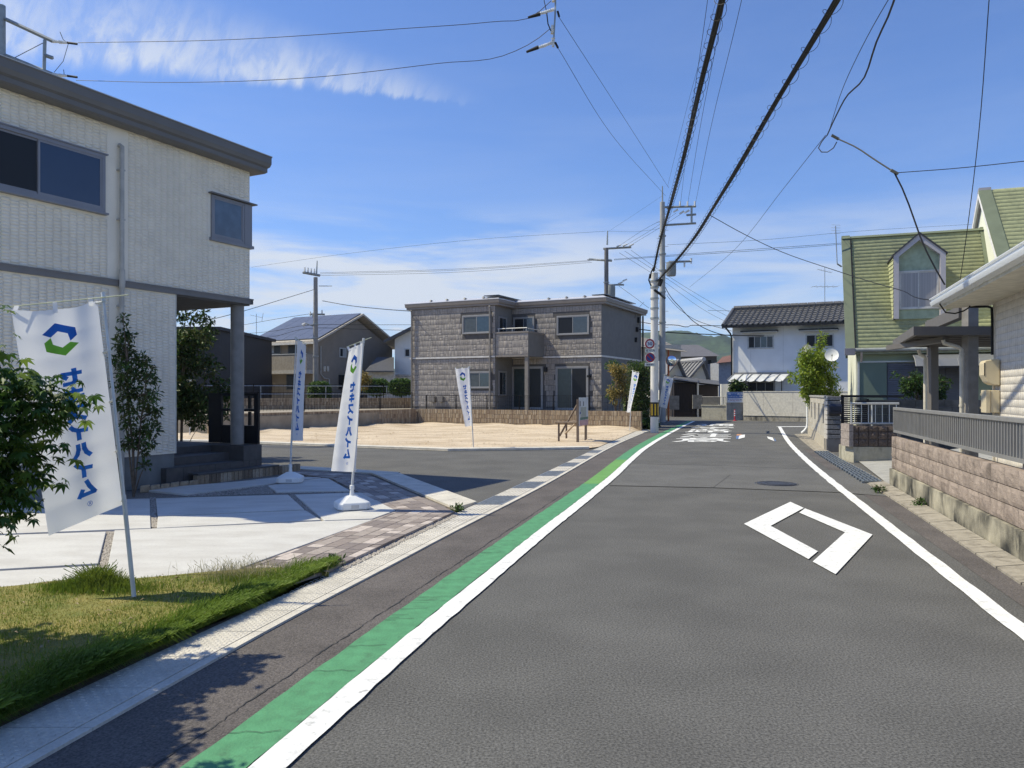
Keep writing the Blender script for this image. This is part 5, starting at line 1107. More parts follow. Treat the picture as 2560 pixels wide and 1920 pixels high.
# gate pillar of split blocks, letter box, gate, steps, garden wall
pxy = P(2071, 983, 20.9); pf2 = Fr((pxy[0], 20.95), (math.cos(R(12)), -math.sin(R(12))))
pil = thing('gate_pillar', 'grey banded split block gate pillar holding the letter box', 'pillar', pf2((0, 0, 0)))
sgr = M('split_grey', (.20, .195, .19), .9, .2, 25, 1., 60); sgp = M('split_grey_pale', (.52, .49, .45), .9, .08, 8, .3, 60)
for k in range(9):
    z0 = .36+k*.131; MB(pf2).box(0.0, .34, .0, .4, z0, z0+.108).build('block', sgr, pil, bevel=.012); MB(pf2).box(-.012, .0, .01, .4, z0, z0+.108).build('block_end', sgp, pil)
MB(pf2).box(.02, .32, .02, .38, .0, 1.52).build('core', M('mortar_dark', (.05, .045, .04), .95), pil); MB(pf2).box(-.02, .36, -.01, .41, 0, .35).build('base', M('block_base_grey', (.16, .15, .14), .9), pil)
lb = thing('letter_box', 'dark blue metallic letter box mounted on the banded gate pillar', 'letter box', pf2((.17, -.1, 1.15)))
m = MB(pf2); prof_ = [(-.0, 1.02), (-.15, 1.03), (-.19, 1.09), (-.19, 1.25), (-.15, 1.31), (0, 1.32)]; m.ext([(-.0, a, z) for a, z in prof_], (.33, 0, 0)); m.build('box', M('letterbox_blue', (.05, .055, .075), .3, metal=.5), lb, bevel=.015)
MB(pf2).box(.04, .29, -.196, -.19, 1.11, 1.13).build('slot', blk, lb)
gate = thing('slatted_gate', 'black metal gate with horizontal slats beside the banded pillar', 'gate', pf2((.4, 0, .42)))
MB(pf2).box(.37, .44, .1, .16, .42, 1.55).build('stile', blk, gate); MB(pf2).box(1.02, 1.07, .1, .16, .42, 1.45).build('stile', blk, gate); MB(pf2).box(.37, 1.95, .1, .15, 1.48, 1.55).build('top_rail', blk, gate); MB(pf2).box(.44, 1.02, .1, .15, .42, .5).build('bottom_rail', blk, gate)
sl_ = MB(pf2).box(.44, 1.02, .115, .14, .53, .562).build('slat', blk, gate)
for k in range(1, 17): c_ = inst(sl_, gate); c_.location = (0, 0, .056*k)
st2 = thing('brick_steps', 'dark red brick steps with pale frame below the black gate', 'steps', pf2((.6, -.2, 0)))
for va, z0, z1 in ((-.35, .0, .17), (-.02, .0, .36)):
    MB(pf2).box(.33, 1.15, va, .5, z0, z1).build('step', M('step_pale', (.40, .33, .29), .9), st2)
    for k in range(4):
        for j in range(2): MB(pf2).box(.38+k*.19, .38+k*.19+.18, va-.012, va, z0+.02+j*.07, z0+.085+j*.07) .build('brick', M('brick_red', (.095, .042, .034), .85, .2, 30, .4, 80), st2) if z0+.085+j*.07 < z1 else None
gwl = thing('garden_wall', 'pale grey block garden wall with upright openings left of the gate pillar', 'wall', (11.4, 29.5, 0))
wa, wb = Vector((pxy[0]-.0, 21.1, 0)), Vector((wall_x(29.3), 29.3, 0)); wd_ = (wb-wa).normalized(); WL = (wb-wa).length; wfr = Fr((wa.x, wa.y), (wd_.x, wd_.y), (wd_.y, -wd_.x))
gw = M('block_weathered', (.44, .405, .34), .9, .16, 3, .4, 60); MB(wfr).box(0, WL, .0, .15, 0, .36).build('concrete_base', stained('wall_base_stain', (.46, .41, .32), (.12, .1, .08), .55, .75, 3), gwl)
for c in range(6):
    n_ = int(WL/.6); 
    for k in range(n_):
        u0, u1 = WL*k/n_+.004, WL*(k+1)/n_-.004; z0 = .365+c*.185
        if 2 <= c <= 4 and k % 3 == 1 and k < 11: continue
        MB(wfr).box(u0, u1, .012, .14, z0, z0+.18).build('block', gw, gwl)
for k in range(int(WL/.6)): u0 = WL*k/int(WL/.6); MB(wfr).box(u0+.005, u0+.595, -.02, .17, 1.475, 1.53).build('coping', M('block_cap', (.33, .32, .30), .9, .2, 6), gwl)
cw = thing('dark_block_wall', 'shaded dark block wall crossing behind the carport', 'wall', P(2300, 1060, 20.8)[:2]+(0,))
cf = Fr(P(2142, 983, 21.2)[:2], (1, -.02)); dkb = M('block_dark', (.10, .095, .085), .95, .35, 3, .4, 50)
for c in range(7):
    for k in range(15):
        u0 = k*.4+(.2 if c % 2 else 0); MB(cf).box(u0+.004, u0+.396, 0, .12, .02+c*.2, .215+c*.2-.004).build('block', dkb, cw)
# ---------------------------------------------------------------- carport
cp = thing('carport', 'brown grey metal carport with flat roof and two square posts', 'carport', P(2425, 983, 13.4)[:2]+(.3,))
cm = M('carport_brown', (.165, .15, .135), .5, .04, 4, metal=.2)
A0, A1 = P(2284, 816, 13.2), P(2235, 851, 16.4); zt = A0[2]; zb = P(2284, 838, 13.2)[2]
rd = Vector((A1[0]-A0[0], A1[1]-A0[1], 0)); rl = rd.length; rd.normalize(); cfr = Fr(A0[:2], (math.cos(R(2)), math.sin(R(-2))), (rd.x, rd.y))
CW = 2.6
MB(cfr).box(0, 1.42, 0, .06, zb, zt).box(0, .06, .06, rl+.3, zb, zt).box(0, CW, rl+.24, rl+.3, zb, zt).build('edge_beam', cm, cp)
MB(cfr).box(.06, CW, .06, rl+.24, zb+.06, zb+.08).build('roof_sheet', M('carport_sheet', (.10, .095, .09), .6), cp)
for k in range(6): v = .3+k*rl/6; MB(cfr).box(.06, CW, v, v+.05, zb+.0, zb+.06).build('joist', cm, cp)
for k in range(3): u = .75+k*.75; MB(cfr).box(u, u+.04, .06, rl+.24, zb+.085, zb+.11).build('batten', cm, cp)
q1, q2 = P(2425, 983, 13.4), P(2331, 983, 16.6)
MB().box(q1[0]-.09, q1[0]+.09, 13.3, 13.5, .3, P(0, 757, 13.3)[2]).build('post', M('carport_post', (.27, .25, .225), .5, metal=.2), cp, bevel=.005)
MB().box(q2[0]-.08, q2[0]+.08, 16.5, 16.68, .3, P(0, 800, 16.6)[2]).build('post', cm, cp, bevel=.005)
h1, h2 = P(2425, 770, 13.4), P(2322, 818, 16.6)
MB().hexa([(h1[0]-.14, 13.5, h1[2]-.16), (h1[0]+.0, 13.5, h1[2]-.16), (h2[0]+.08, 16.6, h1[2]-.16), (h2[0]-.08, 16.6, h1[2]-.16), (h1[0]-.14, 13.5, h1[2]+.05), (h1[0]+.0, 13.5, h1[2]+.05), (h2[0]+.08, 16.6, h1[2]+.05), (h2[0]-.08, 16.6, h1[2]+.05)]).build('hanger_beam', cm, cp)
gA, gB = P(2291, 872, 14.9), P(2356, 846, 13.6)
m = MB(); m.hexa([(gB[0]-.05, 13.5, zb-.10), (gB[0]+.06, 13.5, zb-.10), (gA[0]+.06, 16.0, zb-.10), (gA[0]-.05, 16.0, zb-.10), (gB[0]-.05, 13.5, zb-.0), (gB[0]+.06, 13.5, zb-.0), (gA[0]+.06, 16.0, zb), (gA[0]-.05, 16.0, zb)]); m.build('gutter', cm, cp)
pvc = M('pvc_cream', (.62, .57, .47), .45)
m = MB(); Y_ = 13.35; m.tube([P(2358, 850, Y_), P(2360, 858, Y_), P(2396, 868, Y_), P(2404, 874, Y_), P(2404, 1000, Y_), (P(2404, 0, Y_)[0], Y_, .35)], .034, 10)
for py in (885, 1014): c_ = P(2404, py, Y_); m.tube([(c_[0], Y_, c_[2]-.02), (c_[0], Y_, c_[2]+.02)], .042, 10)
m.build('drain_pipe', pvc, cp, True)
m = MB(); Y_ = 16.3; m.tube([P(2296, 874, Y_), P(2300, 886, Y_), P(2312, 892, Y_), P(2313, 900, Y_), (P(2313, 0, Y_)[0], Y_, .3)], .036, 10); m.build('drain_pipe', pvc, cp, True)
# ---------------------------------------------------------------- beige tiled house at the right edge
bt = thing('beige_tiled_house', 'beige tiled house corner with white eaves gutter at the right edge', 'house', (7.6, 12, .5))
bf = Fr((7.53, 12.0), (-.326, -.9455), (.9455, -.326)); btl = M('tile_beige', (.62, .575, .51), .5, .07, 6, fine=.06, fsc=15)
MB(bf).box(0, 6, .01, 5, .5, 3.3).build('wall', M('grout_dark', (.34, .315, .28), .9), bt)
vs_, fs = [], []
for j in range(25):
    for i in range(60):
        u0, u1, z0, z1 = i*.1, i*.1+.096, .52+j*.11, .52+j*.11+.1065; k = len(vs_); d0 = random.uniform(-.008, -.0075)
        for p in ((u0, .0101, z0), (u1, .0101, z0), (u1, .0101, z1), (u0, .0101, z1), (u0+.002, -d0, z0+.002), (u1-.002, -d0-.0006, z0+.002), (u1-.002, -d0, z1-.002), (u0+.002, -d0+.0006, z1-.002)): vs_.append(bf(p))
        fs += [(k+4, k+5, k+6, k+7), (k, k+1, k+5, k+4), (k+1, k+2, k+6, k+5), (k+2, k+3, k+7, k+6), (k+3, k, k+4, k+7)]
link('wall_tiles', npmesh('wall_tiles', vs_, fs), btl, bt, kind='stuff')
m = MB(bf); m.box(-.02, .012, -.012, .1, .5, 3.3); m.build('corner_tile', btl, bt)
ZEv = 3.135; soff = M('soffit_cream', (.60, .56, .46), .7)
m = MB(bf); m.hexa([(-.45, -.70, ZEv-.16), (7, -.70, ZEv-.16), (7, .3, ZEv-.10), (-.45, .3, ZEv-.10), (-.45, -.70, ZEv-.03), (7, -.70, ZEv-.03), (7, 2.5, ZEv+1.1), (-.45, 2.5, ZEv+1.1)]); m.build('roof', soff, bt)
gut_m = M('gutter_white', (.72, .74, .76), .25, .02, spec=.6)
m = MB(bf); pr = [(-.70, ZEv-.12), (-.74, ZEv-.12), (-.80, ZEv-.10), (-.82, ZEv-.05), (-.82, ZEv-.035), (-.80, ZEv-.03), (-.80, ZEv-.0), (-.83, ZEv+.01), (-.83, ZEv+.02), (-.70, ZEv+.02)]; m.ext([(-.5, a, z) for a, z in pr], (7.5, 0, 0)); m.build('eaves_gutter', gut_m, bt, True)
MB(bf).box(-.4, .0, .2, .4, 2.55, ZEv-.12).box(-.1, .0, .0, .2, 2.72, ZEv-.12).build('gable_beam', soff, bt)
for lab, (ax0, ax1, ay0, ay1), nm in (('rounded cream meter cover fixed high on the beige tile corner', (2457, 2491, 900, 964), 0), ('boxy cream meter cabinet below the rounded cover on the tile corner', (2464, 2494, 976, 1031), 1)):
    t_ = thing('meter_box', lab, 'meter box', bf((.1, -.1, H-(ay0-HY)/F*12)), 'cream utility boxes on the tiled wall')
    z1, z0 = H-(ay0-HY)/F*11.9, H-(ay1-HY)/F*11.9; cr_ = M('meter_cream', (.62, .53, .36), .45, .03)
    if nm == 0:
        m = MB(bf); pr = [(0, z1), (-.05, z1+.01), (-.19, z1-.01), (-.22, z1-.05), (-.22, z0+.16), (-.17, z0+.05), (-.1, z0+.01), (0, z0)]; m.ext([(.03, a, z) for a, z in pr], (.28, 0, 0)); m.build('cover', cr_, t_, bevel=.015)
        MB(bf).box(.25, .313, -.212, -.2, z0+.15, z1-.05).build('window', blk, t_)
    else:
        MB(bf).box(.02, .3, -.12, 0, z0, z1).build('case', cr_, t_, bevel=.008); MB(bf).box(.01, .31, -.19, -.125, z0-.005, z1+.005).build('door', cr_, t_, bevel=.008)
        for z in (z0+.05, z1-.08): MB(bf).box(-.0, .012, -.2, -.11, z, z+.035).build('hinge', cr_, t_)
m = MB(bf); m.tube([(.15, -.05, H-(964-HY)/F*12), (.15, -.05, H-(976-HY)/F*12)], .018, 6).tube([(.15, -.05, H-(1031-HY)/F*12), (.15, -.05, .5)], .018, 6); m.build('conduit', pvc, bt)
m = MB(bf); m.tube([(-.38, -.25, ZEv-.14), (-.2, -.05, ZEv-.16), (-.04, -.03, ZEv-.2), (-.02, -.03, 2.75), (-.02, -.03, 2.2)], .02, 6); m.build('service_cable', rub, bt, True)
# ---------------------------------------------------------------- green roofed house
ag = R(20); nf = Fr((11.8, 26.3), (math.cos(ag), -math.sin(ag)), (math.sin(ag), math.cos(ag)))
gn = thing('green_roofed_house', 'house with steep moss green shingle roof and a pointed dormer window', 'house', nf((0, 0, 0)))
shg = stained('shingle_green', (.36, .37, .20), (.20, .21, .13), .46, .74, 1.6, .85, .25); shd = M('rake_green', (.16, .185, .12), .6, .08, 3)
wallg = M('wall_pale_green', (.72, .72, .58), .85, .04, 2, .1, 60); wallf = M('wall_green', (.36, .41, .29), .85, .04, 2, .1, 60)
UE, zr_ = nf.uz(2449, 583, 2.0); ZR, ZE2, VE, VR = 7.28, 3.08, -.4, 2.0
MB(nf).box(.02, 9, .0, 4.0, .4, 3.0).build('wall', wallf, gn)
m = MB(nf); m.ext([(0.0, -.0, .4), (0.0, 4.0, .4), (0.0, 4.0, 3.6), (0, VR, ZR-.15), (0, 0.0, 3.6)], (-.04, 0, 0)); m.build('gable_wall', wallg, gn)
rp = lambda u, s, h=0.: (u, VE+(VR-VE)*s-h*.87, ZE2+(ZR-ZE2)*s+h*.5)
m = MB(nf); m.hexa([rp(-.1, 0, -.12), rp(UE, 0, -.12), rp(UE, 1, -.12), rp(-.1, 1, -.12), rp(-.1, 0), rp(UE, 0), rp(UE, 1), rp(-.1, 1)])
m.hexa([(-.1, 4.4, ZE2-.1), (UE, 4.4, ZE2-.1), (UE, VR, ZR-.1), (-.1, VR, ZR-.1), (-.1, 4.4, ZE2), (UE, 4.4, ZE2), (UE, VR, ZR), (-.1, VR, ZR)]); m.build('roof_deck', shd, gn)
def shingles(fn, u0, u1, rows, holes=()):
    vs_, fs = [], []
    for j in range(rows):
        s0, s1 = j/rows, (j+1)/rows; u = u0-random.uniform(0, .5)
        while u < u1:
            w = random.uniform(.45, .95); a, b = max(u, u0), min(u+w-.004, u1); u += w
            if b-a < .03: continue
            h = random.uniform(.013, .018); k = len(vs_); e = random.uniform(-.003, .003)
            vs_ += [fn(a, s0, h+e), fn(b, s0, h-e), fn(b, s1+.2/rows, .006), fn(a, s1+.2/rows, .006), fn(a, s0+.0, .004), fn(b, s0, .004)]; fs += [(k, k+1, k+2, k+3), (k+4, k+5, k+1, k)]
    return vs_, fs
v_, f_ = shingles(lambda u, s, h: nf(rp(u, s, h)), -.1, UE, 31); link('shingles', npmesh('shingles', v_, f_), shg, gn, kind='stuff')
for u0, u1 in ((-.38, -.1), (UE, UE+.12)):
    m = MB(nf); m.hexa([rp(u0, -.01, -.12), rp(u1, -.01, -.12), rp(u1, 1.02, -.12), rp(u0, 1.02, -.12), rp(u0, -.01, .05), rp(u1, -.01, .05), rp(u1, 1.02, .05), rp(u0, 1.02, .05)]); m.build('rake_board', shd, gn)
m = MB(nf); m.hexa([rp(-.095, 0, .03), rp(-.055, 0, .03), rp(-.055, 1, .03), rp(-.095, 1, .03), rp(-.095, 0, .075), rp(-.055, 0, .075), rp(-.055, 1, .075), rp(-.095, 1, .075)]); m.build('flashing', blk, gn)
m = MB(nf); m.ext([(-.38, VR-.12, ZR-.02), (-.38, VR, ZR+.07), (-.38, VR+.12, ZR-.02)], (UE+.5, 0, 0)); m.build('ridge_cap', shd, gn)
m = MB(nf); m.tube([(-.42, VE-.07, ZE2-.03), (9, VE-.07, ZE2-.03)], .07, 10); m.build('gutter', M('gutter_green_grey', (.30, .31, .29), .5), gn, True); MB(nf).box(-.42, -.1, VE-.15, VE+.0, ZE2-.2, ZE2+.03).build('gutter_box', M('trim_lilac_dark', (.20, .19, .21), .6), gn)
MB(nf).box(-.1, 9, VE, .02, ZE2-.16, ZE2-.1).build('soffit', M('soffit_green', (.30, .33, .24), .8), gn)
m = MB(nf); m.tube([(.1, VE-.05, ZE2-.1), (.12, -.25, ZE2-.3), (.12, -.06, ZE2-.45), (.12, -.06, .4)], .035, 8); m.build('downpipe', M('downpipe_pink', (.55, .47, .45), .5), gn, True)
# dormer
trl = M('trim_lilac', (.46, .43, .44), .6, .04, 3); (d0, zt0), (d1, zt1) = nf.uz(2233, 640, .0), nf.uz(2363, 640, .0); da = (d0+d1)/2; zd0, zd1, zda = nf.uz(2233, 798, 0)[1], zt0, nf.uz(2298, 586, 0)[1]
def frame_poly(i): return [(d0+i, zd0+i*.0), (d0+i, zd1-i*.3), (da, zda-i*1.25), (d1-i, zd1-i*.3), (d1-i, zd0+i*0)]
o5, i5 = frame_poly(0), frame_poly(.16); m = MB(nf)
for k in range(4):
    a, b, c, d = o5[k], o5[k+1], i5[k+1], i5[k]; m.hexa([(a[0], -.12, a[1]), (b[0], -.12, b[1]), (c[0], -.12, c[1]), (d[0], -.12, d[1]), (a[0], .5, a[1]), (b[0], .5, b[1]), (c[0], .2, c[1]), (d[0], .2, d[1])])
dorm = m.build('dormer', trl, gn)
MB(nf).ext([(x, .1, z) for x, z in frame_poly(.14)], (0, .1, 0)).build('dormer_wall', M('dormer_green', (.33, .39, .28), .85), dorm)
bk = lambda z: VE+(VR-VE)*(z-ZE2)/(ZR-ZE2)
m = MB(nf)
for x, s in ((d0, 1), (d1, -1)): m.hexa([(x+.01*s, -.1, zd0), (x+.06*s, -.1, zd0), (x+.06*s, bk(zd0)+.3, zd0), (x+.01*s, bk(zd0)+.3, zd0), (x+.01*s, -.1, zd1), (x+.06*s, -.1, zd1), (x+.06*s, bk(zd1)+.3, zd1), (x+.01*s, bk(zd1)+.3, zd1)])
m.build('dormer_cheek', shd, gn)
vs2, fs2 = [], []
for j in range(15):
    z0, z1 = zd0+(zd1-zd0)*j/15, zd0+(zd1-zd0)*(j+1)/15; k = len(vs2); vs2 += [nf(p) for p in ((d0-.02, -.1, z0), (d0-.02, bk(z0)+.2, z0+.1), (d0, bk(z1)+.2, z1+.1), (d0, -.1, z1), (d0, -.1, z0), (d0, bk(z0)+.2, z0+.1))]; fs2 += [(k, k+1, k+2, k+3), (k, k+1, k+5, k+4)]
link('dormer_shingles', npmesh('dormer_shingles', vs2, fs2), shg, gn, kind='stuff')
m = MB(nf); o_ = .07
for (x0, z0), (x1, z1) in ((o5[1], o5[2]), (o5[3], o5[2])):
    s = -1 if x0 < x1 else 1; x0 += s*.05; z0 -= .05
    m.hexa([(x0, -.16, z0), (x1, -.16, z1), (x1, bk(zda)+.3, z1), (x0, bk(zd1)+.3, z0), (x0, -.16, z0+.06), (x1, -.16, z1+.06), (x1, bk(zda)+.3, z1+.06), (x0, bk(zd1)+.3, z0+.06)])
m.build('dormer_roof', M('dormer_edge_dark', (.045, .045, .05), .6), gn)
cur = M('curtain_window', (.22, .215, .225), .3, .16, 1, col2=(.36, .34, .335), stretch=(16, 16, .05), spec=.6)
window(gn, nf, d0+.17, d1-.17, nf.uz(2300, 772, 0)[1], nf.uz(2300, 675, 0)[1], .1, 2, .05, .06, M('window_pale', (.50, .49, .47), .5), cur)
# ground floor: green shutter case, grey louvred shutters, awning
(s0_, sz1), (s1_, sz0) = nf.uz(2148, 907, 0), nf.uz(2216, 1005, 0)
MB(nf).box(s0_, s1_, -.1, 0, .6, sz1).build('shutter_case', M('shutter_green', (.15, .195, .15), .6, .04, 2), gn)
MB(nf).box(s0_-.06, s0_, -.13, 0, .6, sz1+.05).box(s0_-.06, s1_+1.5, -.13, 0, sz1, sz1+.05).build('shutter_frame', alul, gn)
ll = M('louvre_grey', (.165, .165, .185), .5, .05, 3)
for a, b in ((2219, 2287), (2296, 2362), (2364, 2420)):
    (u0, z1), (u1, _) = nf.uz(a, 908, 0), nf.uz(b, 908, 0); m = MB(nf); z = .6
    while z < z1-.06: m.hexa([(u0, -.06, z), (u1, -.06, z), (u1, -.03, z+.06), (u0, -.03, z+.06), (u0, -.075, z+.005), (u1, -.075, z+.005), (u1, -.04, z+.068), (u0, -.04, z+.068)]); z += .062
    m.build('louvred_shutter', ll, gn); MB(nf).box(u0-.02, u1+.02, -.03, -.005, .6, z1).build('shutter_back', ll, gn)
aw = M('awning_sheet', (.15, .155, .165), .35, .1, 1, spec=.5); (u0, z1), (u1, _) = nf.uz(2278, 886, 0), nf.uz(2486, 886, 0); zA = P(0, 886, 25.5)[2]
m = MB(nf); pts = [(-.02, zA), (-.5, zA-.03), (-.9, zA-.18), (-1.15, zA-.42)]; m.strip([(u0, a, z) for a, z in pts], [(u1, a, z) for a, z in pts]); awo = m.build('awning', aw, gn)
for k in range(5):
    u = u0+(u1-u0)*k/4; m = MB(nf); m.tube([(u, a, z-.02) for a, z in pts], .02, 5); m.build('awning_rib', alu, gn)
MB(nf).box(u0-.05, u1, -1.18, -1.1, zA-.48, zA-.42).build('awning_bar', blk, gn)
# taller gable to the right
u2 = nf.uz(2450, 478, 2.0)[0]; Z2 = nf.uz(2450, 478, 2.0)[1]; zb2 = 3.2; sl2 = 1.05; vf = VR-(Z2-zb2)/sl2
m = MB(nf); m.ext([(u2+.1, vf+.3, 2.), (u2+.1, 2*VR-vf-.3, 2.), (u2+.1, 2*VR-vf-.3, zb2+.2), (u2+.1, VR, Z2-.2), (u2+.1, vf+.3, zb2+.2)], (.1, 0, 0)); m.build('tall_gable_wall', M('gable_cream', (.80, .80, .66), .85, .03, 2), gn)
r2 = lambda u, s, h=0.: (u, vf+(VR-vf)*s-h*.72, zb2+(Z2-zb2)*s+h*.69)
m = MB(nf); m.hexa([r2(u2+.3, 0, -.12), r2(u2+7, 0, -.12), r2(u2+7, 1, -.12), r2(u2+.3, 1, -.12), r2(u2+.3, 0), r2(u2+7, 0), r2(u2+7, 1), r2(u2+.3, 1)])
bkv = lambda u, s, h=0.: (u, 2*VR-vf-(VR-vf)*s, zb2+(Z2-zb2)*s+h); m.hexa([bkv(u2+.3, 0, -.12), bkv(u2+7, 0, -.12), bkv(u2+7, 1, -.12), bkv(u2+.3, 1, -.12), bkv(u2+.3, 0), bkv(u2+7, 0), bkv(u2+7, 1), bkv(u2+.3, 1)]); m.build('tall_roof_deck', shd, gn)
v_, f_ = shingles(lambda u, s, h: nf(r2(u, s, h)), u2+.35, u2+7, 36); link('shingles', npmesh('shingles', v_, f_), shg, gn, kind='stuff')
for fn in (r2, lambda u, s, h=0: bkv(u, s, h)):
    m = MB(nf); m.hexa([fn(u2-.05, -.02, -.14), fn(u2+.33, -.02, -.14), fn(u2+.33, 1.01, -.14), fn(u2-.05, 1.01, -.14), fn(u2-.05, -.02, .05), fn(u2+.33, -.02, .05), fn(u2+.33, 1.01, .05), fn(u2-.05, 1.01, .05)]); m.build('rake_board', shd if fn is r2 else M('trim_lilac', ()), gn)
m = MB(nf)
for s in (1, -1): m.hexa([(u2-.06, VR+s*a, z) for a, z in ((0, Z2-.22), (.02, Z2-.1), ((VR-vf), zb2+.02), ((VR-vf)-.14, zb2-.12))]+[(u2+.0, VR+s*a, z) for a, z in ((0, Z2-.22), (.02, Z2-.1), ((VR-vf), zb2+.02), ((VR-vf)-.14, zb2-.12))])
m.build('barge_board', M('barge_white', (.78, .76, .74), .6), gn)
sd = thing('satellite_dish', 'white satellite dish on a bracket at the left gable of the green house', 'satellite dish', P(2080, 890, 27.5))
c = Vector(P(2079, 889, 27.4)); ax_ = Vector((-.35, -1, .35)).normalized(); sx = ax_.cross(Vector((0, 0, 1))).normalized(); sy = sx.cross(ax_)
vs2 = []; rr_ = [.02, .1, .18, .235]
for i, r_ in enumerate(rr_):
    for k in range(20): a = 2*math.pi*k/20; vs2.append(tuple(c+(sx*math.cos(a)+sy*math.sin(a))*r_+ax_*(r_*r_*1.1)))
link('dish', npmesh('dish', vs2, [(i*20+k, i*20+(k+1) % 20, (i+1)*20+(k+1) % 20, (i+1)*20+k) for i in range(3) for k in range(20)]), white, sd, True)
m = MB(); m.tube([c-ax_*.02, c-ax_*.1+Vector((.05, 0, -.2)), Vector(P(2084, 918, 27.6)), Vector(P(2098, 919, 28))], .015, 5).tube([c-sy*.2, c+ax_*.28-sy*.1], .008, 4).tube([c+ax_*.24-sy*.1, c+ax_*.32-sy*.1], .025, 6); m.build('bracket', alu, sd)
an = thing('tv_antenna', 'tall television antenna mast beside the left rake of the green roof', 'antenna', P(2092, 665, 28))
m = MB(); m.tube([P(2093, 660, 28), P(2089, 565, 28)], .018, 5); [m.tube([P(2089, y, 28-d), P(2089, y, 28+d)], .006, 3) for y, d in ((565, .25), (575, .3))]; [m.tube([P(2078, y, 28), P(2101, y+1, 28)], .006, 3) for y in (562, 569, 576, 583)]; m.tube([P(2093, 660, 28), P(2104, 667, 28)], .03, 5); m.build('mast', galv, an)
rb = random.Random(61)
plant('garden_shrub', 'dark green leafy shrub in front of the grey louvred shutters', 'shrub', P(2300, 1000, 22)[:2]+(.5,), [([P(2300, 1010, 22), P(2290, 970, 22), P(2270, 945, 22)], [.03, .02, .006]), ([P(2310, 1010, 22), P(2330, 960, 22)], [.03, .006])], [(P(rb.uniform(2258, 2358), rb.uniform(942, 992), 22+rb.uniform(-.4, .4)), (.17, .17, .14)) for _ in range(34)]+[(P(x, y, 22), (.1, .1, .08)) for x, y in ((2238, 936), (2250, 945), (2285, 935), (2372, 955), (2365, 970), (2262, 992))], 2600, .11, [lf_md, lf_dk], seed=61)
rb = random.Random(62)
plant('bright_bush', 'bright yellow green feathery bush above the pale garden wall', 'bush', P(2040, 1010, 28.5)[:2]+(.2,), [([P(2040, 1040, 28.5), P(2042, 930, 28.5), P(2052, 840, 28.5)], [.05, .03, .008])], [(P(rb.gauss(2038, 20), rb.uniform(880, 1000), 28.5+rb.uniform(-.5, .5)), (.26, .26, .24)) for _ in range(60)]+[(P(x, y, 28.5), (.14, .14, .16)) for x, y in ((2055, 838), (2055, 850), (2050, 866), (2040, 872), (2056, 862), (2022, 960), (2008, 940), (2030, 1012), (2076, 940), (2082, 955))], 7000, .15, [lf_br, lf_br, leaf('leaf_lime', (.17, .25, .03), (.30, .36, .06), .4)], seed=62)
# ---------------------------------------------------------------- white house at the bend, its walls and sign
aw_ = R(26); vf_ = Fr(P(1831, 983, 48)[:2], (math.cos(aw_), -math.sin(aw_)), (math.sin(aw_), math.cos(aw_)))
wv = thing('white_stucco_house', 'white two storey house with dark tiled roof and striped awning at the bend', 'house', vf_((0, 0, 0)))
wpl2 = M('white_stucco', (.78, .785, .78), .88, .04, 1.5, .1, 60)
UW = 9.5; ze = vf_.uz(1831, 818)[1]
MB(vf_).box(0, UW, 0, 6, 0, ze+.2).build('wall', wpl2, wv)
for u in (1.1, 3.0, 5.2): MB(vf_).box(u, u+.015, -.004, .0, .5, ze).build('panel_joint', M('joint_pale', (.5, .5, .49), .9), wv)
rt = M('kawara', (.125, .12, .115), .45, .2, 9, spec=.5)
ur = [(-.55, -.75, ze+.02), (-.25, 2.3, ze+1.25)]
def rpt(u, s, h=0.): return (u+.1*s, -.75+3.05*s, ze+.02+1.25*s+h)
m = MB(vf_); m.hexa([rpt(-.5, 0, -.1), rpt(UW, 0, -.1), rpt(UW, 1, -.1), rpt(-.5, 1, -.1), rpt(-.5, 0), rpt(UW, 0), rpt(UW, 1), rpt(-.5, 1)]); m.hexa([rpt(-.5, 1, -.1), rpt(UW, 1, -.1), (UW, 6.8, ze), (-.5, 6.8, ze), rpt(-.5, 1), rpt(UW, 1), (UW, 6.8, ze+.1), (-.5, 6.8, ze+.1)]); m.build('roof_deck', M('roof_dark', (.05, .05, .05), .8), wv)
nc, nr_ = 24, 7; cw_ = (7.6)/nc; m = MB(vf_); prof_ = [(0, .03), (.25, .015), (.5, .02), (.72, .055), (.86, .10), (1.0, .055)]
base_t = [rpt(-.5+cw_*x, 0, h+.07) for x, h in prof_]; end_t = [rpt(-.5+cw_*x, 1.12/nr_, h) for x, h in prof_]; low_t = [rpt(-.5+cw_*x, .02/7, h-.0) for x, h in prof_]
n_ = len(prof_); m.add(base_t+end_t+low_t, [(i, i+1, n_+i+1, n_+i) for i in range(n_-1)]+[(2*n_+i, 2*n_+i+1, i+1, i) for i in range(n_-1)]); tl = m.build('roof_tile', rt, wv, recalc=False)
a0, a1, a2 = Vector(vf_(rpt(-.5, 0))), Vector(vf_(rpt(-.5+cw_, 0))), Vector(vf_(rpt(-.5, 1/nr_)))
for i in range(nc):
    for j in range(nr_):
        if i or j: c_ = inst(tl, wv); c_.location = (a1-a0)*i+(a2-a0)*j
m = MB(vf_); m.tube([rpt(-.4, 1, .1), rpt(UW, 1, .1)], .12, 8)
for k in range(16): u = -.4+k*.5; m.tube([rpt(u, 1.0, .16), rpt(u+.47, 1.0, .16)], .14, 8)
m.build('ridge_tiles', rt, wv, True); m = MB(vf_); m.tube([rpt(-.45, 0, .06), rpt(-.45, 1, .1)], .1, 8); m.build('verge_tiles', rt, wv, True)
MB(vf_).box(-.5, UW, -.82, -.74, ze-.1, ze+.02).build('gutter', blk, wv); MB(vf_).box(-.4, UW, -.74, .0, ze-.02, ze+.02).build('soffit', M('soffit_pale', (.5, .49, .45), .8), wv)
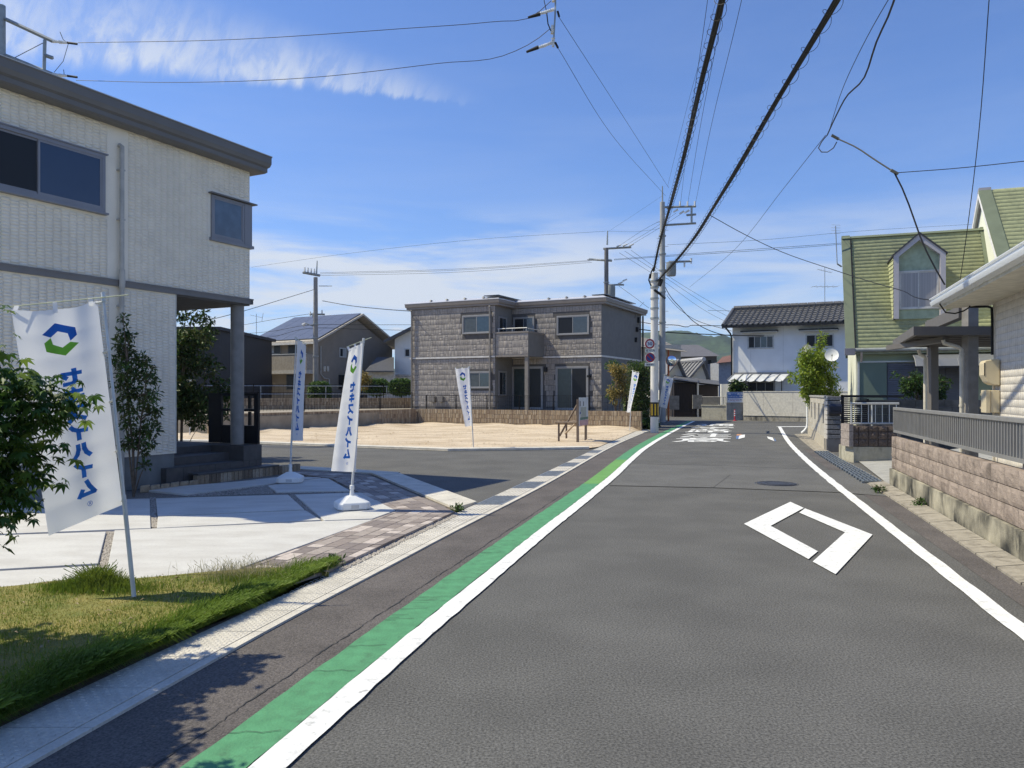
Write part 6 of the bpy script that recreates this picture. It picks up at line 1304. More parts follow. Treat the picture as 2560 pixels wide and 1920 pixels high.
m = MB(vf_); m.tube([(-.3, -.7, ze-.05), (-.1, -.15, ze-.4), (-.03, -.08, ze-.7), (-.03, -.08, .3)], .05, 8); m.build('downpipe', blk, wv, True)
wm = M('window_alu_pale', (.48, .48, .47), .4, metal=.3)
for (x0, y0, x1, y1), gms in (((1869, 840, 1935, 871), [glassd, gsc, gbl, gsc]), ((2014, 836, 2085, 868), [glassd, gsc, glassd])):
    r = rect(vf_, 0, x0, y0, x1, y1); window(wv, vf_, *r, 0, len(gms), .05, .06, wm, gms)
    MB(vf_).box(r[0]-.35, r[1]+.25, -.55, 0, r[3]+.22, r[3]+.30).build('window_hood', M('hood_dark', (.03, .03, .03), .5), wv); MB(vf_).box(r[0]-.33, r[1]+.23, -.5, 0, r[3]+.16, r[3]+.215).build('hood_soffit', M('hood_pale', (.6, .59, .54), .7), wv)
r = rect(vf_, 0, 1868, 953, 1938, 985); window(wv, vf_, r[0], r[1], .6, r[3], 0, 3, .07, .06, alu, [glassd]*3)
r = rect(vf_, 0, 2074, 948, 2086, 982); window(wv, vf_, *r, 0, 1, .05, .06, wm, glassd)
# corrugated awning with ribs
aws = M('awning_white', (.62, .63, .64), .45, .1, 2, col2=(.48, .48, .47), thr=(.55, .8)); r = rect(vf_, 0, 1836, 934, 1976, 934); zA = r[2]
n_ = 6
for k in range(n_):
    ua, ub = r[0]+(r[1]-r[0])*k/n_, r[0]+(r[1]-r[0])*(k+1)/n_; xs = np.linspace(ua+.02, ub-.02, 6); sg = lambda i: -.07*math.sin(math.pi*i/5)
    top = [(x, -.03, zA) for x in xs]; mid = [(x-.1, -.55, zA-.17) for x in xs]; bot = [(x-.25, -1.15, zA-.42+sg(i)) for i, x in enumerate(xs)]
    m = MB(vf_); m.strip(top, mid); m.strip(mid, bot); m.build('awning_panel', aws, wv)
for k in range(n_+1): u = r[0]+(r[1]-r[0])*k/n_; m = MB(vf_); m.tube([(u, -.03, zA+.02), (u-.1, -.55, zA-.14), (u-.25, -1.15, zA-.40)], .03, 5); m.build('awning_rib', alu, wv)
MB(vf_).box(r[0]-.02, r[1]+.05, -.08, 0, zA, zA+.1).build('awning_head', alu, wv)
for u in (r[0]+1.0, r[0]+2.9): MB(vf_).box(u, u+.05, -1.1, -1.05, .9, zA-.42).build('awning_post', blk, wv)
antenna('television antenna with long crossed elements above the dark tiled roof', vf_((5.2, 2.3, ze+1.3)), 2.4, 1)
bw = thing('cream_boundary_wall', 'cream panelled boundary wall with stained footing in front of the white house', 'wall', P(1857, 1048, 45.5))
bfw = Fr(P(1858, 983, 45.4)[:2], (math.cos(R(38)), -math.sin(R(38))), (math.sin(R(38)), math.cos(R(38))))
MB(bfw).box(0, 8, .02, .25, 0, .28).build('footing', stained('footing_stain', (.36, .33, .27), (.04, .04, .035), .46, .62, 3), bw)
crw = stained('wall_cream', (.66, .62, .53), (.52, .48, .41), .6, .9, .8, .88, .05)
for k in range(7): u0, u1 = (0, 1.2, 2.9, 4.5, 6., 7.)[k] if k < 6 else 7.5, (1.19, 2.89, 4.49, 5.99, 6.99, 7.99)[k] if k < 6 else 7.99; MB(bfw).box(u0, u1, 0, .2, .45, 1.66).build('panel', crw, bw) if k < 6 else None
MB(bfw).box(0, 8, -.01, .22, .285, .445).build('lower_course', crw, bw); MB(bfw).box(0, 8, -.02, .24, 1.665, 1.72).build('coping', M('coping_cream', (.60, .56, .48), .85), bw)
gp = thing('grey_block_wall', 'short grey block wall carrying the blue notice board', 'wall', P(1838, 1050, 45))
gfr = Fr(P(1816, 983, 45.6)[:2], (1, -.05)); gbk = M('block_grey', (.33, .32, .29), .9, .14, 4, .3, 50)
for c in range(8):
    for k in range(3): w = .335; MB(gfr).box(k*w+.004, (k+1)*w-.004, 0, .15, .0+c*.2, c*.2+.194).build('block', gbk, gp)
sg = thing('notice_board', 'blue and white notice board on the grey block wall at the bend', 'sign', P(1838, 1006, 45.4))
z0, z1 = P(0, 1006, 45.5)[2], P(0, 981, 45.5)[2]; zm = z0+(z1-z0)*.44
MB(gfr).box(.0, 1.0, -.05, -.01, z0-.02, z1+.03).build('backing', alul, sg); MB(gfr).box(.06, .97, -.062, -.05, zm, z1).build('blue_panel', M('sign_blue', (.03, .14, .42), .5), sg); MB(gfr).box(.06, .97, -.062, -.05, z0, zm-.003).build('white_panel', M('sign_white', (.72, .74, .78), .5), sg)
def lettering(s, u0, u1, za, zb, mat, par, fr=gfr, v=-.064, bold=.02): link('lettering', fit(textmesh(s, 1, bold), lambda x, y: fr((u0+x*(u1-u0), v, za+y*(zb-za)))), mat, par)
lettering('図＝＝昌図', .09, .94, zm+.19, z1-.03, white, sg); lettering('うちわりともし不動産', .08, .96, zm+.03, zm+.15, white, sg)
inkr = M('ink_red', (.45, .12, .12), .6); inkk = M('ink_black', (.04, .05, .07), .6)
lettering('0120-139-155', .2, .72, z0+.15, zm-.04, M('ink_violet', (.35, .25, .45), .6), sg); lettering('086-222-0050', .2, .72, z0+.08, z0+.13, inkr, sg, bold=0); MB(gfr).box(.09, .15, -.066, -.062, zm-.1, zm-.04).build('telephone_mark', M('sign_blue', ()), sg); MB(gfr).box(.77, .88, -.066, -.062, zm-.13, zm-.09).build('print_block', inkk, sg)
lwl = thing('low_concrete_wall', 'low stained concrete wall topped by a slatted grey fence left of the notice board', 'wall', P(1785, 1045, 46))
lfr = Fr(P(1754, 983, 47.0)[:2], (.87, -.49), (.49, .87)); lst = stained('low_wall_stain', (.50, .47, .38), (.12, .11, .09), .5, .72, 2.2)
MB(lfr).box(0, 1.75, 0, .2, 0, .82).build('wall', lst, lwl); MB(lfr).box(-.02, 1.75, -.03, .22, .825, .9).build('coping', lst, lwl)
for k in range(11): MB(lfr).box(.04+k*.1, .13+k*.1, .08, .1, .92, 1.36).build('fence_board', M('board_grey', (.16, .155, .145), .8, .1, 6), lwl)
m = MB(lfr); m.tube([(0, .1, 1.38), (1.45, .1, 1.38)], .02, 5); [m.tube([(u, .1, .9), (u, .1, 1.38)], .02, 5) for u in (1.1, 1.3, 1.45)]; m.build('fence_rail', alu, lwl)
bo = thing('lane_post', 'red and white striped rubber lane post in front of the grey block wall', 'post', P(1837, 1051, 44.6))
c = P(1837, 983, 44.6); zt = P(0, 1024, 44.6)[2]
MB().lathe((c[0], c[1], 0), [(.10, 0), (.10, .03), (.045, .06), (.04, zt), (.02, zt+.01)], 12).build('tube', M('post_red', (.55, .05, .07), .5), bo, True)
for z in (zt-.12, zt-.25, zt-.37): MB().lathe((c[0], c[1], z), [(.044, 0), (.044, .065)], 12).build('reflective_band', white, bo, True)
rb = random.Random(71)
plant('wall_shrub', 'dark leafy shrub behind the blue notice board', 'shrub', P(1848, 983, 46.8)[:2]+(.0,), [([P(1848, 1040, 46.8), P(1848, 965, 46.8)], [.04, .01])], [(P(rb.uniform(1834, 1862), rb.uniform(955, 984), 46.8), (.3, .3, .25)) for _ in range(14)], 900, .22, [lf_dk, lf_md], seed=71)
# ---------------------------------------------------------------- houses down the far lane
lane = [('white_gable_house', 'white gabled shed with pale tiled roof down the far lane', 1722, 1838, 928, 873, 908, 58), ]
def gable_house(name, label, Y, xl, xr, yb, ye, ya, xa, depth, wall, roof, over=.5, tiles=0):
    t = thing(name, label, 'house', P((xl+xr)/2, 983, Y)); q = lambda x, y, Y_=Y: P(x, y, Y_)
    m = MB(); m.ext([q(xl, yb), q(xr, yb), q(xr, ye), q(xa, ya), q(xl, ye)], (-depth*.25, depth, 0)); m.build('wall', wall, t)
    A, B, C_ = Vector(q(xl, ye)), Vector(q(xa, ya)), Vector(q(xr, ye)); o = Vector((over*.25, -over, 0)); e = Vector((-depth*.25, depth, 0)); m = MB()
    for p, s in ((A, -1), (C_, 1)):
        d = (p-B).normalized()*over; lo = p+d; th_ = Vector((0, 0, .14)); m.hexa([lo+o, B+o, B+e, lo+e, lo+o+th_, B+o+th_, B+e+th_, lo+e+th_])
    m.build('roof', roof, t)
    return t
ptile = M('kawara_pale', (.20, .195, .195), .5, .25, 14, spec=.5); shed = M('plaster_lane', (.82, .79, .70), .85, .05, 2); drkw = M('dark_boards', (.03, .022, .02), .8, .2, 8, stretch=(6, 6, .3))
gable_house('gabled_house', 'left gabled house behind the traffic mirror in the far lane', 55, 1655, 1709, 1000, 946, 903, 1690, 4, shed, ptile)
t_ = gable_house('gabled_shed', 'white gabled storehouse with pale wavy roof tiles in the far lane', 58, 1721, 1765, 990, 944, 908, 1752, 5, shed, ptile)
A, B = Vector(P(1721, 944, 58)), Vector(P(1752, 908, 58)); dn = (A-B).normalized(); A = A+dn*.5; ed_ = Vector((-1.25, 5, 0)); fo = Vector((.12, -.5, .16))
for k in range(10):
    o_2 = fo+ed_*(k/9.); MB().tube([B+o_2, A+o_2], .09, 5).build('roof_tile_row', ptile, t_)
MB().tube([B+fo+Vector((0, 0, .12)), B+fo+ed_+Vector((0, 0, .12))], .17, 8).build('ridge_tiles', M('ridge_pale', (.42, .41, .41), .5), t_, True)
fh = thing('far_grey_house', 'two storey house with a broad grey hipped roof beyond the far lane', 'house', P(1740, 983, 72)); q = lambda x, y, Y=72: P(x, y, Y)
MB().box(q(1700, 0)[0], q(1792, 0)[0], 72, 82, 0, q(0, 890)[2]).build('wall', M('far_wall_taupe', (.21, .185, .165), .85), fh)
m = MB(); a, b, c, d = q(1690, 892, 71), q(1800, 890, 71), q(1745, 862, 77), q(1690, 862, 77); m.add([a, b, c, d, q(1802, 890, 83)], [(0, 1, 2, 3), (1, 4, 2)]); m.build('roof', M('far_roof_grey', (.13, .125, .13), .7, .15, 6, stretch=(.3, .3, 8)), fh)
ffr = Fr((q(1700, 0)[0], 72), (1, 0)); r = rect(ffr, 0, 1719, 899, 1747, 905); window(fh, ffr, *r, 0, 2, .05, .05, alu, gsc); r = rect(ffr, 0, 1770, 900, 1778, 920); window(fh, ffr, *r, 0, 1, .05, .05, blk, glassd)
fh2 = thing('far_beige_house', 'beige house with tan tiled roof half hidden by the utility poles', 'house', P(1640, 983, 62)); q = lambda x, y, Y=62: P(x, y, Y)
MB().box(q(1588, 0)[0], q(1702, 0)[0], 62, 70, 0, q(0, 862)[2]).build('wall', M('far_wall_beige', (.44, .42, .36), .85), fh2)
m = MB(); m.add([q(1578, 864, 61), q(1720, 880, 61), q(1665, 855, 67), q(1580, 838, 67)], [(0, 1, 2, 3)]); m.add([q(1578, 865, 61), q(1720, 881, 61), q(1665, 859, 67), q(1580, 842, 67)], [(0, 1, 2, 3)]); m.build('roof', M('far_roof_tan', (.24, .215, .18), .8, .2, 5, stretch=(2, 1, 6)), fh2)
fh3 = thing('far_red_roof_house', 'small house with dull red tiled roof against the hill', 'house', P(1812, 983, 68)); q = lambda x, y, Y=68: P(x, y, Y)
MB().box(q(1797, 0)[0], q(1840, 0)[0], 68, 74, 0, q(0, 906)[2]).build('wall', M('far_wall_bluegrey', (.30, .31, .34), .85), fh3)
m = MB(); m.add([q(1791, 908, 67.5), q(1845, 902, 67.5), q(1845, 884, 72), q(1806, 892, 72), q(1791, 909, 67.5), q(1845, 904, 67.5)], [(0, 1, 2, 3), (4, 5, 1, 0)]); m.build('roof', M('far_roof_red', (.17, .085, .06), .75, .25, 9, stretch=(3, 3, .5)), fh3)
ds = thing('dark_board_sheds', 'row of dark boarded sheds with lean to roofs in the shaded far lane', 'shed', P(1720, 1020, 52)); q = lambda x, y, Y=52: P(x, y, Y)
for x0, x1, yt0, yt1, Y in ((1685, 1742, 948, 956, 52), (1745, 1795, 956, 962, 53.5)):
    MB().box(q(x0, 0, Y)[0], q(x1, 0, Y)[0], Y, Y+3, 0, q(0, yt1, Y)[2]).build('board_wall', drkw, ds)
    m = MB(); a, b, c, d = q(x0-3, yt0, Y-.4), q(x1+4, yt1, Y-.4), q(x1+2, yt1-10, Y+3), q(x0, yt0-10, Y+3); m.add([a, b, c, d], [(0, 1, 2, 3)]); m.add([(p[0], p[1], p[2]-.1) for p in (a, b, c, d)], [(0, 1, 2, 3)]); m.build('lean_to_roof', M('shed_roof', (.10, .10, .105), .7), ds)
MB().box(q(1742, 0)[0], q(1746, 0)[0], 51.9, 52.1, 0, q(0, 958)[2]).build('post', alul, ds)
for k in range(12): x = q(1686, 0)[0]+k*.13; MB().box(x, x+.012, 51.975, 52.0, .3, q(0, 957)[2]).build('board_joint', dark, ds)
for lab, x0, x1, yt, yb, Y in (('low block wall left of the lane entrance in shade', 1672, 1698, 989, 1024, 50), ('low block wall right of the lane entrance in shade', 1732, 1756, 987, 1022, 51)):
    t_ = thing('lane_block_wall', lab, 'wall', P((x0+x1)/2, yb, Y), 'low block walls at the far lane'); n_ = 4
    for k in range(n_): za, zb = P(0, yb, Y)[2]+(P(0, yt, Y)[2]-P(0, yb, Y)[2])*k/n_, P(0, yb, Y)[2]+(P(0, yt, Y)[2]-P(0, yb, Y)[2])*(k+1)/n_; MB().box(P(x0, 0, Y)[0], P(x1, 0, Y)[0], Y, Y+.15, za, zb-.008).build('block', M('block_lane', (.22, .21, .19), .9, .2, 4), t_)
MB_ = MB().box(P(1803, 0, 49)[0], P(1832, 0, 49)[0], 49, 49.2, 0, P(0, 960, 49)[2]); t_ = thing('pale_side_wall', 'pale plastered side wall behind the slatted fence', 'wall', P(1818, 1000, 49)); MB_.build('wall', shed, t_)
# ---------------------------------------------------------------- traffic mirror, signs, lot board
mir = M('mirror_glass', (.85, .87, .88), .03, 0, metal=1.); orm = M('orange_pole', (.50, .12, .03), .5)
tmr = thing('traffic_mirror', 'round convex traffic mirror on an orange pole behind the tall utility pole', 'mirror', P(1671, 1052, 44))
c = P(1671, 983, 44); MB().tube([(c[0], 44, 0), (c[0], 44, P(0, 875, 44)[2])], .055, 10).build('pole', orm, tmr, True)
mc = Vector(P(1679, 902, 43.7)); ax_ = Vector((.12, -1, -.12)).normalized(); sx = ax_.cross(Vector((0, 0, 1))).normalized(); sy = sx.cross(ax_); vs2 = []; R0 = 18*43.7/F*.72
ph_ = np.linspace(0, 1, 6)
for r_ in ph_:
    for k in range(24): a = 2*math.pi*k/24; vs2.append(tuple(mc+(sx*math.cos(a)+sy*math.sin(a))*max(.005, r_*R0)+ax_*(.09*(1-r_*r_))))
link('mirror', npmesh('mirror', vs2, [(i*24+k, i*24+(k+1) % 24, (i+1)*24+(k+1) % 24, (i+1)*24+k) for i in range(5) for k in range(24)]), mir, tmr, True)
m = MB(); m.tube([mc-ax_*.01, mc-ax_*.05], R0+.03, 24); m.build('rim', orm, tmr)
tm2 = thing('traffic_mirror', 'back of a round traffic mirror on a bent white pole above the bright bush', 'mirror', P(2006, 1084, 30))
Y = 29.6; m = MB(); m.tube([P(2004, 1083, Y), P(2012, 1076, Y), P(2018, 1068, Y), P(2019, 1055, Y), P(2017, 870, Y)], .05, 10); m.build('pole', white, tm2, True)
mgb = M('mirror_back', (.50, .49, .40), .6, .05)
for px, py, rr_ in ((2017, 873, .19), (2009, 905, .17)):
    mc = Vector(P(px, py, Y+.08)); m = MB(); m.tube([mc, mc+Vector((.02, .09, 0))], [rr_, rr_*.95], 24); m.build('mirror_back', mgb, tm2); m = MB(); m.tube([mc+Vector((0, -.01, 0)), mc+Vector((0, .02, 0))], [rr_*.5, rr_*.6], 16); m.build('back_boss', mgb, tm2)
for py in (888, 915): c = P(2012, py, Y); MB().box(c[0]-.14, c[0]+.1, Y+.05, Y+.07, c[2]-.05, c[2]+.05).build('back_plate', mgb, tm2)
# lot board on stakes
lbd = thing('plot_sign', 'printed plot sign on wooden stakes with bracing on the bare sand', 'sign', G(1458, 1106))
wd = M('weathered_wood', (.17, .13, .10), .85, .2, 14, .4, 50, stretch=(1, 1, .2)); wd2 = M('pale_wood', (.34, .26, .18), .85, .2, 14, .4, 50)
s1, s2 = Vector(G(1447, 1109)), Vector(G(1467, 1103)); sdv = (s2-s1).normalized(); zt = P(0, 994, 24.6)[2]
sf_ = Fr((s1.x, s1.y), (sdv.x, sdv.y)); SL = (s2-s1).length
for u, w in ((0, .04), (SL, .04)): MB(sf_).box(u-.04, u+.04, 0, .07, 0, zt-.05).build('stake', wd, lbd)
zb = P(0, 1065, 24.6)[2]
MB(sf_).box(-.02, SL+.08, -.03, -.002, zb, zt).build('board', M('board_pale', (.50, .53, .56), .5, .1, 3), lbd)
for (ua, ub, za, zb_, mm) in ((0., 1., 0, .2, M('print_pink', (.50, .30, .31), .6)), (.06, .98, .21, .30, M('print_green', (.07, .15, .12), .6)), (.12, .72, .3, .66, M('print_photo', (.26, .27, .21), .6, .4, 9, col2=(.40, .42, .40))), (.02, .16, .42, .5, M('print_blue', (.05, .07, .25), .6)), (.02, .1, .7, .88, blk), (.36, .5, .7, .86, M('print_grey', (.14, .15, .16), .6)), (.14, .36, .7, .86, M('print_pale', (.55, .57, .6), .6))):
    MB(sf_).box(-.02+(SL+.1)*ua, -.02+(SL+.1)*ub, -.034, -.031, zb+(zt-zb)*za, zb+(zt-zb)*zb_).build('print_patch', mm, lbd)
m = MB(); b1_, b2_ = Vector(G(1397, 1107)), Vector(G(1416, 1100))
for b_ in (b1_, b2_): MB().box(b_.x-.03, b_.x+.03, b_.y-.03, b_.y+.03, 0, P(0, 1058, b_.y)[2]).build('stake', wd, lbd)
for p0, p1, mm in ((P(1399, 1090, b1_.y), (s1.x, s1.y+.1, zt-.15), wd), (P(1412, 1085, b2_.y-.3), (s2.x, s2.y+.1, zt-.5), wd2), (P(1388, 1056, b1_.y), (s1.x, s1.y+.1, P(0, 1056, b1_.y)[2]), wd), (P(1413, 1056, b2_.y), (s2.x-.1, s2.y+.12, P(0, 1050, b2_.y)[2]), wd)): MB().tube([p0, p1], .032, 4).build('brace', mm, lbd)
# ---------------------------------------------------------------- utility poles
cpm = M('pole_concrete', (.60, .59, .56), .8, .06, 2, .1, 60); cpm2 = M('pole_concrete_grey', (.36, .36, .345), .8, .12, 2, .1, 60); steel = M('steel_galv', (.33, .35, .34), .5, .1, 8, metal=.5)
def insul(m, p, d=(0, 0, 1), s=1.):
    p, d = Vector(p), Vector(d).normalized(); pts, rs = [], []; mb = MB(); m.items.append(mb); m = mb
    for k in range(5): pts += [p+d*(.05*k*s), p+d*((.05*k+.022)*s)]; rs += [.055*s*(1-.08*k), .03*s]
    m.tube(pts, rs, 8)
def trafo(t, c, r=.24, h=.75):
    m = MB(); m.lathe(c, [(r*.9, 0), (r, .04), (r, h), (r*1.04, h+.01), (r*1.04, h+.05), (r*.6, h+.09)], 16); m.build('transformer', M('transformer_grey', (.25, .265, .26), .5, .05), t, True)
    m = MB()
    for k in range(10): a = 2*math.pi*k/10; m.box(c[0]+r*math.cos(a)-.01, c[0]+r*math.cos(a)+.01, c[1]+r*math.sin(a)-.01, c[1]+r*math.sin(a)+.01, c[2]+.1, c[2]+h-.1)
    m.build('cooling_fin', M('transformer_grey', ()), t)
def pole(label, x, y, h, r0, r1, mat, bands=(), steps=True):
    t = thing('utility_pole', label, 'utility pole', (x, y, 0), 'utility poles'); MB().lathe((x, y, 0), [(r0, 0), (r0+(r1-r0)*.5, h*.5), (r1, h), (r1*.7, h+.02)], 20).build('shaft', mat, t, True)
    for z in bands: MB().lathe((x, y, z), [(r0*1.08, 0), (r0*1.08, .06)], 16).build('steel_band', steel, t, True)
    if steps:
        for k in range(int((h-3)/.45)): s = 1 if k % 2 else -1; z = 3+k*.45; MB().tube([(x, y, z), (x+s*(r0+.14), y, z)], .011, 5).build('step_bolt', steel, t)
    return t
p1x, p1y = 5.76, 31.1
u1 = pole('short white concrete utility pole with yellow black guard and road signs', p1x, p1y, 6.45, .165, .145, cpm, (4.6, 5.0, 5.4, 5.85, 6.1), False)
z0, z1 = P(0, 1042, 31)[2], P(0, 1006, 31)[2]
MB().lathe((p1x, p1y, z0), [(.168, 0), (.171, .005), (.171, z1-z0), (.166, z1-z0+.005)], 24).build('guard_sheet', M('guard_black', (.015, .015, .015), .6), u1, True)
yl = M('guard_yellow', (.62, .40, .02), .55)
for k in range(8):
    a0_ = 2*math.pi*(k/8)-.17; vs2 = []
    for a in np.linspace(a0_, a0_+.34, 4):
        for z in (z0+.06, z1-.06): vs2.append((p1x+.174*math.cos(a), p1y+.174*math.sin(a), z))
    link('yellow_stripe', npmesh('yellow_stripe', vs2, [(0, 2, 3, 1), (2, 4, 5, 3), (4, 6, 7, 5)]), yl, u1)
def road_sign(label, px, py, rr_, Y, kind):
    c = Vector(P(px, py, Y)); t = thing('road_sign', label, 'road sign', c, 'road signs on the white pole')
    def disc(r_, y, mat, nm):
        m = MB(); m.add([(c.x+r_*math.cos(a), y, c.z+r_*math.sin(a)) for a in np.linspace(0, 2*math.pi, 33)[:-1]], [tuple(range(32))]); return m.build(nm, mat, t)
    m = MB(); m.tube([(c.x, Y, c.z), (c.x, Y+.03, c.z)], rr_, 32); m.build('plate', M('sign_rim_white', (.7, .7, .7), .5), t)
    red = M('sign_red', (.30, .012, .02), .5); disc(rr_*.94, Y-.003, red, 'red_ring')
    if kind == 30:
        disc(rr_*.66, Y-.006, M('sign_face_white', (.55, .58, .62), .5), 'face'); w = rr_*.95; link('lettering', fit(textmesh('30', 1, .03), lambda x, y: (c.x-w/2+x*w, Y-.009, c.z-rr_*.33+y*rr_*.66)), M('sign_number_blue', (.02, .05, .17), .5), t)
    else:
        disc(rr_*.70, Y-.006, M('sign_face_blue', (.01, .05, .20), .5), 'face'); d = rr_*.5; w = rr_*.1; MB().add([(c.x-d-w, Y-.009, c.z+d-w), (c.x-d+w, Y-.009, c.z+d+w), (c.x+d+w, Y-.009, c.z-d+w), (c.x+d-w, Y-.009, c.z-d-w)], [(0, 1, 2, 3)]).build('red_bar', red, t)
    MB().box(c.x-.02, p1x, Y+.03, Y+.06, c.z-.03, c.z+.03).build('clamp', steel, t)
def plate(label, x0, x1, y0, y1, Y, s):
    a, b = P(x0, y0, Y), P(x1, y1, Y); t = thing('sign_plate', label, 'sign plate', ((a[0]+b[0])/2, Y, b[2]), 'small plates below the road signs')
    MB().box(a[0], b[0], Y, Y+.012, b[2], a[2]).build('plate', M('plate_grey_white', (.50, .54, .54), .5), t, bevel=.01); w, h = b[0]-a[0], a[2]-b[2]
    link('lettering', fit(textmesh(s, 1, .015), lambda x, y: (a[0]+w*(.08+.84*x), Y-.003, b[2]+h*(.22+.56*y))), inkk, t)
road_sign('round red rimmed speed sign reading 30', 1624.5, 859.5, .205, 30.7, 30); road_sign('round blue no parking sign with red rim and bar', 1625.5, 894, .20, 30.7, 0)
plate('small white plate reading 区域内 under the speed sign', 1613, 1639, 872, 881, 30.72, '区 域 内'); plate('small white plate reading 2輪を除く under the parking sign', 1612, 1638, 907.5, 915.5, 30.72, '2輪を除く')
p2x, p2y = 8.35, 42.7
u2_ = pole('tall grey utility pole with cantilever crossarms and a transformer', p2x, p2y, 12.2, .19, .135, cpm2, (5.5, 7.2, 8.4, 9.3, 10.3))
MB().tube([(p2x, p2y, 12.1), (p2x, p2y, 13.1)], [.05, .03], 8).build('mast_top', steel, u2_); q = lambda px, py: P(px, py, p2y)
def arm(t, a, b, w=.05): m = MB(); m.tube([a, b], w*1.2, 4); return m.build('crossarm', steel, t)
arm(u2_, q(1660, 518), q(1740, 516)); arm(u2_, q(1660, 563), q(1740, 558)); arm(u2_, q(1729, 518), q(1729, 558)); arm(u2_, q(1716, 538), q(1740, 536)); arm(u2_, q(1672, 655), q(1730, 653)); arm(u2_, q(1668, 522), q(1688, 518), .03)
m = MB()
for px in (1700, 1719, 1737): insul(m, q(px, 515), (0, 0, 1), 1.2)
for px, py in ((1694, 524), (1709, 528), (1722, 526)): insul(m, q(px, py), (-.8, -.2, -.5), 1.3)
for px, py in ((1711, 655), (1728, 646)): insul(m, q(px, py), (0, 0, -1), 1.3)
m.build('insulator', porc, u2_, True); trafo(u2_, P(1678, 690, p2y-.25), .26, .7)
p3 = P(1516, 983, 53); u3 = pole('utility pole with crossarms rising behind the grey tiled house roof', p3[0], 53, 11.6, .19, .14, M('pole_brownish', (.17, .155, .145), .8, .15, 3), (5, 6, 7.4, 8.3, 9.2), False); q = lambda px, py: P(px, py, 53)
MB().tube([q(1518, 612), q(1519, 577)], [.07, .04], 6).build('mast_top', steel, u3); arm(u3, q(1508, 622), q(1578, 618), .06); arm(u3, q(1472, 648), q(1530, 652), .06); arm(u3, q(1520, 712), q(1560, 712)); m = MB()
for px, py in ((1541, 617), (1557, 615), (1573, 615), (1545, 710), (1556, 703)): insul(m, q(px, py), (.7, -.1, .3), 1.5)
for px in (1480, 1492, 1502, 1528): insul(m, q(px, 650), (-.8, 0, .1), 1.5)
m.build('insulator', porc, u3, True); trafo(u3, P(1529, 742, 52.6), .24, .75)
p4 = P(789, 983, 50.5); u4 = pole('slim concrete utility pole in front of the tan solar house', p4[0], 50.5, 9.2, .19, .13, M('pole_grey_brown', (.26, .245, .225), .8, .12, 3), (4, 5.2, 6.1), False); q = lambda px, py: P(px, py, 50.5)
MB().tube([q(791, 690), q(793, 652)], [.06, .03], 6).build('mast_top', steel, u4); arm(u4, q(757, 681), q(800, 689), .07); arm(u4, q(774, 786), q(812, 786), .05); m = MB()
for px, py in ((762, 679), (770, 680), (778, 682), (786, 683), (776, 790), (782, 793), (805, 786)): insul(m, q(px, py), (0, 0, 1), 1.3)
m.build('insulator', porc, u4, True); arm(u4, q(797, 715), q(830, 715), .02); arm(u4, q(790, 818), q(764, 808), .03)
MB().tube([q(764, 808), q(757, 813)], [.06, .12], 8).build('street_lamp', alul, u4)
p5 = P(4, 983, 24); u5 = pole('grey steel pole with a bracket arm rising behind the ivory house', p5[0]-.0, 24, P(0, 14, 24)[2], .13, .11, steel, (), False); q = lambda px, py, d=0.: P(px, py, 24+d)
arm(u5, q(14, 48), q(132, 103)); arm(u5, q(12, 138), q(132, 186)); arm(u5, q(112, 100), q(110, 178)); arm(u5, q(112, 138), q(132, 145)); m = MB(); m.tube([q(35, 145), q(112, 105)], .012, 4); m.build('brace_wire', rub, u5)
# ---------------------------------------------------------------- cables
def cable(label, pts, r, grp='overhead cables', coil=0., sub=None, n=5, cat='cable', name='overhead_cable'):
    """pts: (px, py, distance) along the wire; smoothed; coil > 0 winds a lashing spiral round a bundle"""
    p = [Vector(P(*q)) if len(q) == 3 else Vector(q[:3]) for q in pts]
    s = [0.]; [s.append(s[-1]+(b-a).length) for a, b in zip(p, p[1:])]
    fx, fy, fz = ([spl(s, [v[i] for v in p]) for i in range(3)]) if len(p) > 2 else ([lambda t, i=i: p[0][i]+(p[1][i]-p[0][i])*t/s[-1] for i in range(3)])
    N = max(8, min(160, int(s[-1]/.35))); path_ = [Vector((fx(t), fy(t), fz(t))) for t in np.linspace(0, s[-1], N)]
    t = thing(name, label, cat, path_[0], grp); MB().tube(path_, r, n).build('wire', rub, t, True)
    if coil:
        for k, (dx, dz, rr_) in enumerate(sub or []): MB().tube([q+Vector((dx, 0, dz+.012*math.sin(i*.35+k))) for i, q in enumerate(path_)], rr_, 5).build('strand', rub, t, True)
        turns = s[-1]/.42; pp = []; M_ = int(turns*12)
        for i in range(M_+1):
            w = s[-1]*i/M_; a = 2*math.pi*turns*i/M_; c = Vector((fx(w), fy(w), fz(w))); pp.append(c+Vector((math.cos(a)*coil, 0, math.sin(a)*coil-coil*.55)))
        MB().tube(pp, .004, 3, False).build('lashing_spiral', rub, t)
    return t
subs = [(0.0, -.05, .022), (.03, -.03, .016), (-.025, -.045, .014)]
cable('left thick black bundled cable with spiral lashing running overhead', [(1634, 676, 31.1), (1645, 620, 28.5), (1666, 544, 23.5), (1713, 370, 15.2), (1759, 174, 11.1), (1802, 0, 9.0), (1900, -420, 6.2)], .022, coil=.085, sub=subs)
cable('right thick black bundled cable with spiral lashing running overhead', [(1645, 700, 31.1), (1721, 612, 23.5), (1793, 500, 17.3), (1855, 396, 14.2), (1944, 243, 11.4), (2087, 0, 9.0), (2310, -400, 6.5)], .022, coil=.085, sub=subs)
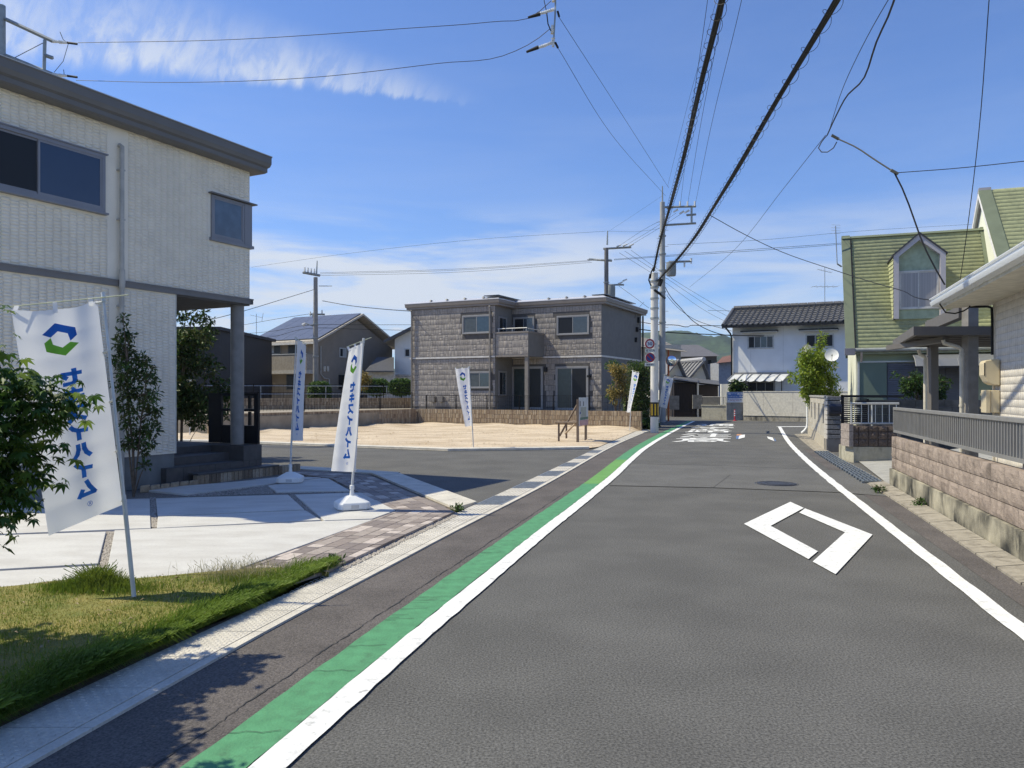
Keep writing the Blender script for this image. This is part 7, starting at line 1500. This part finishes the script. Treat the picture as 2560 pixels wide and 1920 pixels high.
for k, (a, b) in enumerate((((1701, 512), (1769, 0)), ((1719, 512), (1812, 0)), ((1738, 512), (1854, 0)))):
    lab = ('leftmost', 'middle', 'rightmost')[k]; mx_, my_ = a[0]+(b[0]-a[0])*.42, a[1]+(b[1]-a[1])*.46
    cable(f'{lab} of three thin parallel wires rising from the tall pole', [(a[0], a[1], 42.7), (mx_, my_, 27.5), (b[0], b[1], 19.2), (b[0]+(b[0]-a[0])*.7, b[1]-380, 13.5)], .0075)
cable('thin earth wire from the tip of the tall pole to the top of the frame', [(1669, 466, 42.7), (1725, 240, 29), (1791, 0, 21), (1850, -220, 17)], .005)
cable('upper thin wire slanting from insulators down to the tall pole', [(1397, 42, 20.3), (1520, 232, 28), (1672, 470, 42.5)], .007); cable('lower thin wire slanting from insulators down to the tall pole', [(1395, 120, 20.3), (1510, 310, 28), (1664, 490, 42.5)], .007)
cable('upper long wire crossing the sky from bracket to insulators', [(195, 107, 24.2), (600, 98, 22.5), (1000, 72, 21.4), (1235, 54, 20.7), (1330, 42, 20.4), (1378, 2, 20.2)], .009); cable('lower long wire crossing the sky from bracket to insulators', [(190, 201, 24.2), (450, 206, 23), (800, 192, 21.8), (1100, 158, 21), (1262, 138, 20.6), (1340, 100, 20.4), (1375, 72, 20.2)], .009)
tb = thing('insulator_bracket', 'white insulators on a vertical strut hanging at the top of the picture', 'insulators', P(1385, 110, 20.2)); q = lambda px, py: P(px, py, 20.2)
m = MB(); m.tube([q(1390, -60), q(1388, 30), q(1384, 106)], .025, 6); m.build('strut', steel, tb, True); m = MB()
for a, d in (((1384, 24), (-.9, 0, -.25)), ((1366, 30), (-.9, 0, -.2)), ((1381, 106), (-.9, 0, -.35)), ((1364, 113), (-.9, 0, -.3)), ((1384, 4), (0, 0, 1)), ((1381, 84), (0, 0, 1)), ((1383, 96), (0, 0, -.5))): insul(m, q(*a), d, 1.0)
m.build('insulator', porc, tb, True); m = MB(); m.tube([q(1350, 35), q(1320, 44)], [.05, .03], 6); m.tube([q(1346, 118), q(1316, 130)], [.05, .03], 6); m.tube([q(1394, 28), q(1398, 42)], .03, 6); m.tube([q(1388, 106), q(1395, 120)], .03, 6); m.tube([q(1366, 26), q(1370, 60), q(1380, 84)], .016, 5); m.tube([q(1360, 0), q(1367, 32)], .01, 4); m.build('clamp', rub, tb)
for k, (x, y) in enumerate(((133, 103), (133, 186))):
    m = MB(); insul(m, P(x, y, 24), (1, 0, -.1), 1.1); insul(m, P(x+16, y+2, 24), (1, 0, -.1), 1.1); m.build('insulator', porc, u5, True); m = MB(); m.tube([P(x+30, y+3, 24), P(x+60, y+7, 24)], .035, 6); m.tube([P(x+17, y-23, 24), P(x+25, y-4, 24), P(x+38, y+6, 24), P(x+25, y+50, 24), P(x+2, y+78, 24)] if k == 0 else [P(x+26, y-12, 24), P(x+28, y+4, 24)], .01, 4); m.build('clamp', rub, u5)
SR = [(2245, -30, 8.0), (2225, 30, 8.6), (2193, 100, 9.4), (2160, 195, 10.6), (2117, 240, 11.8), (2090, 290, 13), (2068, 338, 14.6)]
cable('service drop cable sagging in loops at the upper right', SR, .012, n=6); cable('thin support wire beside the sagging service drop cable', [(2238, -30, 8.0), (2180, 70, 9.2), (2120, 190, 11), (2070, 335, 14.6)], .005)
cable('thin guy wire slanting down left from the service junction', [(2064, 338, 14.6), (1960, 470, 19), (1850, 610, 27), (1724, 718, 40)], .006)
cable('looped cable tails hanging at the service junction', [(2068, 338, 14.6), (2052, 358, 14.5), (2046, 372, 14.5), (2062, 382, 14.4), (2082, 372, 14.3), (2092, 355, 14.2)], .01)
cable('thick service cable from junction to the second clamp', [(2092, 346, 14.2), (2140, 368, 13.8), (2185, 398, 13.4), (2232, 428, 13)], .013, n=6)
cable('thick service cable dropping past the dormer to the white eaves', [(2236, 432, 13), (2260, 480, 12.9), (2284, 545, 12.8), (2310, 615, 12.6), (2335, 665, 12.5), (2362, 712, 12.4)], .013, n=6)
cable('thin wire running right from the second clamp', [(2242, 432, 13), (2400, 420, 12.5), (2570, 402, 12)], .007); cable('thin steep wire at the right down to the eaves', [(2474, -20, 9), (2450, 300, 10.2), (2420, 560, 11.4), (2394, 745, 12.2)], .006)
cable('wire loop curling under the corner of the white eaves', [(2364, 728, 12.3), (2350, 745, 12.2), (2352, 768, 12.2), (2372, 785, 12.2), (2400, 780, 12.2), (2425, 765, 12.3), (2428, 745, 12.3)], .012)
for a, lab in (((2088, 343), 'clamp on the service cable at the looped junction'), ((2236, 430), 'clamp on the service cable where the wire runs right')):
    t = thing('cable_clamp', lab, 'clamp', P(*a, 14.2 if a[0] < 2100 else 13)); Y = 14.2 if a[0] < 2100 else 13; m = MB(); m.tube([P(a[0]-9, a[1]-5, Y), P(a[0]+9, a[1]+5, Y)], .026, 6); m.build('clamp_body', M('clamp_grey', (.12, .12, .10), .6), t)
cable('service wire crossing from the bundle to the dormer house', [(1775, 538, 18.3), (1850, 580, 19), (1950, 628, 20), (2100, 680, 18), (2250, 725, 15), (2365, 752, 12.6), (2490, 753, 12)], .009)
far = [('top', [(628, 668, 60), (900, 630, 56), (1200, 598, 54), (1515, 578, 53)], .008), ('upper triple', [(800, 682, 50.5), (1150, 672, 51), (1475, 651, 53)], .009), ('middle triple', [(800, 685, 50.5), (1150, 675, 51.5), (1475, 653, 53)], .009),
       ('lower triple', [(800, 689, 50.5), (1150, 680, 52), (1480, 656, 53)], .009), ('communication', [(806, 752, 50.5), (850, 760, 49.5), (950, 772, 45), (1028, 778, 41)], .02), ('left drop', [(788, 723, 50.5), (700, 750, 47), (625, 773, 44), (400, 830, 36)], .016), ('long', [(610, 812, 56), (700, 796, 53), (785, 783, 50.5)], .014),
       ('lower left', [(560, 838, 58), (680, 828, 54), (786, 812, 50.5), (900, 812, 53), (1030, 812, 56)], .014), ('lowest left', [(560, 852, 58), (680, 842, 54), (786, 820, 50.5), (900, 823, 53), (1030, 826, 56)], .014), ('pole link upper', [(1540, 620, 53), (1600, 580, 49), (1665, 545, 42.7)], .009),
       ('pole link middle', [(1556, 618, 53), (1620, 580, 49), (1690, 533, 42.7)], .009), ('pole link lower', [(1572, 616, 53), (1640, 575, 49), (1710, 530, 42.7)], .009), ('right going upper', [(1668, 612, 42.7), (1900, 600, 46), (2120, 580, 50), (2440, 560, 56)], .008), ('right going double', [(1535, 648, 53), (1700, 636, 50), (1900, 622, 50), (2110, 607, 52), (2440, 572, 56)], .012),
       ('right going double second', [(1535, 650, 53), (1700, 639, 50), (1900, 626, 50), (2110, 610, 52), (2440, 576, 56)], .012), ('tip', [(1520, 578, 53), (1590, 579, 48), (1660, 570, 43)], .006), ('tip diagonal', [(1519, 580, 53), (1580, 540, 48), (1655, 490, 43)], .005),
       ('slanting pair left', [(1548, 632, 53), (1640, 690, 57), (1760, 775, 62), (1830, 812, 66)], .012), ('slanting pair middle', [(1562, 628, 53), (1650, 685, 57), (1780, 770, 62), (1850, 806, 66)], .012), ('slanting pair right', [(1578, 626, 53), (1670, 690, 57), (1800, 768, 62), (1860, 796, 66)], .012),
       ('black lower', [(1600, 805, 46), (1660, 812, 42.7), (1700, 814, 43), (1715, 818, 43), (1725, 814, 43.5), (1760, 814, 44.5), (1830, 815, 47), (2096, 815, 48)], .02), ('black lowest', [(1588, 822, 44), (1650, 829, 42.7), (1750, 835, 45), (1830, 838, 46.5), (2096, 842, 47.5)], .028),
       ('hanging from the transformer', [(1660, 712, 42.7), (1672, 735, 43), (1700, 768, 44), (1740, 808, 46), (1800, 835, 48), (1832, 840, 49)], .025), ('second hanging from the transformer', [(1668, 740, 42.7), (1690, 765, 44), (1730, 795, 46), (1830, 828, 50)], .016),
       ('thin rooftop', [(1770, 776, 56), (1900, 778, 56), (2096, 770, 56)], .012), ('drop to the bracket', [(1547, 715, 53), (1585, 742, 49), (1622, 770, 45)], .014), ('house drop', [(1610, 755, 44), (1590, 780, 43), (1587, 795, 42.5)], .012)]
for nm, pts, r_ in far: cable(f'distant overhead wire, the {nm} strand between the background poles', pts, r_, 'distant wires between the background poles', n=4)
pk = thing('splice_box', 'black cable splice box hanging beside the short white pole', 'splice box', P(1650, 708, 30.8)); m = MB(); m.tube([P(1648, 715, 30.8), P(1653, 698, 30.8)], [.08, .1], 8); m.build('box', rub, pk)
m = MB(); m.tube([P(1625, 685, 30.9), P(1622, 700, 30.9), P(1628, 715, 30.9)], .03, 6); m.tube([P(1634, 668, 31), P(1628, 680, 30.9), P(1626, 696, 30.9)], .03, 6); m.tube([P(1636, 725, 30.9), P(1650, 735, 31), P(1662, 745, 33)], .05, 6); m.build('cable_tails', rub, pk)
# ---------------------------------------------------------------- wooded hills
def hill(name, prof, Y, depth, seed, mat):
    xs = np.array([p[0] for p in prof], float); hs = np.array([p[1] for p in prof], float); nx, ny = 200, 34; v = []
    for j in range(ny):
        for i in range(nx):
            px = xs[0]+(xs[-1]-xs[0])*i/(nx-1); t = j/(ny-1); x = (px-CX)/F*Y; zt = H-(np.interp(px, xs, hs)-HY)/F*Y; y = Y-depth*(1-t)
            n_ = mathutils.noise.noise((x*.012+seed, y*.012, 0))*.22+mathutils.noise.noise((x*.05+seed, y*.05, 3))*.06+mathutils.noise.noise((x*.2, y*.2, 7))*.02
            v.append((x, y, max(-1, zt*(t**.8)*(1+n_*min(1, 3*(1-t)+.12)))))
    f = [(j*nx+i, j*nx+i+1, (j+1)*nx+i+1, (j+1)*nx+i) for j in range(ny-1) for i in range(nx-1)]
    struct(link(name, npmesh(name, v, f), mat, None, True))
hm = M('forest', (.018, .035, .018), .95, .4, .02, 1., .12, col2=(.05, .08, .03), thr=(.36, .66), det=12, fine=.3, fsc=.15)
hill('hill', [(1380, 960), (1480, 900), (1560, 850), (1600, 832), (1650, 830), (1690, 826), (1730, 833), (1770, 848), (1830, 862), (1950, 880), (2150, 905), (2400, 940)], 1500, 700, 1, hm)
hill('hill', [(300, 975), (420, 930), (500, 900), (560, 884), (600, 878), (640, 870), (700, 862), (800, 880), (900, 905), (1000, 925), (1150, 965)], 1300, 600, 2, hm)
hz = MB().box(-1600, 1600, -30, 1700, -1.5, 260).build('haze', None); hz['kind'] = 'stuff'
hmat = bpy.data.materials.new('haze'); hmat.use_nodes = True; t_ = hmat.node_tree; t_.nodes.clear(); pvn = t_.nodes.new('ShaderNodeVolumePrincipled'); on = t_.nodes.new('ShaderNodeOutputMaterial'); t_.links.new(pvn.outputs[0], on.inputs['Volume'])
pvn.inputs['Color'].default_value = (.72, .84, 1, 1); pvn.inputs['Density'].default_value = .00016; pvn.inputs['Anisotropy'].default_value = .2; hz.data.materials.append(hmat)
